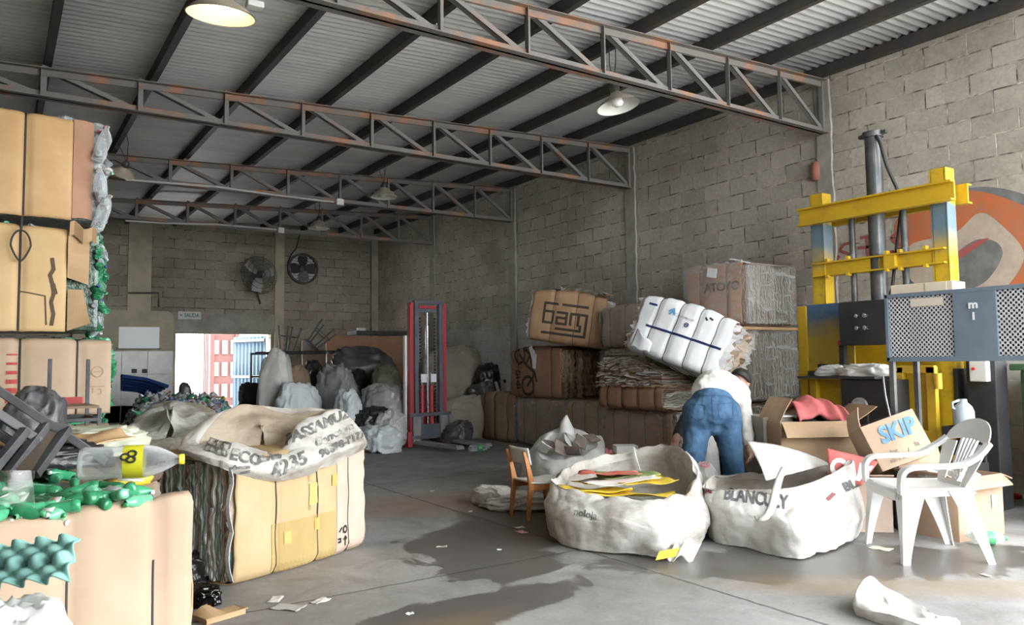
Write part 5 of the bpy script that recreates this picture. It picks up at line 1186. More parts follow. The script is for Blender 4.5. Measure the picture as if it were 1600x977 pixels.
# ------------------------------------------------------------------ things on the floor around the bags
# cards stacked behind the left bag
rr = random.Random(12); c0 = up(D(987, 700, 7.0), 0)
for i in range(9):
    b = MB(); w = rr.uniform(.33, .37); b.box((0, 0, 0.02), (w, 0.24, 0.036)); b.c = (1, 1, 1)
    o = b.build('card_bundle', mat('yellow_card_edges', (0.30, 0.25, 0.07), (0.62, 0.50, 0.10), 40, 0.7, stretch=(0.2, 0.2, 6)), bev=0.003)
    o.location = (c0.x+rr.uniform(-.015, .015), c0.y+rr.uniform(-.015, .015), 0.04*i); o.rotation_euler = (0, 0, -0.55+rr.uniform(-.08, .08))
    tag(o, ['bottom', 'second', 'third', 'fourth', 'fifth', 'sixth', 'seventh', 'eighth', 'topmost'][i]+(' yellow card bundle of the stack behind the bag of cards' if i in (0, 8) else ' yellow card bundle from below in the stack behind the bag of cards'), 'cards', 'stacked yellow card bundles')
b = MB(); b.cbox((0, 0, 0.035), (0.20, 0.17, 0.07), 0.006); o = b.build('white_box', mat('white_box_board', (0.74, 0.73, 0.70), rough=0.6)); o.location = (c0.x-0.05, c0.y+0.03, 0.362); o.rotation_euler = (0, 0, -0.5); tag(o, 'white box lying on top of the stacked yellow card bundles', 'box')
c1 = up(D(1050, 700, 6.72), 0)
for i in range(7):
    b = MB(); b.box((0, 0, 0.025), (0.17, 0.2, 0.046)); o = b.build('card_bundle', MATS['yellow_card_edges'], bev=0.003); o.location = (c1.x, c1.y, 0.05*i); o.rotation_euler = (0, 0, -0.5+rr.uniform(-.1, .1))
    tag(o, ['bottom', 'second', 'third', 'fourth', 'fifth', 'sixth', 'topmost'][i]+(' card bundle of the smaller pile under the crouching hand' if i in (0, 6) else ' card bundle from below in the smaller pile under the crouching hand'), 'cards', 'card bundles under the hand')
o = sack('pink_rag', 'pink rag beside the stacked yellow card bundles', 'rag', up(D(948, 700, 7.0), 0), (0.13, 0.12, 0.40), mat('pink_cloth', (0.50, 0.16, 0.18), rough=0.9), 2.0, 0, wr=0.2)
# film bag with dark card pieces, behind the child chair
M_filmbag = mat('milky_plastic', (0.54, 0.53, 0.50), (0.68, 0.67, 0.65), 7, 0.35, bmp=0.35, bscale=20, trans=0.2)
r0 = ring((812, 772, 6.7), (835, 735, 7.3), (890, 725, 7.5), (945, 732, 7.2), (950, 762, 6.6), (905, 780, 6.35), (855, 785, 6.3))
for p in r0: p.z = 0.004
r1 = ring((818, 725, 6.7), (838, 690, 7.3), (885, 682, 7.5), (940, 690, 7.2), (948, 720, 6.6), (905, 738, 6.3), (855, 742, 6.25))
r2 = ring((835, 700, 6.75), (855, 678, 7.2), (885, 662, 7.4), (925, 678, 7.2), (935, 697, 6.7), (900, 712, 6.45), (860, 716, 6.4))
t, bv, o0 = bulk_bag('milky plastic bag of dark card pieces behind the child chair', [r0, r1, r2, inward(r2, 0.25, 0.03), inward(r2, 0.9, 0.05)], M_filmbag, M_filmbag, 41, 0.03, 3.5, 80, 40, name='plastic_bag')
b = MB(); q = D(884, 676, 7.2)-o0; b.tube([q+Vector((0, 0, -.05)), q+Vector((0.01, 0, 0.03)), q+Vector((0, 0, 0.10)), q+Vector((0.02, 0.01, 0.16))], [0.10, 0.07, 0.045, 0.008], 10); b.build('gathered_neck', M_filmbag, t, smooth=True)
md = mat('dark_brown_board', (0.10, 0.075, 0.065), (0.16, 0.125, 0.11), 6, 0.7)
ml = mat('grey_board', (0.42, 0.40, 0.37), rough=0.8)
for i, (x, y, d, rx, ry, rz, w, h, m_) in enumerate(((862, 694, 6.68, .5, .2, .3, .17, .13, md), (890, 692, 6.70, .9, -.3, 1.0, .18, .14, ml), (878, 700, 6.58, 1.1, .4, -.2, .14, .12, md), (908, 690, 6.75, .7, -.4, .7, .16, .12, md), (850, 700, 6.62, .6, .5, 1.4, .13, .1, ml), (925, 684, 6.9, .6, 0, .2, .15, .1, md), (895, 704, 6.5, .9, 0, 2.2, .13, .1, md))):
    scrap('board_piece', ['dark board piece at the left in the milky bag', 'grey board piece in the middle of the milky bag', 'dark board piece standing at the front of the milky bag', 'dark board piece right of the grey one in the milky bag', 'small grey board piece at the left rim of the milky bag', 'dark board piece by the right rim of the milky bag', 'dark board piece lowest at the right front of the milky bag'][i], D(x, y, d), (rx, ry, rz), w, h, m_, 'board pieces in the milky bag', i, 0.006, bend=0.004)
o = sack('rolled_bag', 'grey rolled up bag lying behind the legs of the child chair', 'bag', up(D(772, 768, 6.5), 0), (0.26, 0.30, 0.17), M_bagd, 6.6, 0.2, wr=0.18, wk=2.6)
o = sack('film_heap', 'flat heap of greyish film under the child chair', 'film', up(D(830, 770, 6.4), 0), (0.60, 0.42, 0.12), M_bagd, 16.6, -0.5, wr=0.22, wk=3.2)
# see-through bag with a pink ring, between the bent person and the bag of cards
o = sack('clear_bag', 'clear bag with a pink ring printed on it, beside the left jeans leg', 'bag', up(D(1103, 795, 5.80), 0), (0.20, 0.20, 0.44), M_filmbag, 5.2, 0.3, wr=0.12, wk=2.4)
b = MB(); q = Vector(o.location); bvq = BVHTree.FromPolygons([Vector(v.co) for v in o.data.vertices], [tuple(p.vertices) for p in o.data.polygons]); pr_ = project(strokes([arc(0, 0, 0.038, 0, 360, 20), arc(0, 0, 0.018, 0, 360, 12)], 0.014), bvq, frame(D(1100, 722, 5.4)-q, AR, -pix(1100, 722)), 'ring_print', mat('pink_print', (0.62, 0.22, 0.26), rough=0.7), o)
o = sack('cloth_bundle', 'white cloth bundle seen between the legs of the bent person', 'cloth', up(D(1105, 700, 6.55), 0.0), (0.20, 0.18, 0.62), M_bagw, 7.7, 0, wr=0.1)
for i, (x, y, w, m_) in enumerate(((812, 825, .07, M_bagw), (905, 795, .05, M_bagw), (690, 855, .07, ml), (735, 800, .05, M_bagw), (775, 735, .06, ml), (905, 840, .03, M_bagw), (815, 832, .09, mat('pale_pink_paper', (0.55, 0.36, 0.34), rough=0.8)), (675, 768, .04, M_bagw), (430, 938, .10, M_bagw), (450, 950, .16, ml), (500, 940, .10, M_bagw), (1376, 858, .13, mat('pale_green_paper', (0.58, 0.62, 0.45), rough=0.8)), (640, 960, .04, M_bagw), (1540, 900, .05, ml), (780, 860, .03, M_bagw), (1590, 776, .04, M_bagw))):
    p = atz(x, y)
    sc = scrap('paper_scrap', ['white paper scrap on the floor left of the bag of cards', 'paper scrap under the edge of the bag of cards', 'flat grey scrap alone on the bare floor, mid picture', 'small white scrap on the reddish floor stain', 'grey scrap near the green bottle on the floor', 'tiny white scrap in the dark wet patch', 'pale pink paper scrap near the child chair', 'white scrap to the right of the yellow bale', 'white torn paper beside the floor joint, below the yellow bale', 'largest grey torn paper along the floor joint below the yellow bale', 'white torn paper farther right along the floor joint', 'pale green paper slip by the front foot of the garden chair', 'tiny white scrap near the bottom edge, left of centre', 'grey scrap right of the garden chair', 'tiny white scrap on the wet floor by the joint', 'white scrap by the red lid at the right'][i], (p.x, p.y, 0.004), (0, 0, i*1.3), w, w*0.6, m_, 'paper scraps on the floor', i, 0.002, 'paper', 0.006)
p = atz(745, 706); big_bottle('soda_bottle', 'clear and green soda bottle lying on the floor before the forklift', (p.x-0.12, p.y, 0.047), (1, -0.25, 0), (0, 0, 1), 0.045, 0.29, (0.8, 0.84, 0.84), (0.08, 0.42, 0.16), (0.08, 0.42, 0.16), group=None)
p = atz(345, 965); b = MB(); b.grid(lambda u, v: Vector(((u-.5)*.22, (v-.5)*.12, 0.03+0.03*math.sin(u*6)*v)), 10, 6); b.box((0, 0, 0.012), (0.2, 0.1, 0.022)); o = b.build('cardboard_scrap', M_card, solid=0.004); o.location = p; o.rotation_euler = (0, 0, 0.3); tag(o, 'crushed cardboard scrap on the floor at the foot of the near left bale', 'cardboard')
p = atz(318, 945); o = sack('plastic_scrap', 'crumpled green and clear plastic beside the foot of the near left bale', 'scrap', p, (0.12, 0.12, 0.10), MATS['green_bottle_plastic'], 3.9, wr=0.3); 
p = atz(322, 905); o = sack('plastic_scrap', 'crumpled black plastic between the near left bale and the yellow bale', 'scrap', p+Vector((-0.03, 0.05, 0)), (0.16, 0.14, 0.15), M_bp, 4.9, wr=0.3)

# ------------------------------------------------------------------ hydraulic baling press by the right wall
def paint_mat(name, yel, blue, zs):
    m, t, b = nt(name); tc = t.nodes.new('ShaderNodeTexCoord'); sp = t.nodes.new('ShaderNodeSeparateXYZ'); t.links.new(tc.outputs['Object'], sp.inputs[0])
    z = math_node(t, 'ADD', sp.outputs[2], math_node(t, 'MULTIPLY', noise_node(t, tc.outputs['Object'], 4, 4), 0.25))
    r = t.nodes.new('ShaderNodeMapRange'); r.inputs[1].default_value = zs[0]; r.inputs[2].default_value = zs[1]; t.links.new(z, r.inputs[0])
    r2 = t.nodes.new('ShaderNodeMapRange'); r2.inputs[1].default_value = zs[2]; r2.inputs[2].default_value = zs[3]; t.links.new(z, r2.inputs[0])
    c = mixc(t, math_node(t, 'SUBTRACT', r.outputs[0], r2.outputs[0]), yel, blue)
    w = ramp(t, noise_node(t, tc.outputs['Object'], 9, 5, 0.7), [(0.58, (0, 0, 0)), (0.7, (0.6, 0.6, 0.6))])
    t.links.new(mixc(t, w, c, (0.16, 0.13, 0.08)), b.inputs['Base Color']); b.inputs['Roughness'].default_value = 0.45
    return m
M_py = mat('chipped_yellow_paint', (0.56, 0.36, 0.015), (0.46, 0.28, 0.02), 5, 0.45, lo=0.45, hi=0.7)
M_post = paint_mat('yellow_blue_paint', (0.56, 0.36, 0.015), (0.12, 0.18, 0.22), (2.15, 2.40, 2.6, 2.62))
M_panel = paint_mat('sprayed_yellow_blue_panel', (0.42, 0.29, 0.03), (0.05, 0.10, 0.18), (1.50, 1.72, 8, 9))
M_gun = mat('dark_gunmetal', (0.07, 0.075, 0.075), (0.13, 0.13, 0.125), 6, 0.4, metal=0.4)
M_chrome = mat('dull_chrome', (0.55, 0.55, 0.55), rough=0.25, metal=0.9)
M_black = mat('matt_black_paint', (0.014, 0.014, 0.015), (0.025, 0.025, 0.027), 4, 0.6)
t = thing('baling_press', 'tall yellow hydraulic press with a grey cylinder, against the right wall', 'press', (6.6, 3.85, 0)); O = Vector(t.location)
def pp(name, m, fn, **k):
    b = MB(); fn(b); b.v = [tuple(Vector(p)-O) for p in b.v]; return b.build(name, m, t, **k)
for y in (4.42, 3.27):
    pp('post', M_post, lambda b: [b.box((6.6, y-0.06, 1.39), (0.14, 0.02, 2.78)), b.box((6.54, y, 1.39), (0.02, 0.12, 2.78)), b.box((6.6, y+0.06, 1.39), (0.14, 0.02, 2.78))], bev=0.003)
for x, nm in ((6.49, 'top_beam'), (6.71, 'top_beam')):
    pp(nm, M_py, lambda b: [b.box((x, 3.845, 2.56), (0.02, 1.46, 0.17)), b.box((x-0.03 if x < 6.6 else x+0.03, 3.845, 2.637), (0.07, 1.46, 0.015)), b.box((x-0.03 if x < 6.6 else x+0.03, 3.845, 2.483), (0.07, 1.46, 0.015))], bev=0.002)
pp('crosshead', M_py, lambda b: [b.box((6.55, 3.845, 2.04), (0.02, 1.24, 0.12)), b.box((6.55, 3.845, 2.10), (0.12, 1.24, 0.014)), b.box((6.55, 3.845, 1.98), (0.12, 1.24, 0.014)), b.box((6.53, 3.70, 2.04), (0.07, 0.10, 0.13))] + [b.box((6.5, y, z), (0.05, 0.03, 0.03)) for y in (4.3, 4.09, 3.72, 3.6, 3.38) for z in (2.12, 1.965)], bev=0.002)
pp('cylinder', M_gun, lambda b: [b.lathe([(0, 1.62), (0.085, 1.62), (0.085, 1.70), (0.072, 1.71), (0.072, 3.20), (0.088, 3.20), (0.088, 3.25), (0, 3.25)], 28, Matrix.Translation((6.6, 3.86, 0))), b.box((6.6, 3.86, 3.23), (0.04, 0.26, 0.03))], smooth=False)
for y in (4.09, 3.60): pp('guide_rod', M_gun, lambda b: [b.lathe([(0, 1.66), (0.028, 1.66), (0.028, 2.5), (0, 2.5)], 16, Matrix.Translation((6.58, y, 0))), b.lathe([(0.028, 2.09), (0.045, 2.09), (0.045, 2.15), (0.028, 2.15)], 16, Matrix.Translation((6.56, y, 0)))])
pp('hose', M_black, lambda b: b.tube([(6.55, 3.80, 3.20), (6.54, 3.76, 3.12), (6.56, 3.72, 2.9), (6.60, 3.66, 2.7), (6.62, 3.64, 2.5), (6.6, 3.68, 2.2), (6.56, 3.72, 1.8), (6.5, 3.75, 1.65)], 0.014, 8), smooth=True)
# the pressing chamber
pp('chamber_panel', M_panel, lambda b: b.box((6.47, 4.29, 1.36), (0.02, 0.50, 0.70)), bev=0.003)
pp('corner_angle', M_py, lambda b: [b.box((6.45, 4.56, 0.85), (0.02, 0.09, 1.70)), b.box((6.52, 4.60, 0.85), (0.16, 0.015, 1.70))], bev=0.002)
pp('lower_frame', M_py, lambda b: [b.box((6.50, 4.24, 0.50), (0.02, 0.62, 1.05)), b.box((6.45, 4.24, 1.03), (0.10, 0.70, 0.06)), b.box((6.46, 4.02, 0.52), (0.06, 0.05, 1.0)), b.box((6.46, 4.46, 0.52), (0.06, 0.07, 1.0)), b.box((6.46, 4.24, 0.30), (0.06, 0.6, 0.04))], bev=0.003)
pp('rear_wall', M_py, lambda b: b.box((6.9, 3.85, 0.85), (0.03, 1.3, 1.7)), bev=0.002)
pp('side_plate', M_black, lambda b: b.box((6.72, 3.2, 0.55), (0.4, 0.03, 1.1)), bev=0.002)
pp('floor_plate', M_py, lambda b: b.box((6.65, 3.85, 0.06), (0.6, 1.4, 0.12)), bev=0.004)
pp('head_block', M_black, lambda b: b.cbox((6.36, 3.79, 1.50), (0.30, 0.46, 0.38), 0.008))
for y in (3.84, 3.765):
    for z in (1.56, 1.455): pp('knob', M_chrome, lambda b: b.lathe([(0, 0), (0.018, 0), (0.018, 0.03), (0.012, 0.034), (0, 0.034)], 14, frame((6.21, y, z), (0, 1, 0), (-1, 0, 0))), smooth=False)
pp('emergency_knob', mat('red_knob', (0.55, 0.02, 0.03), rough=0.3), lambda b: b.lathe([(0, 0), (0.022, 0), (0.026, 0.015), (0.016, 0.03), (0, 0.034)], 16, frame((6.27, 4.05, 1.335), (0, 1, 0), (-1, 0, 0))), smooth=True)
pp('control_stick', M_black, lambda b: [b.box((6.3, 4.05, 1.2), (0.05, 0.05, 0.26)), b.box((6.33, 4.15, 1.12), (0.10, 0.30, 0.05))], bev=0.003)
d = pp('door', M_py, lambda b: [b.box((6.12, 3.43, 0.56), (0.05, 0.06, 1.12)), b.box((6.12, 3.18, 0.56), (0.05, 0.07, 1.12)), b.box((6.12, 3.30, 1.10), (0.05, 0.30, 0.06)), b.box((6.12, 3.30, 0.05), (0.05, 0.30, 0.08)), b.box((6.15, 3.30, 0.56), (0.012, 0.28, 1.05)), b.box((6.11, 3.30, 0.60), (0.03, 0.25, 0.04))], bev=0.003)
for z in (0.25, 0.95): pp('door_hinge', M_py, lambda b: b.lathe([(0, z), (0.03, z), (0.03, z+0.12), (0, z+0.12)], 12, Matrix.Translation((6.09, 3.12, 0))))
# black cabinet with a pulley and the shelf across it
t2 = thing('machine_cabinet', 'black machine cabinet with a round pulley, in front of the yellow press', 'cabinet', (6.05, 3.66, 0)); O = Vector(t2.location); _t = t; t = t2
pp('body', M_black, lambda b: b.cbox((6.10, 3.62, 0.51), (0.30, 0.48, 1.02), 0.01))
pp('pulley', mat('dull_steel_disc', (0.42, 0.42, 0.41), (0.33, 0.33, 0.32), 12, 0.35, metal=0.3), lambda b: b.lathe([(0.0, 0.035), (0.014, 0.035), (0.016, 0.012), (0.045, 0.010), (0.05, 0.022), (0.068, 0.024), (0.072, 0.0)], 36, frame((5.95, 3.69, 0.80), (0, 1, 0), (-1, 0, 0))), smooth=False)
pp('belt', M_gun, lambda b: [b.box((5.94, 3.62, 0.65), (0.012, 0.012, 0.30)), b.box((5.94, 3.76, 0.66), (0.012, 0.012, 0.26), Euler((0.15, 0, 0)).to_matrix())])
pp('shelf', M_black, lambda b: b.box((6.04, 3.86, 1.035), (0.36, 0.72, 0.022)), bev=0.003)
pp('cable', MATS['dull_steel_disc'], lambda b: b.tube([(5.93, 3.47, 1.05), (5.90, 3.44, 0.9), (5.88, 3.40, 0.75), (5.84, 3.34, 0.66)], 0.008, 6), smooth=True)
t = _t
for i, (y, sz, m_, l) in enumerate(((3.98, (0.20, 0.22, 0.09), M_filmbag, 'crumpled white plastic bag at the left end of the black shelf'), (3.66, (0.22, 0.30, 0.10), M_filmbag, 'larger crumpled clear bag at the right end of the black shelf'))):
    o = sack('plastic_bag', l, 'bag', (6.02, y, 1.047), sz, m_, 50+i*3, 0.3, wr=0.28, wk=3.0)
b = MB(); b.cbox((0, 0, 0.02), (0.10, 0.34, 0.04), 0.006); o = b.build('black_case', M_black); o.location = (6.15, 4.10, 1.047); o.rotation_euler = (0, 0, 0.2); tag(o, 'flat black case lying behind the white bag on the shelf', 'case')
b = MB(); b.tube([(0, -.15, 0.02), (0, .15, 0.02)], 0.018, 10); o = b.build('grey_tube', MATS['dull_steel_disc']); o.location = (6.19, 3.72, 1.047); o.rotation_euler = (0, 0, -0.4); tag(o, 'short grey tube lying behind the clear bag on the shelf', 'tube')

# ------------------------------------------------------------------ blue grey perforated cabinet on a stand
def perf_mat():
    m, t, b = nt('perforated_sheet'); tc = t.nodes.new('ShaderNodeTexCoord'); sp = t.nodes.new('ShaderNodeSeparateXYZ'); t.links.new(tc.outputs['Object'], sp.inputs[0])
    k = 2*PI/0.030
    u = math_node(t, 'MULTIPLY', sp.outputs[1], k); v = math_node(t, 'MULTIPLY', sp.outputs[2], k*0.9)
    w = math_node(t, 'MULTIPLY', math_node(t, 'COSINE', math_node(t, 'ADD', u, v)), 1.0); x = math_node(t, 'COSINE', math_node(t, 'SUBTRACT', u, v))
    h = math_node(t, 'GREATER_THAN', math_node(t, 'ADD', w, x), 0.15)
    b.inputs['Base Color'].default_value = (0.52, 0.53, 0.55, 1); b.inputs['Roughness'].default_value = 0.5; b.inputs['Metallic'].default_value = 0.2
    tr = t.nodes.new('ShaderNodeBsdfTransparent'); mx = t.nodes.new('ShaderNodeMixShader')
    t.links.new(h, mx.inputs[0]); t.links.new(b.outputs[0], mx.inputs[1]); t.links.new(tr.outputs[0], mx.inputs[2]); t.links.new(mx.outputs[0], t.nodes['Material Output'].inputs[0])
    return m
M_slate = mat('slate_blue_paint', (0.115, 0.15, 0.19), (0.14, 0.175, 0.215), 4, 0.5)
M_dim = mat('grey_inner_sheet', (0.13, 0.13, 0.13), rough=0.8)
t = thing('perforated_cabinet', 'slate blue cabinet with perforated front panels and the letters mi, on a stand', 'cabinet', (5.3, 2.45, 0)); O = Vector(t.location)
CY0, CY1, CZ0, CZ1 = 1.86, 3.06, 1.17, 1.645
pp('frame', M_slate, lambda b: [b.box((5.3, (CY0+CY1)/2, CZ1-0.012), (0.03, CY1-CY0, 0.028)), b.box((5.3, (CY0+CY1)/2, CZ0+0.014), (0.03, CY1-CY0, 0.032)), b.box((5.3, CY1-0.012, (CZ0+CZ1)/2), (0.03, 0.025, CZ1-CZ0)), b.box((5.3, CY0+0.012, (CZ0+CZ1)/2), (0.03, 0.025, CZ1-CZ0)), b.box((5.3, 2.455, (CZ0+CZ1)/2), (0.026, 0.27, CZ1-CZ0))], bev=0.003)
pm = perf_mat()
for y0, y1 in ((2.59, CY1-0.025), (CY0+0.025, 2.32)): pp('perforated_panel', pm, lambda b: b.box((5.302, (y0+y1)/2, (CZ0+CZ1)/2), (0.004, y1-y0, CZ1-CZ0-0.05)))
pp('casing', M_slate, lambda b: [b.box((5.49, (CY0+CY1)/2, CZ1-0.006), (0.36, CY1-CY0, 0.012)), b.box((5.49, (CY0+CY1)/2, CZ0+0.006), (0.36, CY1-CY0, 0.012)), b.box((5.49, CY1-0.006, (CZ0+CZ1)/2), (0.36, 0.012, CZ1-CZ0)), b.box((5.49, CY0+0.006, (CZ0+CZ1)/2), (0.36, 0.012, CZ1-CZ0))])
pp('inner_sheet', M_dim, lambda b: b.box((5.60, (CY0+CY1)/2, (CZ0+CZ1)/2), (0.01, CY1-CY0-0.02, CZ1-CZ0-0.03)))
for y in (CY1-0.02, CY0+0.02):
    for x in (5.32, 5.64): pp('leg', M_gun if y > 2.5 else M_slate, lambda b: b.box((x, y, CZ0/2), (0.035, 0.035, CZ0)), bev=0.003)
b = MB(); b.add([(0, -0.5, -0.5), (0, 0.5, -0.5), (0, 0.5, 0.5), (0, -0.5, 0.5)], [(0, 1, 2, 3)])
b = MB(); b.box((5.28, 2.455, 1.4), (0.004, 0.4, 0.6)); bvp = BVHTree.FromPolygons([Vector(p)-O for p in b.v], b.f)
M_let = mat('white_lettering', (0.68, 0.69, 0.70), rough=0.6)
for s_, z in (('m', 1.535), ('i', 1.46)): project(text_mb(s_, 0.072, 0.003, 1.1), bvp, frame(Vector((5.1, 2.455, z))-O, (0, -1, 0), (-1, 0, 0)), 'lettering', M_let, t, -0.003 if False else 0.002)
pp('paper_label', mat('beige_label', (0.56, 0.49, 0.40), rough=0.7), lambda b: b.box((5.294, 2.765, 1.575), (0.004, 0.22, 0.055)))
b = MB(); b.cbox((0, 0, 0.035), (0.20, 0.42, 0.07), 0.004); b.c = (1, 1, 1); b.box((-0.102, -0.10, 0.035), (0.004, 0.14, 0.062)); o = b.build('carton', mat('cream_carton', (0.56, 0.47, 0.34), (0.62, 0.54, 0.41), 3, 0.8)); o.location = (5.46, 2.84, CZ1); o.rotation_euler = (0, 0, 0.06); tag(o, 'flat cream carton lying on top of the perforated cabinet', 'box')
b = MB(); b.tube([(5.78, 2.28, 0.0), (5.70, 2.24, 0.6), (5.63, 2.215, 1.15)], 0.014, 10); o = b.build('pole', mat('white_pole', (0.55, 0.54, 0.52), rough=0.5)); tag(o, 'thin whitish pole leaning up against the perforated cabinet', 'pole')

# ------------------------------------------------------------------ behind the stand: dark machinery at the right edge
M_dgreen = mat('dark_green_paint', (0.028, 0.075, 0.032), (0.045, 0.10, 0.045), 3, 0.45)
t = thing('green_container', 'dark green ribbed metal container at the right edge behind the stand', 'container', (7.0, 2.30, 0)); O = Vector(t.location)
pp('tub', M_dgreen, lambda b: [b.cbox((7.0, 2.30, 0.60), (0.6, 1.0, 1.0), 0.03)], smooth=False)
for y in (1.9, 2.15, 2.4, 2.65): pp('rib', M_dgreen, lambda b: b.box((6.68, y, 0.60), (0.06, 0.05, 0.92)), bev=0.006)
pp('rim', M_dgreen, lambda b: b.box((7.0, 2.30, 1.11), (0.7, 1.1, 0.05)), bev=0.006)
for y in (1.95, 2.65): pp('foot', M_black, lambda b: b.box((7.0, y, 0.06), (0.5, 0.1, 0.12)))
t = thing('black_cabinet', 'dark cabinet with a white switch box, beside the yellow press door', 'cabinet', (6.59, 2.99, 0)); O = Vector(t.location)
pp('body', M_black, lambda b: b.cbox((6.59, 2.99, 0.62), (0.20, 0.22, 1.24), 0.01))
pp('switch_box', mat('white_switch_plastic', (0.62, 0.62, 0.60), rough=0.5), lambda b: [b.cbox((6.46, 2.98, 1.08), (0.07, 0.13, 0.16), 0.01)])
pp('switch_button', MATS['red_knob'], lambda b: b.lathe([(0, 0), (0.014, 0), (0.012, 0.012), (0, 0.014)], 12, frame((6.426, 3.01, 1.10), (0, 1, 0), (-1, 0, 0))))
b = MB(); b.lathe([(0, 0), (0.068, 0), (0.074, 0.02), (0.074, 0.12), (0.06, 0.16), (0.03, 0.19), (0.026, 0.215), (0.0, 0.215)], 24); b.tube([(0.06, 0, 0.14), (0.085, 0, 0.15), (0.085, 0, 0.19), (0.03, 0, 0.205)], 0.010, 8)
o = b.build('water_jug', mat('pale_blue_plastic', (0.38, 0.45, 0.50), rough=0.35), smooth=True); o.location = (6.13, 2.96, 0.66); o.rotation_euler = (0, 0, 2.6); tag(o, 'pale blue jug with a handle standing on a dark crate beside the press door', 'jug')
b = MB()
for z in (0.08, 0.22, 0.36, 0.50, 0.63): b.box((0, -0.10, z), (0.24, 0.015, 0.08)); b.box((0, 0.10, z), (0.24, 0.015, 0.08)); b.box((-0.115, 0, z), (0.015, 0.2, 0.08)); b.box((0.115, 0, z), (0.015, 0.2, 0.08))
for x in (-0.1, 0.1):
    for y in (-0.085, 0.085): b.box((x, y, 0.325), (0.03, 0.03, 0.65))
b.box((0, 0, 0.64), (0.22, 0.19, 0.03)); o = b.build('crate', M_black); o.location = (6.13, 2.96, 0); tag(o, 'dark slatted crate standing on end under the pale blue jug', 'crate')
t = thing('tyre', 'black tyre standing on the floor at the right edge', 'tyre', (6.35, 2.32, 0.21), (0.15, 0, 0.25))
b = MB(); 
b.lathe([(0.11, -0.07), (0.13, -0.085), (0.19, -0.085), (0.21, -0.06), (0.21, 0.06), (0.19, 0.085), (0.13, 0.085), (0.11, 0.07), (0.11, -0.07)], 40, Matrix.Rotation(PI/2, 4, 'Y')); b.build('rubber', mat('black_rubber', (0.014, 0.014, 0.014), rough=0.8, bmp=0.4, bscale=30), t, smooth=False)
p = atz(1580, 778); b = MB(); b.lathe([(0, 0.012), (0.06, 0.012), (0.075, 0.03), (0.08, 0.03), (0.08, 0), (0, 0)], 24); o = b.build('plastic_dish', mat('red_lid_plastic', (0.45, 0.03, 0.03), rough=0.4), smooth=False); o.location = p; tag(o, 'red plastic dish on the floor at the right edge', 'dish')
o = sack('white_rag', 'white rag on the floor beside the tyre', 'rag', (6.15, 2.18, 0), (0.16, 0.14, 0.10), M_filmbag, 71, wr=0.25)

# ------------------------------------------------------------------ cartons between the bags and the press
def carton(name, label, size, m, M=None, loc=None, rot=0.0, flaps=(), open_top=True, group=None, th=0.006, inner=None):
    """corrugated carton, origin under its middle; flaps = [(side, angle from upright, length)]"""
    w, d, h = size; t = thing(name, label, 'box', loc or (0, 0, 0), (0, 0, rot), group)
    if M is not None: t.matrix_world = M
    b = MB(); rr = random.Random(len(label)); sg = rr.uniform(0, 9)
    def wall(a, c):
        a, c = Vector(a), Vector(c); n = Vector(((c-a).y, -(c-a).x, 0)).normalized()
        b.grid(lambda u, v: a.lerp(c, u) + Vector((0, 0, h*v)) + n*(0.012*math.sin(PI*u)*math.sin(PI*v*0.8)*math.sin(sg) + 0.006*noise.noise(Vector((u*3+sg, v*3, 0)))*math.sin(PI*u)), 10, 8)
    pts = [(-w/2, -d/2, 0), (w/2, -d/2, 0), (w/2, d/2, 0), (-w/2, d/2, 0)]
    for i in range(4): wall(pts[i], pts[(i+1) % 4])
    b.box((0, 0, 0.004), (w-0.01, d-0.01, 0.006))
    if not open_top: b.grid(lambda u, v: Vector(((u-.5)*w, (v-.5)*d, h-0.002+0.01*math.sin(PI*u)*math.sin(PI*v))), 8, 8)
    bvh = BVHTree.FromPolygons([Vector(p) for p in b.v], b.f)
    b.build('carton_body', m, t, solid=th, offset=0)
    for sd, ang, L in flaps:
        i = {'front': 0, 'right': 1, 'back': 2, 'left': 3}[sd]; a, c = Vector(pts[i]), Vector(pts[(i+1) % 4]); n = Vector(((c-a).y, -(c-a).x, 0)).normalized()
        f = MB(); dirv = Vector((0, 0, 1))*math.cos(ang) + n*math.sin(ang)
        f.grid(lambda u, v: a.lerp(c, 0.01+0.98*u)+Vector((0, 0, h+0.002))+dirv*(L*v)+n*(0.012*math.sin(v*2+sg)*v), 8, 5); f.build('flap', m, t, solid=th, offset=0)
    return t, bvh
M_ply = mat('old_brown_board', (0.34, 0.225, 0.13), (0.42, 0.29, 0.18), 3, 0.85)
E1 = (AR*0.99+AU*0.02-AW*0.1); e_rot = lambda a: YAW*-1+a
c0 = D(1262, 715, 6.05)
carton('carton', 'closed carton on the floor carrying the open box with the red blanket', (0.64, 0.46, 0.40), M_ply, loc=(c0.x, c0.y, 0), rot=-YAW+0.10, open_top=False)
carton('carton', 'open brown box with a red blanket lying on it, behind the bright white bag', (0.60, 0.44, 0.30), M_ply, loc=(c0.x, c0.y, 0.415), rot=-YAW+0.06, flaps=(('right', 1.0, 0.20), ('front', 2.4, 0.15), ('left', -0.5, 0.2)))
carton('carton', 'grey sided box of papers, left of the one under the red blanket', (0.24, 0.36, 0.74), mat('greyed_board', (0.27, 0.235, 0.20), (0.34, 0.30, 0.26), 4, 0.85), loc=(D(1213, 715, 6.2).x-0.02, D(1213, 715, 6.2).y+0.05, 0), rot=-YAW+0.1, flaps=(('right', 0.9, 0.12),))
b = MB(); rr = random.Random(8)
M_red = mat('dusty_red_cloth', (0.36, 0.075, 0.075), (0.46, 0.13, 0.125), 6, 0.9, bmp=0.35, bscale=30)
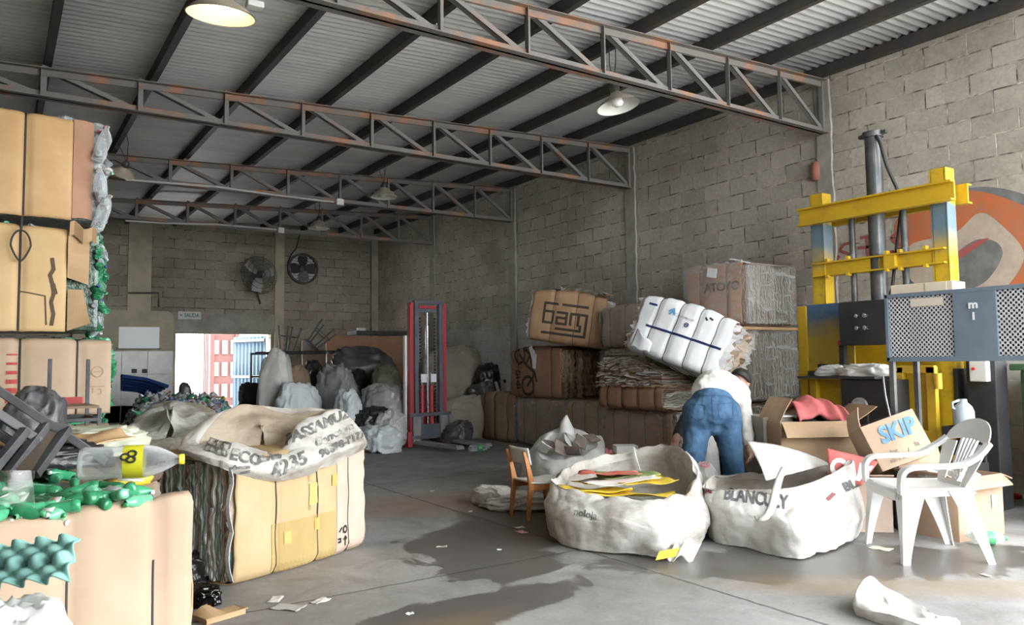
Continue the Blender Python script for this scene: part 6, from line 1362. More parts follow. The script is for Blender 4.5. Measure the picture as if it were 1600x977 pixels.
def blanket(u, v):
    p = cr([D(1236, 640, 6.1), D(1262, 630, 6.15), D(1292, 636, 6.1), D(1316, 648, 6.02), D(1330, 660, 5.95)], u); q = (v-.5)
    p = p + Vector((AW.x, AW.y, 0))*(q*0.36) + Vector((0, 0, 1))*(0.045*math.cos(q*PI) + 0.012*math.sin(u*26+v*3) - (0.09*max(0, -q*2)**2))
    return p + Vector((0, 0, 0.010*fold(p, 6, 1.0)))
b.grid(blanket, 48, 22); o = b.build('blanket', M_red, smooth=True, solid=0.03); tag(o, 'dusty red blanket folded over the open brown box', 'blanket')
o = sack('dark_cloth', 'dark cloth stuffed in the open box under the red blanket', 'cloth', (c0.x+0.05, c0.y+0.02, 0.44), (0.44, 0.32, 0.30), mat('black_blue_cloth', (0.03, 0.034, 0.045), rough=0.9), 81, -0.4, wr=0.15)
p = D(1222, 645, 6.15); b = MB(); b.box((0, 0, 0), (0.16, 0.2, 0.012)); o = b.build('paper_stack', M_white_card, bev=0.002); o.location = (p.x, p.y, 0.746); o.rotation_euler = (0, 0, -0.4); tag(o, 'white papers lying on the grey sided box', 'paper')
b = MB(); b.lathe([(0, 0), (0.05, 0), (0.06, 0.30), (0.055, 0.30), (0.046, 0.01), (0, 0.01)], 20); o = b.build('bucket', mat('grey_striped_plastic', (0.36, 0.37, 0.42), (0.44, 0.45, 0.48), 5, 0.4), smooth=False); 
p = D(1219, 640, 7.0); o.location = (p.x, p.y, 0.50); o.scale = (1.25, 1.25, 0.80); tag(o, 'pale grey striped bucket beside the three bale stack', 'bucket')
bk = o; b = MB(); b.lathe([(0.0585, 0.262), (0.0605, 0.262), (0.0605, 0.275), (0.059, 0.275)], 20); b.lathe([(0.0595, 0.285), (0.0615, 0.285), (0.0615, 0.292), (0.06, 0.292)], 20); b.build('dark_rings', M_ink_navy, bk)
b = MB(); b.cbox((0, 0, 0.25), (0.30, 0.26, 0.50), 0.01); o = b.build('crate', M_card_dark); o.location = (p.x, p.y, 0); o.rotation_euler = (0, 0, -0.5); tag(o, 'dusty carton under the pale grey striped bucket', 'box')
# SKIP carton, tipped
Ms = axes_matrix(D(1409, 727, 5.36), AR*0.93+AU*0.36-AW*0.06, -AW*0.85+AU*0.30-AR*0.12)
t, bv = carton('carton', 'tipped brown carton lettered SKIP in blue, leaning on the boxes behind the garden chair', (0.37, 0.34, 0.32), M_card_pale, M=Ms, open_top=False, flaps=(('left', -0.35, 0.14),))
M_skip = mat('skip_blue', (0.10, 0.24, 0.42), (0.22, 0.36, 0.50), 14, 0.7, lo=0.5, hi=0.7)
project(text_mb('SKIP', 0.155, 0.006, 0.86, 0.15), bv, FRONT(0.02, z=0.215), 'lettering', M_skip, t, 0.010)
project(text_mb('Int', 0.05, 0.0, 1.0), bv, FRONT(-0.06, z=0.095), 'small_lettering', M_ink_soft, t, 0.010); project(text_mb('la', 0.05, 0.0, 1.0), bv, FRONT(0.10, z=0.095), 'small_lettering', M_ink_soft, t, 0.010)
project(text_mb('100 x 250 g', 0.032, 0.0, 1.0), bv, FRONT(-0.04, z=0.04), 'small_lettering', M_ink_soft, t, 0.010)
c = MB(); c.tube([(0.03+0.03*math.sin(i*0.5), -0.176 if i < 8 else -0.176, 0.32-0.04*i) for i in range(8)], 0.0035, 6); c.tube([(-0.15, -0.02, 0.335), (-0.05, -0.08, 0.34), (0.03, -0.172, 0.325)], 0.0035, 6); c.build('string', M_strap, t)
# red banner with white letters
c = MB(); O_ = D(1330, 735, 5.22)
def ban(u, v):
    a = D(1290, 700, 5.30).lerp(D(1374, 721, 5.24), u); e = D(1296, 750, 5.22).lerp(D(1346, 760, 5.12), u); return a.lerp(e, v)-AW*(0.03*math.sin(u*5+1)*0.6)
c.grid(ban, 20, 12); bvb = outward(c, D(1330, 732, 4.5), AW)
t = thing('banner', 'red sheet with big white letters hanging in front of the SKIP carton', 'banner', O_)
c.v = [tuple(Vector(p)-O_) for p in c.v]; bvb = BVHTree.FromPolygons([Vector(p) for p in c.v], c.f)
c.build('sheet', mat('faded_red_sheet', (0.42, 0.085, 0.075), (0.48, 0.13, 0.115), 5, 0.7), t, smooth=True, solid=0.004)
project(text_mb('CAM', 0.155, 0.008, 0.80), bvb, frame(D(1330, 737, 5.0)-O_, AR*0.97-AU*0.24, -pix(1330, 735)), 'lettering', M_whiteprint, t, 0.007)
# boxes under and behind
c0 = D(1362, 838, 5.34)
carton('carton', 'pinkish carton on the floor under the SKIP carton, left of the garden chair legs', (0.34, 0.36, 0.36), M_card_pink, loc=(c0.x+0.05, c0.y+0.12, 0), rot=-0.75, flaps=(('front', 1.2, 0.1),))
c0 = D(1400, 830, 5.75); carton('carton', 'brown carton in the shade behind the garden chair, under the SKIP carton', (0.42, 0.34, 0.42), M_ply, loc=(c0.x, c0.y, 0), rot=-0.6, open_top=False)
c0 = Vector((5.20, 2.58, 0)); Mb = Matrix.Rotation(-0.10, 4, 'Z'); 
t, bv = carton('carton', 'worn open carton with torn corners on the floor right behind the garden chair', (0.50, 0.40, 0.40), M_card_red if False else mat('scuffed_cardboard', (0.30, 0.195, 0.125), (0.36, 0.255, 0.18), 4, 0.85), loc=(c0.x+0.27, c0.y+0.17, 0), rot=-0.10, flaps=(('back', 0.25, 0.17), ('right', 1.9, 0.14), ('front', 2.3, 0.10), ('left', 1.2, 0.12)))
b2 = MB(); b2.add([(-.03, -.045, 0), (.035, -.04, 0), (.03, .04, 0), (-.035, .045, 0)], [(0, 1, 2, 3)])
project(b2, bv, FRONT(0.13, z=0.23), 'blue_patch', mat('pale_blue_print', (0.22, 0.40, 0.52), rough=0.8), t, 0.008)
project(strokes([[(-.03, 0), (.03, 0.0)]], 0.05), bv, FRONT(-0.17, z=0.30), 'dark_mark', M_ink_soft, t, 0.008)
o = sack('clear_film', 'clear film spilling over the worn carton behind the garden chair', 'film', (c0.x+0.22, c0.y+0.16, 0.30), (0.44, 0.30, 0.16), M_filmbag, 91, 0.3, wr=0.25)
for i, (x, y, a) in enumerate(((1499, 842, 0.3), (1522, 848, -0.2))):
    p = atz(x, y); big_bottle('soda_bottle', ['green soda bottle under the garden chair seat', 'green capped bottle at the foot of the worn carton'][i], (p.x-0.06, p.y-0.02, 0.045), (math.cos(a-0.6), math.sin(a-0.6), 0), (0, 0, 1), 0.042, 0.20, (0.62, 0.75, 0.66) if i == 0 else (0.8, 0.82, 0.82), (0.10, 0.45, 0.18), (0.05, 0.4, 0.15))
p = atz(1470, 838); big_bottle('soda_bottle', 'crushed clear bottle lying against the worn carton', (p.x, p.y, 0.045), (0.6, -0.75, 0), (0, 0, 1), 0.042, 0.24, (0.75, 0.77, 0.78), (0.6, 0.62, 0.62), (0.7, 0.7, 0.7))

# ------------------------------------------------------------------ paint on the right wall
def wall_pt(px, py, off=0.012): return atX(px, py, XW-off)
def mural(name, poly, m, off, par):
    P = [wall_pt(*q, off) for q in poly]; b = MB(); n = len(P)
    c = sum(P, Vector())/n; o0 = Vector(par.location)
    b.add([p-o0 for p in P], [tuple(range(n))]); o = b.build(name, m, par)
    return o
def paint(name, c, c2):
    return mat(name, c, c2, 7, 0.9, bmp=0.5, bscale=14)
t = thing('graffiti', 'orange and cream graffiti painted on the block wall behind the press', 'graffiti', wall_pt(1500, 380, 0))
sm = lambda pts, n=6: [tuple(cr([Vector((*p, 0)) for p in pts], i/(len(pts)*n), True).xy) for i in range(len(pts)*n)]
mural('dark_outline', sm([(1420, 335), (1470, 305), (1540, 292), (1610, 308), (1660, 350), (1660, 460), (1500, 465), (1430, 455), (1405, 400)]), paint('dark_spray', (0.12, 0.125, 0.125), (0.18, 0.18, 0.175)), 0.003, t)
mural('orange_field', sm([(1400, 345), (1450, 312), (1520, 298), (1600, 322), (1650, 365), (1640, 455), (1560, 462), (1440, 440), (1408, 400)]), paint('orange_spray', (0.46, 0.13, 0.045), (0.38, 0.14, 0.07)), 0.005, t)
mural('cream_band', sm([(1490, 365), (1530, 333), (1565, 352), (1600, 395), (1580, 440), (1540, 470), (1500, 470), (1425, 440), (1420, 385)]), paint('cream_spray', (0.44, 0.36, 0.29), (0.36, 0.30, 0.24)), 0.007, t)
mural('dark_core', sm([(1492, 400), (1525, 375), (1556, 378), (1566, 400), (1540, 440), (1500, 455), (1480, 440)]), paint('grey_spray', (0.13, 0.135, 0.13), (0.19, 0.19, 0.18)), 0.009, t)
mural('red_stroke', sm([(1470, 410), (1520, 380), (1545, 372), (1530, 384), (1490, 412), (1474, 425)]), paint('red_spray', (0.34, 0.075, 0.075), (0.30, 0.10, 0.09)), 0.011, t)
b = MB()
for ln in ([(1334, 378), (1318, 382), (1312, 392), (1330, 398), (1334, 408), (1316, 410)], [(1344, 372), (1366, 368)], [(1355, 370), (1356, 404)], [(1340, 388), (1372, 384)], [(1330, 340), (1330, 372)], [(1318, 345), (1342, 338)], [(1392, 372), (1408, 360), (1420, 372), (1404, 384), (1392, 372)], [(1312, 400), (1306, 408), (1316, 416)], [(1380, 400), (1396, 392), (1400, 410), (1384, 414)], [(1412, 395), (1424, 385), (1430, 405)]):
    for p, q in zip(ln[:-1], ln[1:]):
        b.bar(wall_pt(*p, 0.004)-Vector(t.location), wall_pt(*q, 0.004)-Vector(t.location), 0.004, 0.03, Vector((1, 0, 0)) if False else Vector((0, 0, 1)))
o2 = b.build('red_letters', MATS['red_spray'], t)
for p_, w_ in (((1398, 275), 0.10), ((1352, 262), 0.1)): pass

# ------------------------------------------------------------------ red stacker in the middle distance
M_sred = mat('stacker_red', (0.44, 0.045, 0.06), (0.36, 0.05, 0.06), 5, 0.4)
M_sgrey = mat('stacker_grey_blue', (0.09, 0.10, 0.125), (0.13, 0.14, 0.16), 5, 0.45)
M_sdark = mat('stacker_dark', (0.03, 0.03, 0.033), rough=0.5)
t = thing('stacker', 'red and grey pallet stacker with a tall mast standing mid hall', 'forklift', (5.27, 10.05, 0), (0, 0, 0.12)); 
def sp(name, m, fn, **k):
    b = MB(); fn(b); return b.build(name, m, t, **k)
for s in (-1, 1):
    sp('mast_rail', M_sred, lambda b: b.box((s*0.29, 0, 1.06), (0.055, 0.08, 1.98)), bev=0.004)
    sp('inner_rail', M_sgrey, lambda b: b.box((s*0.215, -0.02, 1.08), (0.06, 0.07, 2.04)), bev=0.004)
    sp('lift_cylinder', M_sred, lambda b: b.lathe([(0, 0.2), (0.032, 0.2), (0.032, 0.88), (0, 0.88)], 12, Matrix.Translation((s*0.085, 0.02, 0))))
    sp('piston_rod', M_chrome, lambda b: b.lathe([(0, 0.88), (0.018, 0.88), (0.018, 1.06), (0, 1.06)], 10, Matrix.Translation((s*0.085, 0.02, 0))))
    sp('chain', M_sdark, lambda b: [b.box((s*0.13, -0.01, 0.3+0.05*i), (0.022, 0.02, 0.034)) for i in range(32)])
    sp('fork', mat('worn_fork_steel', (0.30, 0.285, 0.27), (0.22, 0.21, 0.20), 6, 0.5), lambda b: [b.box((s*0.24, -0.60, 0.075), (0.13, 1.05, 0.045), taper=0.93), b.box((s*0.24, -0.075, 0.26), (0.13, 0.035, 0.40))], bev=0.006)
    sp('outrigger', M_sred, lambda b: b.box((s*0.36, 0.05, 0.12), (0.08, 0.30, 0.22)), bev=0.01)
    sp('wheel', M_sdark, lambda b: b.lathe([(0, -0.03), (0.085, -0.03), (0.085, 0.03), (0, 0.03)], 20, Matrix.Translation((s*0.40, 0.10, 0.086)) @ Matrix.Rotation(PI/2, 4, 'Y')))
sp('mast_rod', M_chrome, lambda b: b.lathe([(0, 0.2), (0.024, 0.2), (0.024, 1.75), (0.014, 1.76), (0.014, 1.94), (0, 1.94)], 12))
sp('top_bar', M_sgrey, lambda b: [b.box((0, -0.02, 2.09), (0.50, 0.07, 0.04)), b.box((0, 0.02, 1.97), (0.34, 0.04, 0.05))], bev=0.004)
sp('top_yoke', M_sred, lambda b: [b.box((0, 0.0, 2.02), (0.30, 0.03, 0.04)), b.box((0.29, 0, 2.06), (0.05, 0.10, 0.03)), b.box((-0.29, 0, 2.06), (0.05, 0.10, 0.03))])
sp('carriage', M_sgrey, lambda b: [b.box((0, -0.085, 0.46), (0.72, 0.03, 0.05)), b.box((0, -0.085, 0.14), (0.72, 0.03, 0.05)), b.box((-0.22, -0.075, 0.30), (0.16, 0.03, 0.30)), b.box((0.24, -0.075, 0.30), (0.18, 0.03, 0.30)), b.box((0, -0.075, 0.24), (0.3, 0.02, 0.16))], bev=0.004)
sp('body', M_sred, lambda b: [b.cbox((0, 0.38, 0.45), (0.56, 0.44, 0.66), 0.03), b.box((0, 0.16, 0.14), (0.52, 0.2, 0.10))])
sp('battery_cover', M_sgrey, lambda b: b.cbox((0, 0.38, 0.82), (0.50, 0.38, 0.10), 0.02))
sp('label_plate', M_white_card, lambda b: [b.box((s*0.085, -0.035, 0.98), (0.10, 0.006, 0.12)) for s in (-1, 1)])
sp('side_post', M_white_card, lambda b: b.box((-0.345, 0.06, 0.95), (0.03, 0.05, 1.3)))

# ------------------------------------------------------------------ back wall fittings
YW = YB-0.03
M_fan = mat('dusty_dark_metal', (0.035, 0.034, 0.032), (0.07, 0.065, 0.06), 8, 0.6)
def blade(b, a, r0, r1, w, tw, z=0.0):
    R = Matrix.Rotation(a, 3, 'Z')
    b.grid(lambda u, v: R @ Vector((r0+(r1-r0)*u, (v-.5)*w*(0.6+0.6*math.sin(PI*min(1, u*1.05)*0.75)), z+(v-.5)*tw)), 8, 4)
p = atY(405, 430, YB-0.55)
t = thing('wall_fan', 'dusty wire guarded fan on a wall arm, left of the plaster column', 'fan', p, (PI/2-0.1, 0, 0.22))
b = MB()
for i in range(56):
    a = 2*PI*i/56; b.tube([(0.06*math.cos(a), 0.06*math.sin(a), 0.10), (0.25*math.cos(a), 0.25*math.sin(a), 0.09), (0.40*math.cos(a), 0.40*math.sin(a), 0.0), (0.26*math.cos(a), 0.26*math.sin(a), -0.09)], 0.0028, 4, cap=False)
for r_, z in ((0.40, 0), (0.30, 0.075), (0.20, 0.095), (0.06, 0.10)): b.tube([(r_*math.cos(2*PI*i/40), r_*math.sin(2*PI*i/40), z) for i in range(40)], 0.005, 5, closed=True)
b.build('guard', M_fan, t)
b = MB()
for i in range(3): blade(b, 2.4+i*2*PI/3, 0.06, 0.36, 0.17, 0.07)
b.build('blades', mat('dull_aluminium_blade', (0.55, 0.55, 0.54), rough=0.35, metal=0.3), t, smooth=True, solid=0.004)
b = MB(); b.lathe([(0, 0.06), (0.06, 0.05), (0.07, -0.02), (0.09, -0.05), (0.08, -0.25), (0, -0.27)], 20); b.build('motor', M_fan, t, smooth=True)
b = MB(); q = t.matrix_basis.inverted() @ Vector((p.x+0.18, YB, p.z-0.55)); b.tube([(0, 0, -0.2), (0, 0, -0.27), q*0.6+Vector((0, 0, -0.1)), q], 0.02, 8); b.build('wall_arm', M_fan, t)
p = atY(473, 420, YB-0.02)
t = thing('exhaust_fan', 'round four bladed exhaust fan set in the back wall, right of the plaster column', 'fan', p, (PI/2, 0, 0))
b = MB(); b.lathe([(0.30, -0.03), (0.345, -0.03), (0.345, 0.05), (0.30, 0.05), (0.30, -0.03)], 40); b.build('ring', M_fan, t, smooth=False)
b = MB()
for i in range(4): blade(b, PI/4+0.8+i*PI/2, 0.05, 0.28, 0.20, 0.05, 0.025)
b.lathe([(0, 0.06), (0.07, 0.05), (0.07, -0.01), (0, -0.01)], 20); b.build('blades', M_sdark, t, solid=0.004)
b = MB()
for i in range(9):
    y = -0.26+0.065*i; w = 2*math.sqrt(max(0.001, 0.3**2-y*y)); b.box((0, y, -0.005), (w, 0.046, 0.006), Euler((0.35, 0, 0)).to_matrix())
b.build('louvre', mat('grey_louvre', (0.50, 0.52, 0.54), rough=0.4), t)
b = MB(); q = t.matrix_basis.inverted(); b.tube([q @ atY(x, y, YB-0.04) for x, y in ((449, 412), (455, 398), (463, 388), (467, 372), (470, 362))], 0.012, 6); b.build('cable', M_sdark, t)
p = atY(296, 493, YB-0.05); b = MB(); b.box((0, 0, 0), (0.44, 0.02, 0.155)); t = b.build('sign', mat('white_sign_plate', (0.55, 0.56, 0.55), rough=0.5)); t.location = p; tag(t, 'small white and green exit sign over the left part of the doorway', 'sign')
bvs = BVHTree.FromPolygons([v.co for v in t.data.vertices], [tuple(f.vertices) for f in t.data.polygons])
M_sg = mat('dark_green_print', (0.05, 0.17, 0.10), rough=0.7)
project(text_mb('SALIDA', 0.11, 0.002, 0.8), bvs, FRONT(0.04, z=0.0), 'lettering', M_sg, t); project(strokes([[(-.19, 0), (-.15, 0)], [(-.165, .02), (-.15, 0), (-.165, -.02)]], 0.012), bvs, FRONT(0.0, z=0.0), 'arrow', M_sg, t)
# plastered panel, white board, tiles, dark frame at the left of the doorway
M_tile = mat('white_tiles', (0.50, 0.50, 0.48), (0.42, 0.42, 0.40), 4, 0.3)
x0, z1 = 1.2, atY(200, 485, YB-0.2).z; x1 = atY(272, 500, YB-0.2).x; zt_ = atY(230, 548, YB-0.2).z
b = MB(); pl = [(x0, 0), (x1, 0), (x1, z1-0.15)] + [(x1-0.15+0.15*math.cos(a), z1-0.15+0.15*math.sin(a)) for a in (0.4, 0.8, 1.2)] + [(x1-0.15, z1), (x0, z1)]
b.prism(pl, 0, 0.2, Matrix.Translation((0, YB, 0)) @ Matrix.Rotation(PI/2, 4, 'X')); o = b.build('wall_partition', M_plaster); tag(o, kind='structure')
b = MB()
w = 0.46
for i in range(5):
    for k in range(4):
        xx = x1-0.01-w*(i+0.5); zz = zt_-0.005-w*(k+0.5)
        if xx-w/2 > x0 and zz+w/2 > 0: b.box((xx, YB-0.207, max(zz, 0.23)), (w-0.012, 0.014, w-0.012))
o = b.build('wall_tiles', M_tile); tag(o, kind='structure')
b = MB(); p = atY(222, 528, YB-0.22); b.box((0, 0, 0), (0.72, 0.02, 0.42)); b.build('board', mat('whiteboard_sheet', (0.55, 0.56, 0.57), rough=0.3)); o = bpy.data.objects['board']; o.name = 'whiteboard'; o.location = (p.x-0.05, YB-0.212, p.z); tag(o, 'white board fixed to the plastered partition left of the doorway', 'board')
b = MB(); b.box((0, 0, -0.215), (0.8, 0.05, 0.015)); b.build('tray', M_fan, o)
b = MB(); a_, c_ = atY(200, 458, YB-0.05), atY(248, 458, YB-0.05); e_ = atY(248, 480, YB-0.05); b.tube([a_, c_, e_], 0.018, 6); o = b.build('pipe', M_fan); tag(o, 'thin dark pipe bent down the back wall above the partition', 'pipe')
for i, (x, y) in enumerate(((210, 580), (226, 580))):
    p = atY(x, y, YB-0.23); b = MB(); b.cbox((0, 0, 0), (0.09, 0.04, 0.08), 0.01); o = b.build('socket', M_fan); o.location = (p.x, YB-0.225, p.z); tag(o, ['left dark socket on the white tiles', 'right dark socket on the white tiles'][i], 'socket', 'sockets on the tiles')
# conduits and lamp sockets along two trusses
M_cond = mat('grey_white_conduit', (0.50, 0.50, 0.48), rough=0.5)
for i, (Y, pts, bx) in enumerate(((10.86, [(196, 281), (260, 286), (340, 292), (430, 305), (522, 316)], (531, 316)), (13.80, [(196, 345), (260, 349), (340, 351), (432, 359)], (439, 360)))):
    P = [atY(x, y, Y) for x, y in pts]; o0 = P[0]
    t = thing('conduit', ['white cable run ending in a box under the third truss from the front', 'white cable run ending in a box under the rearmost truss'][i], 'cable', o0)
    b = MB(); b.tube([p-o0 for p in P], 0.014, 6); b.build('cable', M_cond, t)
    p = atY(*bx, Y)-o0; b = MB(); b.cbox(p, (0.11, 0.06, 0.10), 0.01); b.build('junction_box', mat('white_box_plastic', (0.62, 0.62, 0.60), rough=0.5), t)

# ------------------------------------------------------------------ hanging lamps
M_shade = mat('enamel_lamp_shade', (0.42, 0.36, 0.27), (0.36, 0.31, 0.24), 6, 0.4)
M_shin = mat('white_enamel_inside', (0.70, 0.68, 0.63), rough=0.3)
M_bulb = mat('white_bulb_glass', (0.75, 0.75, 0.72), rough=0.15)
def lamp(label, p, R, tilt, lit=False, hang=0.7, kind=0):
    t = thing('hanging_lamp', label, 'lamp', p, tilt, 'hanging lamps')
    if kind == 0: prof = [(0.045, 0.62*R*2*0.5), (0.06, 0.50*R), (R*0.45, 0.40*R), (R*0.8, 0.18*R), (R, 0.0)]
    else: prof = [(0.03, 1.0*R), (0.035, 0.72*R), (R*0.45, 0.62*R), (R*0.5, 0.45*R), (R*0.72, 0.38*R), (R*0.76, 0.2*R), (R, 0.05*R), (R*1.02, 0.0)]
    b = MB(); b.lathe(prof, 36); b.build('shade', M_shade, t, smooth=True)
    b = MB(); b.lathe([(max(0.0, r-0.006), z-0.004) for r, z in prof], 36); b.build('shade_lining', M_shin, t, smooth=True)
    b = MB(); b.lathe([(0, 1.12*R), (0.028, 1.12*R), (0.045, 0.9*R), (0.045, 0.45*R), (0, 0.45*R)], 16); b.build('socket', M_gun, t, smooth=True)
    b = MB(); b.lathe([(0.0, -0.02*R), (0.035, 0.01*R), (0.055, 0.12*R), (0.05, 0.3*R), (0.03, 0.48*R)], 18)
    b.build('bulb', emit_mat('lit_bulb', (1.0, 0.78, 0.36), 14.0) if lit else M_bulb, t, smooth=True)
    b = MB(); ht = Vector((0, 0, 1)) if True else None
    inv = Euler(tilt).to_matrix().inverted(); up_ = inv @ Vector((0, 0, hang)); b.tube([Vector((0, 0, 1.1*R)), (Vector((0, 0, 1.1*R))+up_)*0.5+Vector((0.02, 0, 0.05)), Vector((0, 0, 1.1*R))*0.3+up_], 0.006, 5)
    b.tube([Vector((0, 0, 1.1*R)), (Vector((0, 0, 1.1*R))+up_)*0.5+inv @ Vector((-0.07, 0, 0.0)), Vector((0, 0, 1.1*R))*0.3+up_+inv @ Vector((-0.08, 0, 0))], 0.005, 5); b.build('hanging_wire', M_sdark, t)
    if lit:
        L = bpy.data.lights.new('lamp_light', 'POINT'); L.energy = 9; L.color = (1.0, 0.62, 0.20); L.shadow_soft_size = 0.05
        o = bpy.data.objects.new('lamp_light', L); COL.objects.link(o); o.parent = t; o.location = (0, 0, -0.03*R)
    return t
lamp('lit round lamp glowing warm at the top left, under the nearest truss', D(345, 24, 4.70), 0.205, (0.12, -0.02, 0.1), True, 0.62)
lamp('unlit lamp with a white bulb under the nearest truss, at the right', D(966, 166, 7.0), 0.20, (-0.16, -0.10, 0), False, 0.55)
lamp('unlit stepped lamp hanging mid hall before the third truss', atY(600, 308, 10.6), 0.20, (0, 0, 0), False, 0.55, 1)
lamp('unlit stepped lamp hanging near the back wall, above the fans', atY(498, 357, 13.6), 0.20, (0, 0, 0), False, 0.55, 1)
lamp('small white lamp peeping out beside the bottles of the tall left stack', atY(191, 270, 10.5), 0.15, (0.7, 0.3, 0), False, 0.55)
p = D(398, 8, 4.75); b = MB(); b.cbox((0, 0, 0), (0.10, 0.07, 0.04), 0.008); b.lathe([(0.0, 0.0), (0.025, 0.0), (0.02, 0.06), (0, 0.06)], 12, Matrix.Translation((-0.02, 0, 0.02))); o = b.build('junction_box', M_cond); o.location = p; tag(o, 'white junction box beside the lit lamp on the nearest truss', 'box')

# ------------------------------------------------------------------ the yard behind the doorway
t = thing('shipping_container', 'red and cream shipping container out in the yard behind the doorway', 'container', (5.5, 25.6, -0.05)); O = Vector(t.location)
M_cont = mat('faded_red_container', (0.075, 0.022, 0.018), (0.095, 0.03, 0.025), 3, 0.6)
M_cream = mat('cream_container_panel', (0.13, 0.11, 0.10), rough=0.6)
pp('body', M_cont, lambda b: b.box((5.72, 24.4, 1.3), (0.78, 1.0, 2.6)))
for z in (0.45, 1.1, 1.75): pp('panel', M_cream, lambda b: [b.box((5.47+0.25*i, 23.88, z), (0.17, 0.05, 0.42)) for i in range(3)], bev=0.01)
for x in (5.36, 6.08): pp('corner_post', M_cont, lambda b: b.box((x, 23.9, 1.3), (0.12, 0.12, 2.6)))
pp('corrugated_side', M_cont, lambda b: [b.box((5.32, 24.05+0.22*i, 1.3), (0.04, 0.11, 2.4)) for i in range(4)])
t = thing('metal_gate_leaf', 'pale blue corrugated door leaf standing open at the right of the doorway', 'door', (4.92, YB+0.25, 0), (0, 0, 1.95))
b = MB(); b.grid(lambda u, v: Vector((1.15*u, 0.022*math.sin(u*2*PI*9), 1.84*v)), 108, 1); b.build('sheet', mat('pale_blue_sheet', (0.10, 0.17, 0.25), (0.13, 0.20, 0.28), 4, 0.5), t, smooth=True, solid=0.003)
b = MB()
for z in (0.12, 0.95, 1.75): b.box((0.57, 0.04, z), (1.15, 0.03, 0.06))
b.build('rail', M_gun, t)

# ------------------------------------------------------------------ heaps in front of the back wall
rr = random.Random(77); b = MB()
for i in range(1300):
    x = rr.uniform(195, 372); d_ = rr.uniform(9.6, 12.4); p = D(x, 620, d_); edge = min(1.0, (x-185)/40)*min(1.0, (385-x)/45)
    h = (0.74-0.10*abs(d_-11)/1.4)*min(1, max(0.2, edge)); p.z = h*rr.random()**0.35
    M = Matrix.Translation(p) @ rnd_rot(rr) @ Matrix.Translation((0, 0, -0.12))
    add_bottle(b, M, rr.choice(CLEARS+[(0.7, 0.72, 0.73), (0.30, 0.32, 0.33)]) if rr.random() < 0.85 else rr.choice(GREENS+[(0.60, 0.55, 0.08), (0.2, 0.32, 0.5)]), rr.uniform(0.2, 0.7), i*1.3, 8, rr.choice([(0.8, 0.8, 0.8), (0.1, 0.2, 0.6), (0.6, 0.1, 0.1), (0.1, 0.45, 0.2)]), 1.0)
o = b.build('bottle_heap', M_petsolid, smooth=True, col=True); tag(o, 'loose heap of empty clear bottles on the floor before the doorway', 'bottles', kind='stuff')
bale('low dusty bale under the heap of clear bottles', D(245, 655, 8.7).to_tuple()[:2]+(0,), (0, 0, -0.3), 1.3, 0.7, 0.40, [-.4, 0, .4], M_card_dark, seed=140, pal=DUSTY)
for i in range(6):
    a_ = D(190, 588+4*i, 10.6+0.12*i); c_ = D(262-5*i, 604+3*i, 11.2+0.1*i); o0 = a_; b = MB(); b.tube([Vector((0, 0, 0)), (c_-a_)*0.5+Vector((0, 0, 0.03)), c_-a_], 0.028, 8); o = b.build('blue_pipe', mat('dark_blue_pipe', (0.012, 0.035, 0.14), rough=0.4)); o.location = o0
    tag(o, ['topmost', 'second', 'third', 'fourth', 'fifth', 'lowest'][i]+' dark blue pipe lying across the bottle heap'+('' if i in (0, 5) else ' counted from the top'), 'pipe', 'blue pipes on the bottle heap')
o = sack('grey_post_sack', 'slim grey sack standing before the doorway on the bottle heap', 'bag', D(289, 620, 11.4), (0.16, 0.14, 0.36), M_grp, 150, wr=0.12); o.location.z = 0.62; o.name = 'sack'
M_owhite = mat('grubby_white_plastic', (0.60, 0.59, 0.55), (0.45, 0.44, 0.40), 4, 0.5, bmp=0.3, bscale=12)
M_olive = mat('olive_grey_plastic', (0.17, 0.17, 0.12), (0.25, 0.25, 0.19), 4, 0.4, bmp=0.3, bscale=12)
M_greyp = mat('grey_film_plastic', (0.20, 0.20, 0.20), (0.32, 0.32, 0.31), 6, 0.35, bmp=0.35, bscale=14)
M_beige = mat('dusty_beige_weave', (0.32, 0.285, 0.235), (0.25, 0.22, 0.18), 3, 0.85, bmp=0.25, bscale=20)
M_bluew = mat('pale_blue_white_plastic', (0.64, 0.68, 0.70), (0.52, 0.55, 0.57), 5, 0.4, bmp=0.3, bscale=14)
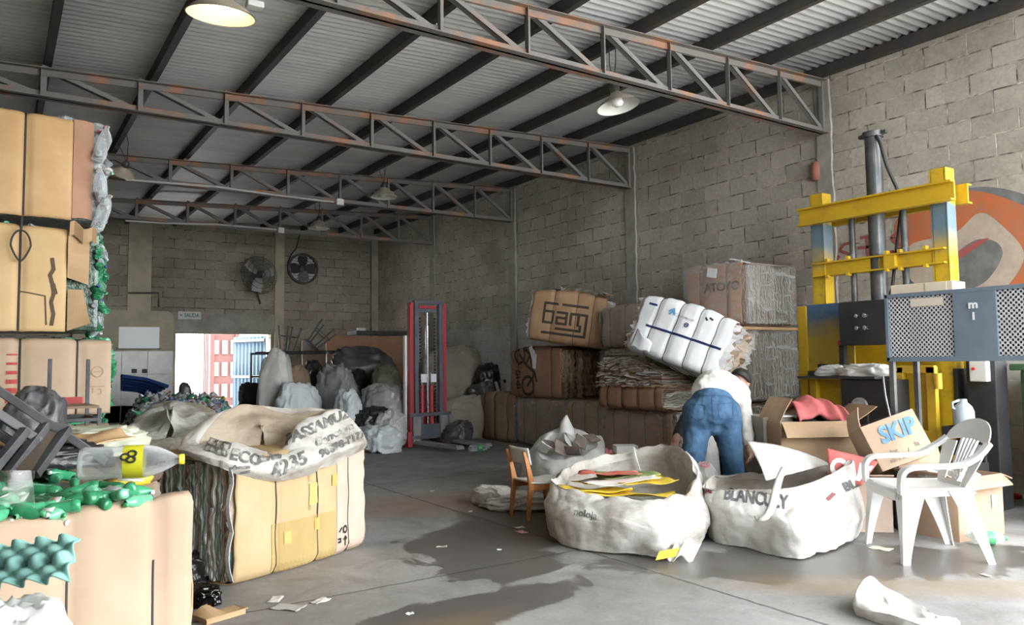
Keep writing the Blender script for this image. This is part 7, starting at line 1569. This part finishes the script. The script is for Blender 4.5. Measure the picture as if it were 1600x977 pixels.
# (name, label, px centre, px bottom, d, w px, h px, material, seed, z, wr)
HE = [('sack', 'tall pale sack standing upright right of the doorway', 431, 636, 11.6, 46, 92, M_owhite, 201, 0.0, 0.10),
 ('sack', 'light grey sack lying right of the tall pale sack', 470, 640, 11.4, 60, 42, M_bluew, 202, 0.0, 0.16),
 ('cardboard_bundle', 'brown cardboard bundle on the sacks right of the tall pale sack', 466, 612, 11.9, 36, 42, M_card_dark, 203, 0.42, 0.12),
 ('trash_bag', 'black bag hanging over the heap, left of the grey film bag', 490, 604, 12.3, 30, 40, M_bp, 204, 0.55, 0.18),
 ('plastic_bag', 'big crumpled grey film bag in the middle of the back heap', 528, 630, 11.8, 66, 62, M_greyp, 205, 0.10, 0.2),
 ('trash_bag', 'big black tarpaulin heap against the orange board', 572, 600, 13.0, 96, 58, M_grp, 206, 0.58, 0.18),
 ('trash_bag', 'black bag low in the back heap under the tarpaulin', 556, 618, 12.6, 66, 44, M_bp, 207, 0.10, 0.2),
 ('bulk_bag', 'olive bulk bag with a white rim, left of the stacker mast', 603, 622, 12.2, 72, 52, M_olive, 208, 0.42, 0.12),
 ('plastic_bag', 'white tied bag on the floor, peeking over the slumped bulk bag', 545, 652, 11.0, 40, 44, M_bluew, 209, 0.0, 0.16),
 ('plastic_bag', 'pale see-through bag with boxes, beside the stacker mast', 600, 648, 11.3, 66, 48, M_greyp, 210, 0.12, 0.16),
 ('trash_bag', 'dark blue black bag low beside the pale bags', 583, 664, 10.9, 56, 28, M_bp, 211, 0.10, 0.16),
 ('plastic_bag', 'shiny clear bag in front of the stacker body', 610, 680, 10.7, 42, 40, M_filmbag, 212, 0.06, 0.2),
 ('sack', 'flat white sack on the floor left of the stacker', 590, 695, 10.6, 76, 34, M_bluew, 213, 0.0, 0.2),
 ('bulk_bag', 'big beige bulk bag standing right behind the stacker', 702, 640, 12.9, 88, 100, M_beige, 214, 0.45, 0.10),
 ('bulk_bag', 'sagging beige sack under the big beige bulk bag', 722, 668, 12.2, 84, 50, M_beige, 215, 0.0, 0.14),
 ('trash_bag', 'small dark bag on the floor right of the stacker', 716, 684, 11.2, 34, 26, M_grp, 216, 0.0, 0.2),
 ('trash_bag', 'black bag on the beige sacks close to the right wall', 762, 604, 12.6, 52, 36, M_bp, 217, 0.55, 0.18),
 ('trash_bag', 'dark bag lying below the black one by the right wall', 752, 640, 12.4, 50, 44, M_grp, 218, 0.08, 0.18),
 ('sack', 'dark grey sack on the floor by the olive stained bag', 398, 668, 10.4, 40, 26, M_greyp, 219, 0.0, 0.2)]
for nm, l, px, pb, d_, w, h, m_, sd, z, wr_0 in HE:
    k = d_/CAM_F; p = D(px, pb, d_); H_ = h*k*1.0
    o = sack(nm, l, 'bag' if nm != 'cardboard_bundle' else 'cardboard', (p.x, p.y, z), (w*k, max(0.3, w*k*0.62), H_), m_, sd, sd*0.7, wr=wr_0*1.15, wk=2.6, flat=0.2, nu=64, nv=40)
    zz = max(v.co.z for v in o.data.vertices); o.scale.z = (CAM_H-(pb-h-(568-0.0125*(px-800)))*k-z)/zz if (CAM_H-(pb-h-(568-0.0125*(px-800)))*k-z) > 0.08 else 1.0
# table frame with upturned stools
t = thing('table_frame', 'black steel table frame standing right of the doorway', 'table', D(450, 620, 13.2)); t.location.z = 0; O = Vector(t.location)
A0, A1 = D(392, 600, 13.4), D(512, 600, 12.8); 
dd = (A1-A0); dd.z = 0; dv = Vector((-dd.y, dd.x, 0)).normalized()*0.6; zt = 1.40
for p in (A0, A1, A0+dv, A1+dv): pp('leg', M_blk, lambda b: b.bar(up(p, 0), up(p, zt), 0.035, 0.035))
for p, q in ((A0, A1), (A1, A1+dv), (A1+dv, A0+dv), (A0+dv, A0)): pp('rail', M_blk, lambda b: b.bar(up(p, zt), up(q, zt), 0.035, 0.035))
for p, q in ((A0, A1), (A0+dv, A1+dv)): pp('shelf_rail', M_blk, lambda b: b.bar(up(p, 1.0), up(q, 1.0), 0.03, 0.03))
def stool(label, c, rz, tip):
    t = thing('stool', label, 'stool', c, tip, 'upturned stools on the table frame'); t.rotation_euler.z = rz
    b = MB(); b.lathe([(0, 0), (0.16, 0), (0.165, 0.015), (0.16, 0.03), (0, 0.03)], 24); b.build('seat', M_blk, t)
    for i in range(4):
        a = PI/4+i*PI/2; b = MB(); b.tube([(0.11*math.cos(a), 0.11*math.sin(a), 0.02), (0.20*math.cos(a), 0.20*math.sin(a), 0.46)], 0.014, 8); b.build('leg', M_blk, t)
    b = MB(); b.tube([(0.165*math.cos(2*PI*i/24), 0.165*math.sin(2*PI*i/24), 0.28) for i in range(24)], 0.009, 6, closed=True); b.build('foot_ring', M_blk, t)
mid = A0.lerp(A1, 0.45)+dv*0.5
stool('upturned black stool on the left half of the table frame', up(A0.lerp(A1, 0.32)+dv*0.5, zt+0.02), 0.3, (0.1, 0.1, 0)); stool('tilted black stool on the right half of the table frame', up(A0.lerp(A1, 0.66)+dv*0.45, zt+0.12), 1.1, (0.7, 0.3, 0))
b = MB(); b.box((0, 0, zt*0.5+0.52), (dd.length*0.94, 0.5, 0.018)); o = b.build('plank', mat('dark_plank', (0.05, 0.045, 0.04), rough=0.8)); c_ = A0.lerp(A1, 0.5)+dv*0.5; o.location = (c_.x, c_.y, zt+0.026-zt*0.5-0.52); o.rotation_euler = (0, 0, math.atan2(dd.y, dd.x)); tag(o, 'dark plank lying across the table frame under the stools', 'plank')
p = D(398, 640, 12.4); b = MB()
for z in (0.06, 0.18, 0.30, 0.42): b.box((0, -0.16, z), (0.46, 0.02, 0.09)); b.box((0, 0.16, z), (0.46, 0.02, 0.09)); b.box((-0.22, 0, z), (0.02, 0.30, 0.09)); b.box((0.22, 0, z), (0.02, 0.30, 0.09))
for x in (-0.2, 0.2):
    for y in (-.14, .14): b.box((x, y, 0.24), (0.04, 0.04, 0.48))
b.box((0, 0, 0.02), (0.44, 0.3, 0.02)); o = b.build('crate', M_fan); o.location = (p.x, p.y, 0.0); o.rotation_euler = (0, 0, -0.4); o.scale = (1.0, 1.0, 1.7); tag(o, 'dark slatted crate right before the doorway', 'crate')
o = sack('trash_bag', 'black rags heaped in the dark crate by the doorway', 'rags', (p.x, p.y, 0.55), (0.40, 0.30, 0.36), M_bp, 230, wr=0.25)
# orange brown board and dark beam at the back
a_, c_ = atY(510, 540, 14.6), atY(634, 540, 14.6)
b = MB(); b.box((0, 0, 0.88), (c_.x-a_.x, 0.03, 1.76)); o = b.build('plywood_board', mat('orange_brown_board', (0.32, 0.165, 0.09), (0.38, 0.215, 0.13), 2, 0.7)); o.location = ((a_.x+c_.x)/2, 14.55, 0.0); o.rotation_euler = (-0.05, 0, 0); tag(o, 'big orange brown board standing behind the heap', 'board')
a2, c2 = atY(476, 540, YB-0.6), atY(513, 540, YB-0.6); b = MB(); b.box((0, 0, 0.86), (c2.x-a2.x, 0.03, 1.72)); o = b.build('plywood_board', mat('grey_cream_board', (0.34, 0.32, 0.28), rough=0.7)); o.location = ((a2.x+c2.x)/2, YB-0.55, 0); o.rotation_euler = (-0.08, 0, 0); tag(o, 'grey cream board leaning left of the orange brown one', 'board')
b = MB(); b.box((0, 0, 0), (1.3, 0.50, 0.08)); o = b.build('ledge_plank', M_fan); p = atY(600, 521, 14.9); o.location = (XW-0.66, 14.95, 1.84); tag(o, 'dark dusty plank shelf on the right wall over the orange brown board', 'shelf')
b = MB(); b.box((0, 0, 0.03), (0.16, 0.1, 0.06)); o = b.build('white_box', M_white_card); o.location = (XW-1.15, 14.85, 1.88); tag(o, 'small white box on the dark shelf over the orange brown board', 'box')
# striped slats and pipe near the right wall
t = thing('slatted_pallet', 'black and white slatted panel leaning by the bottom row of bales', 'pallet', D(768, 628, 12.2)); t.location.z = 0.62; O = Vector((0, 0, 0)); e1 = (AR*0.92+AU*0.30).normalized(); t.matrix_world = axes_matrix(Vector(t.location), e1, -AW*0.7+AU*0.5)
for i in range(6):
    b = MB(); b.box((-0.24+0.095*i, 0, 0.12), (0.05, 0.02, 0.30)); b.build('slat', mat('pale_slat', (0.42, 0.40, 0.36), rough=0.7), t)
b = MB(); b.box((0, 0.02, 0.24), (0.6, 0.03, 0.05)); b.box((0, 0.02, 0.0), (0.6, 0.03, 0.05)); b.build('rail', M_blk, t)
b = MB(); a_, c_ = atz(735, 684), atz(815, 690); b.tube([up(a_, 0.04), up(c_, 0.04)], 0.035, 10); o = b.build('pipe', M_gun); tag(o, 'dark pipe lying on the floor before the bottom row of bales', 'pipe')
# hollow in the wall with a broken clay pipe, near the nearest truss end
b = MB(); p = atX(1275, 268, XW-0.01); b.lathe([(0.0, -0.10), (0.05, -0.10), (0.06, 0.0), (0.045, 0.10), (0, 0.10)], 12); o = b.build('clay_pipe', mat('broken_clay', (0.34, 0.13, 0.08), (0.28, 0.16, 0.11), 12, 0.9), smooth=True); o.location = p; tag(o, 'piece of broken red clay sticking in the block wall below the nearest truss end', 'clay piece')
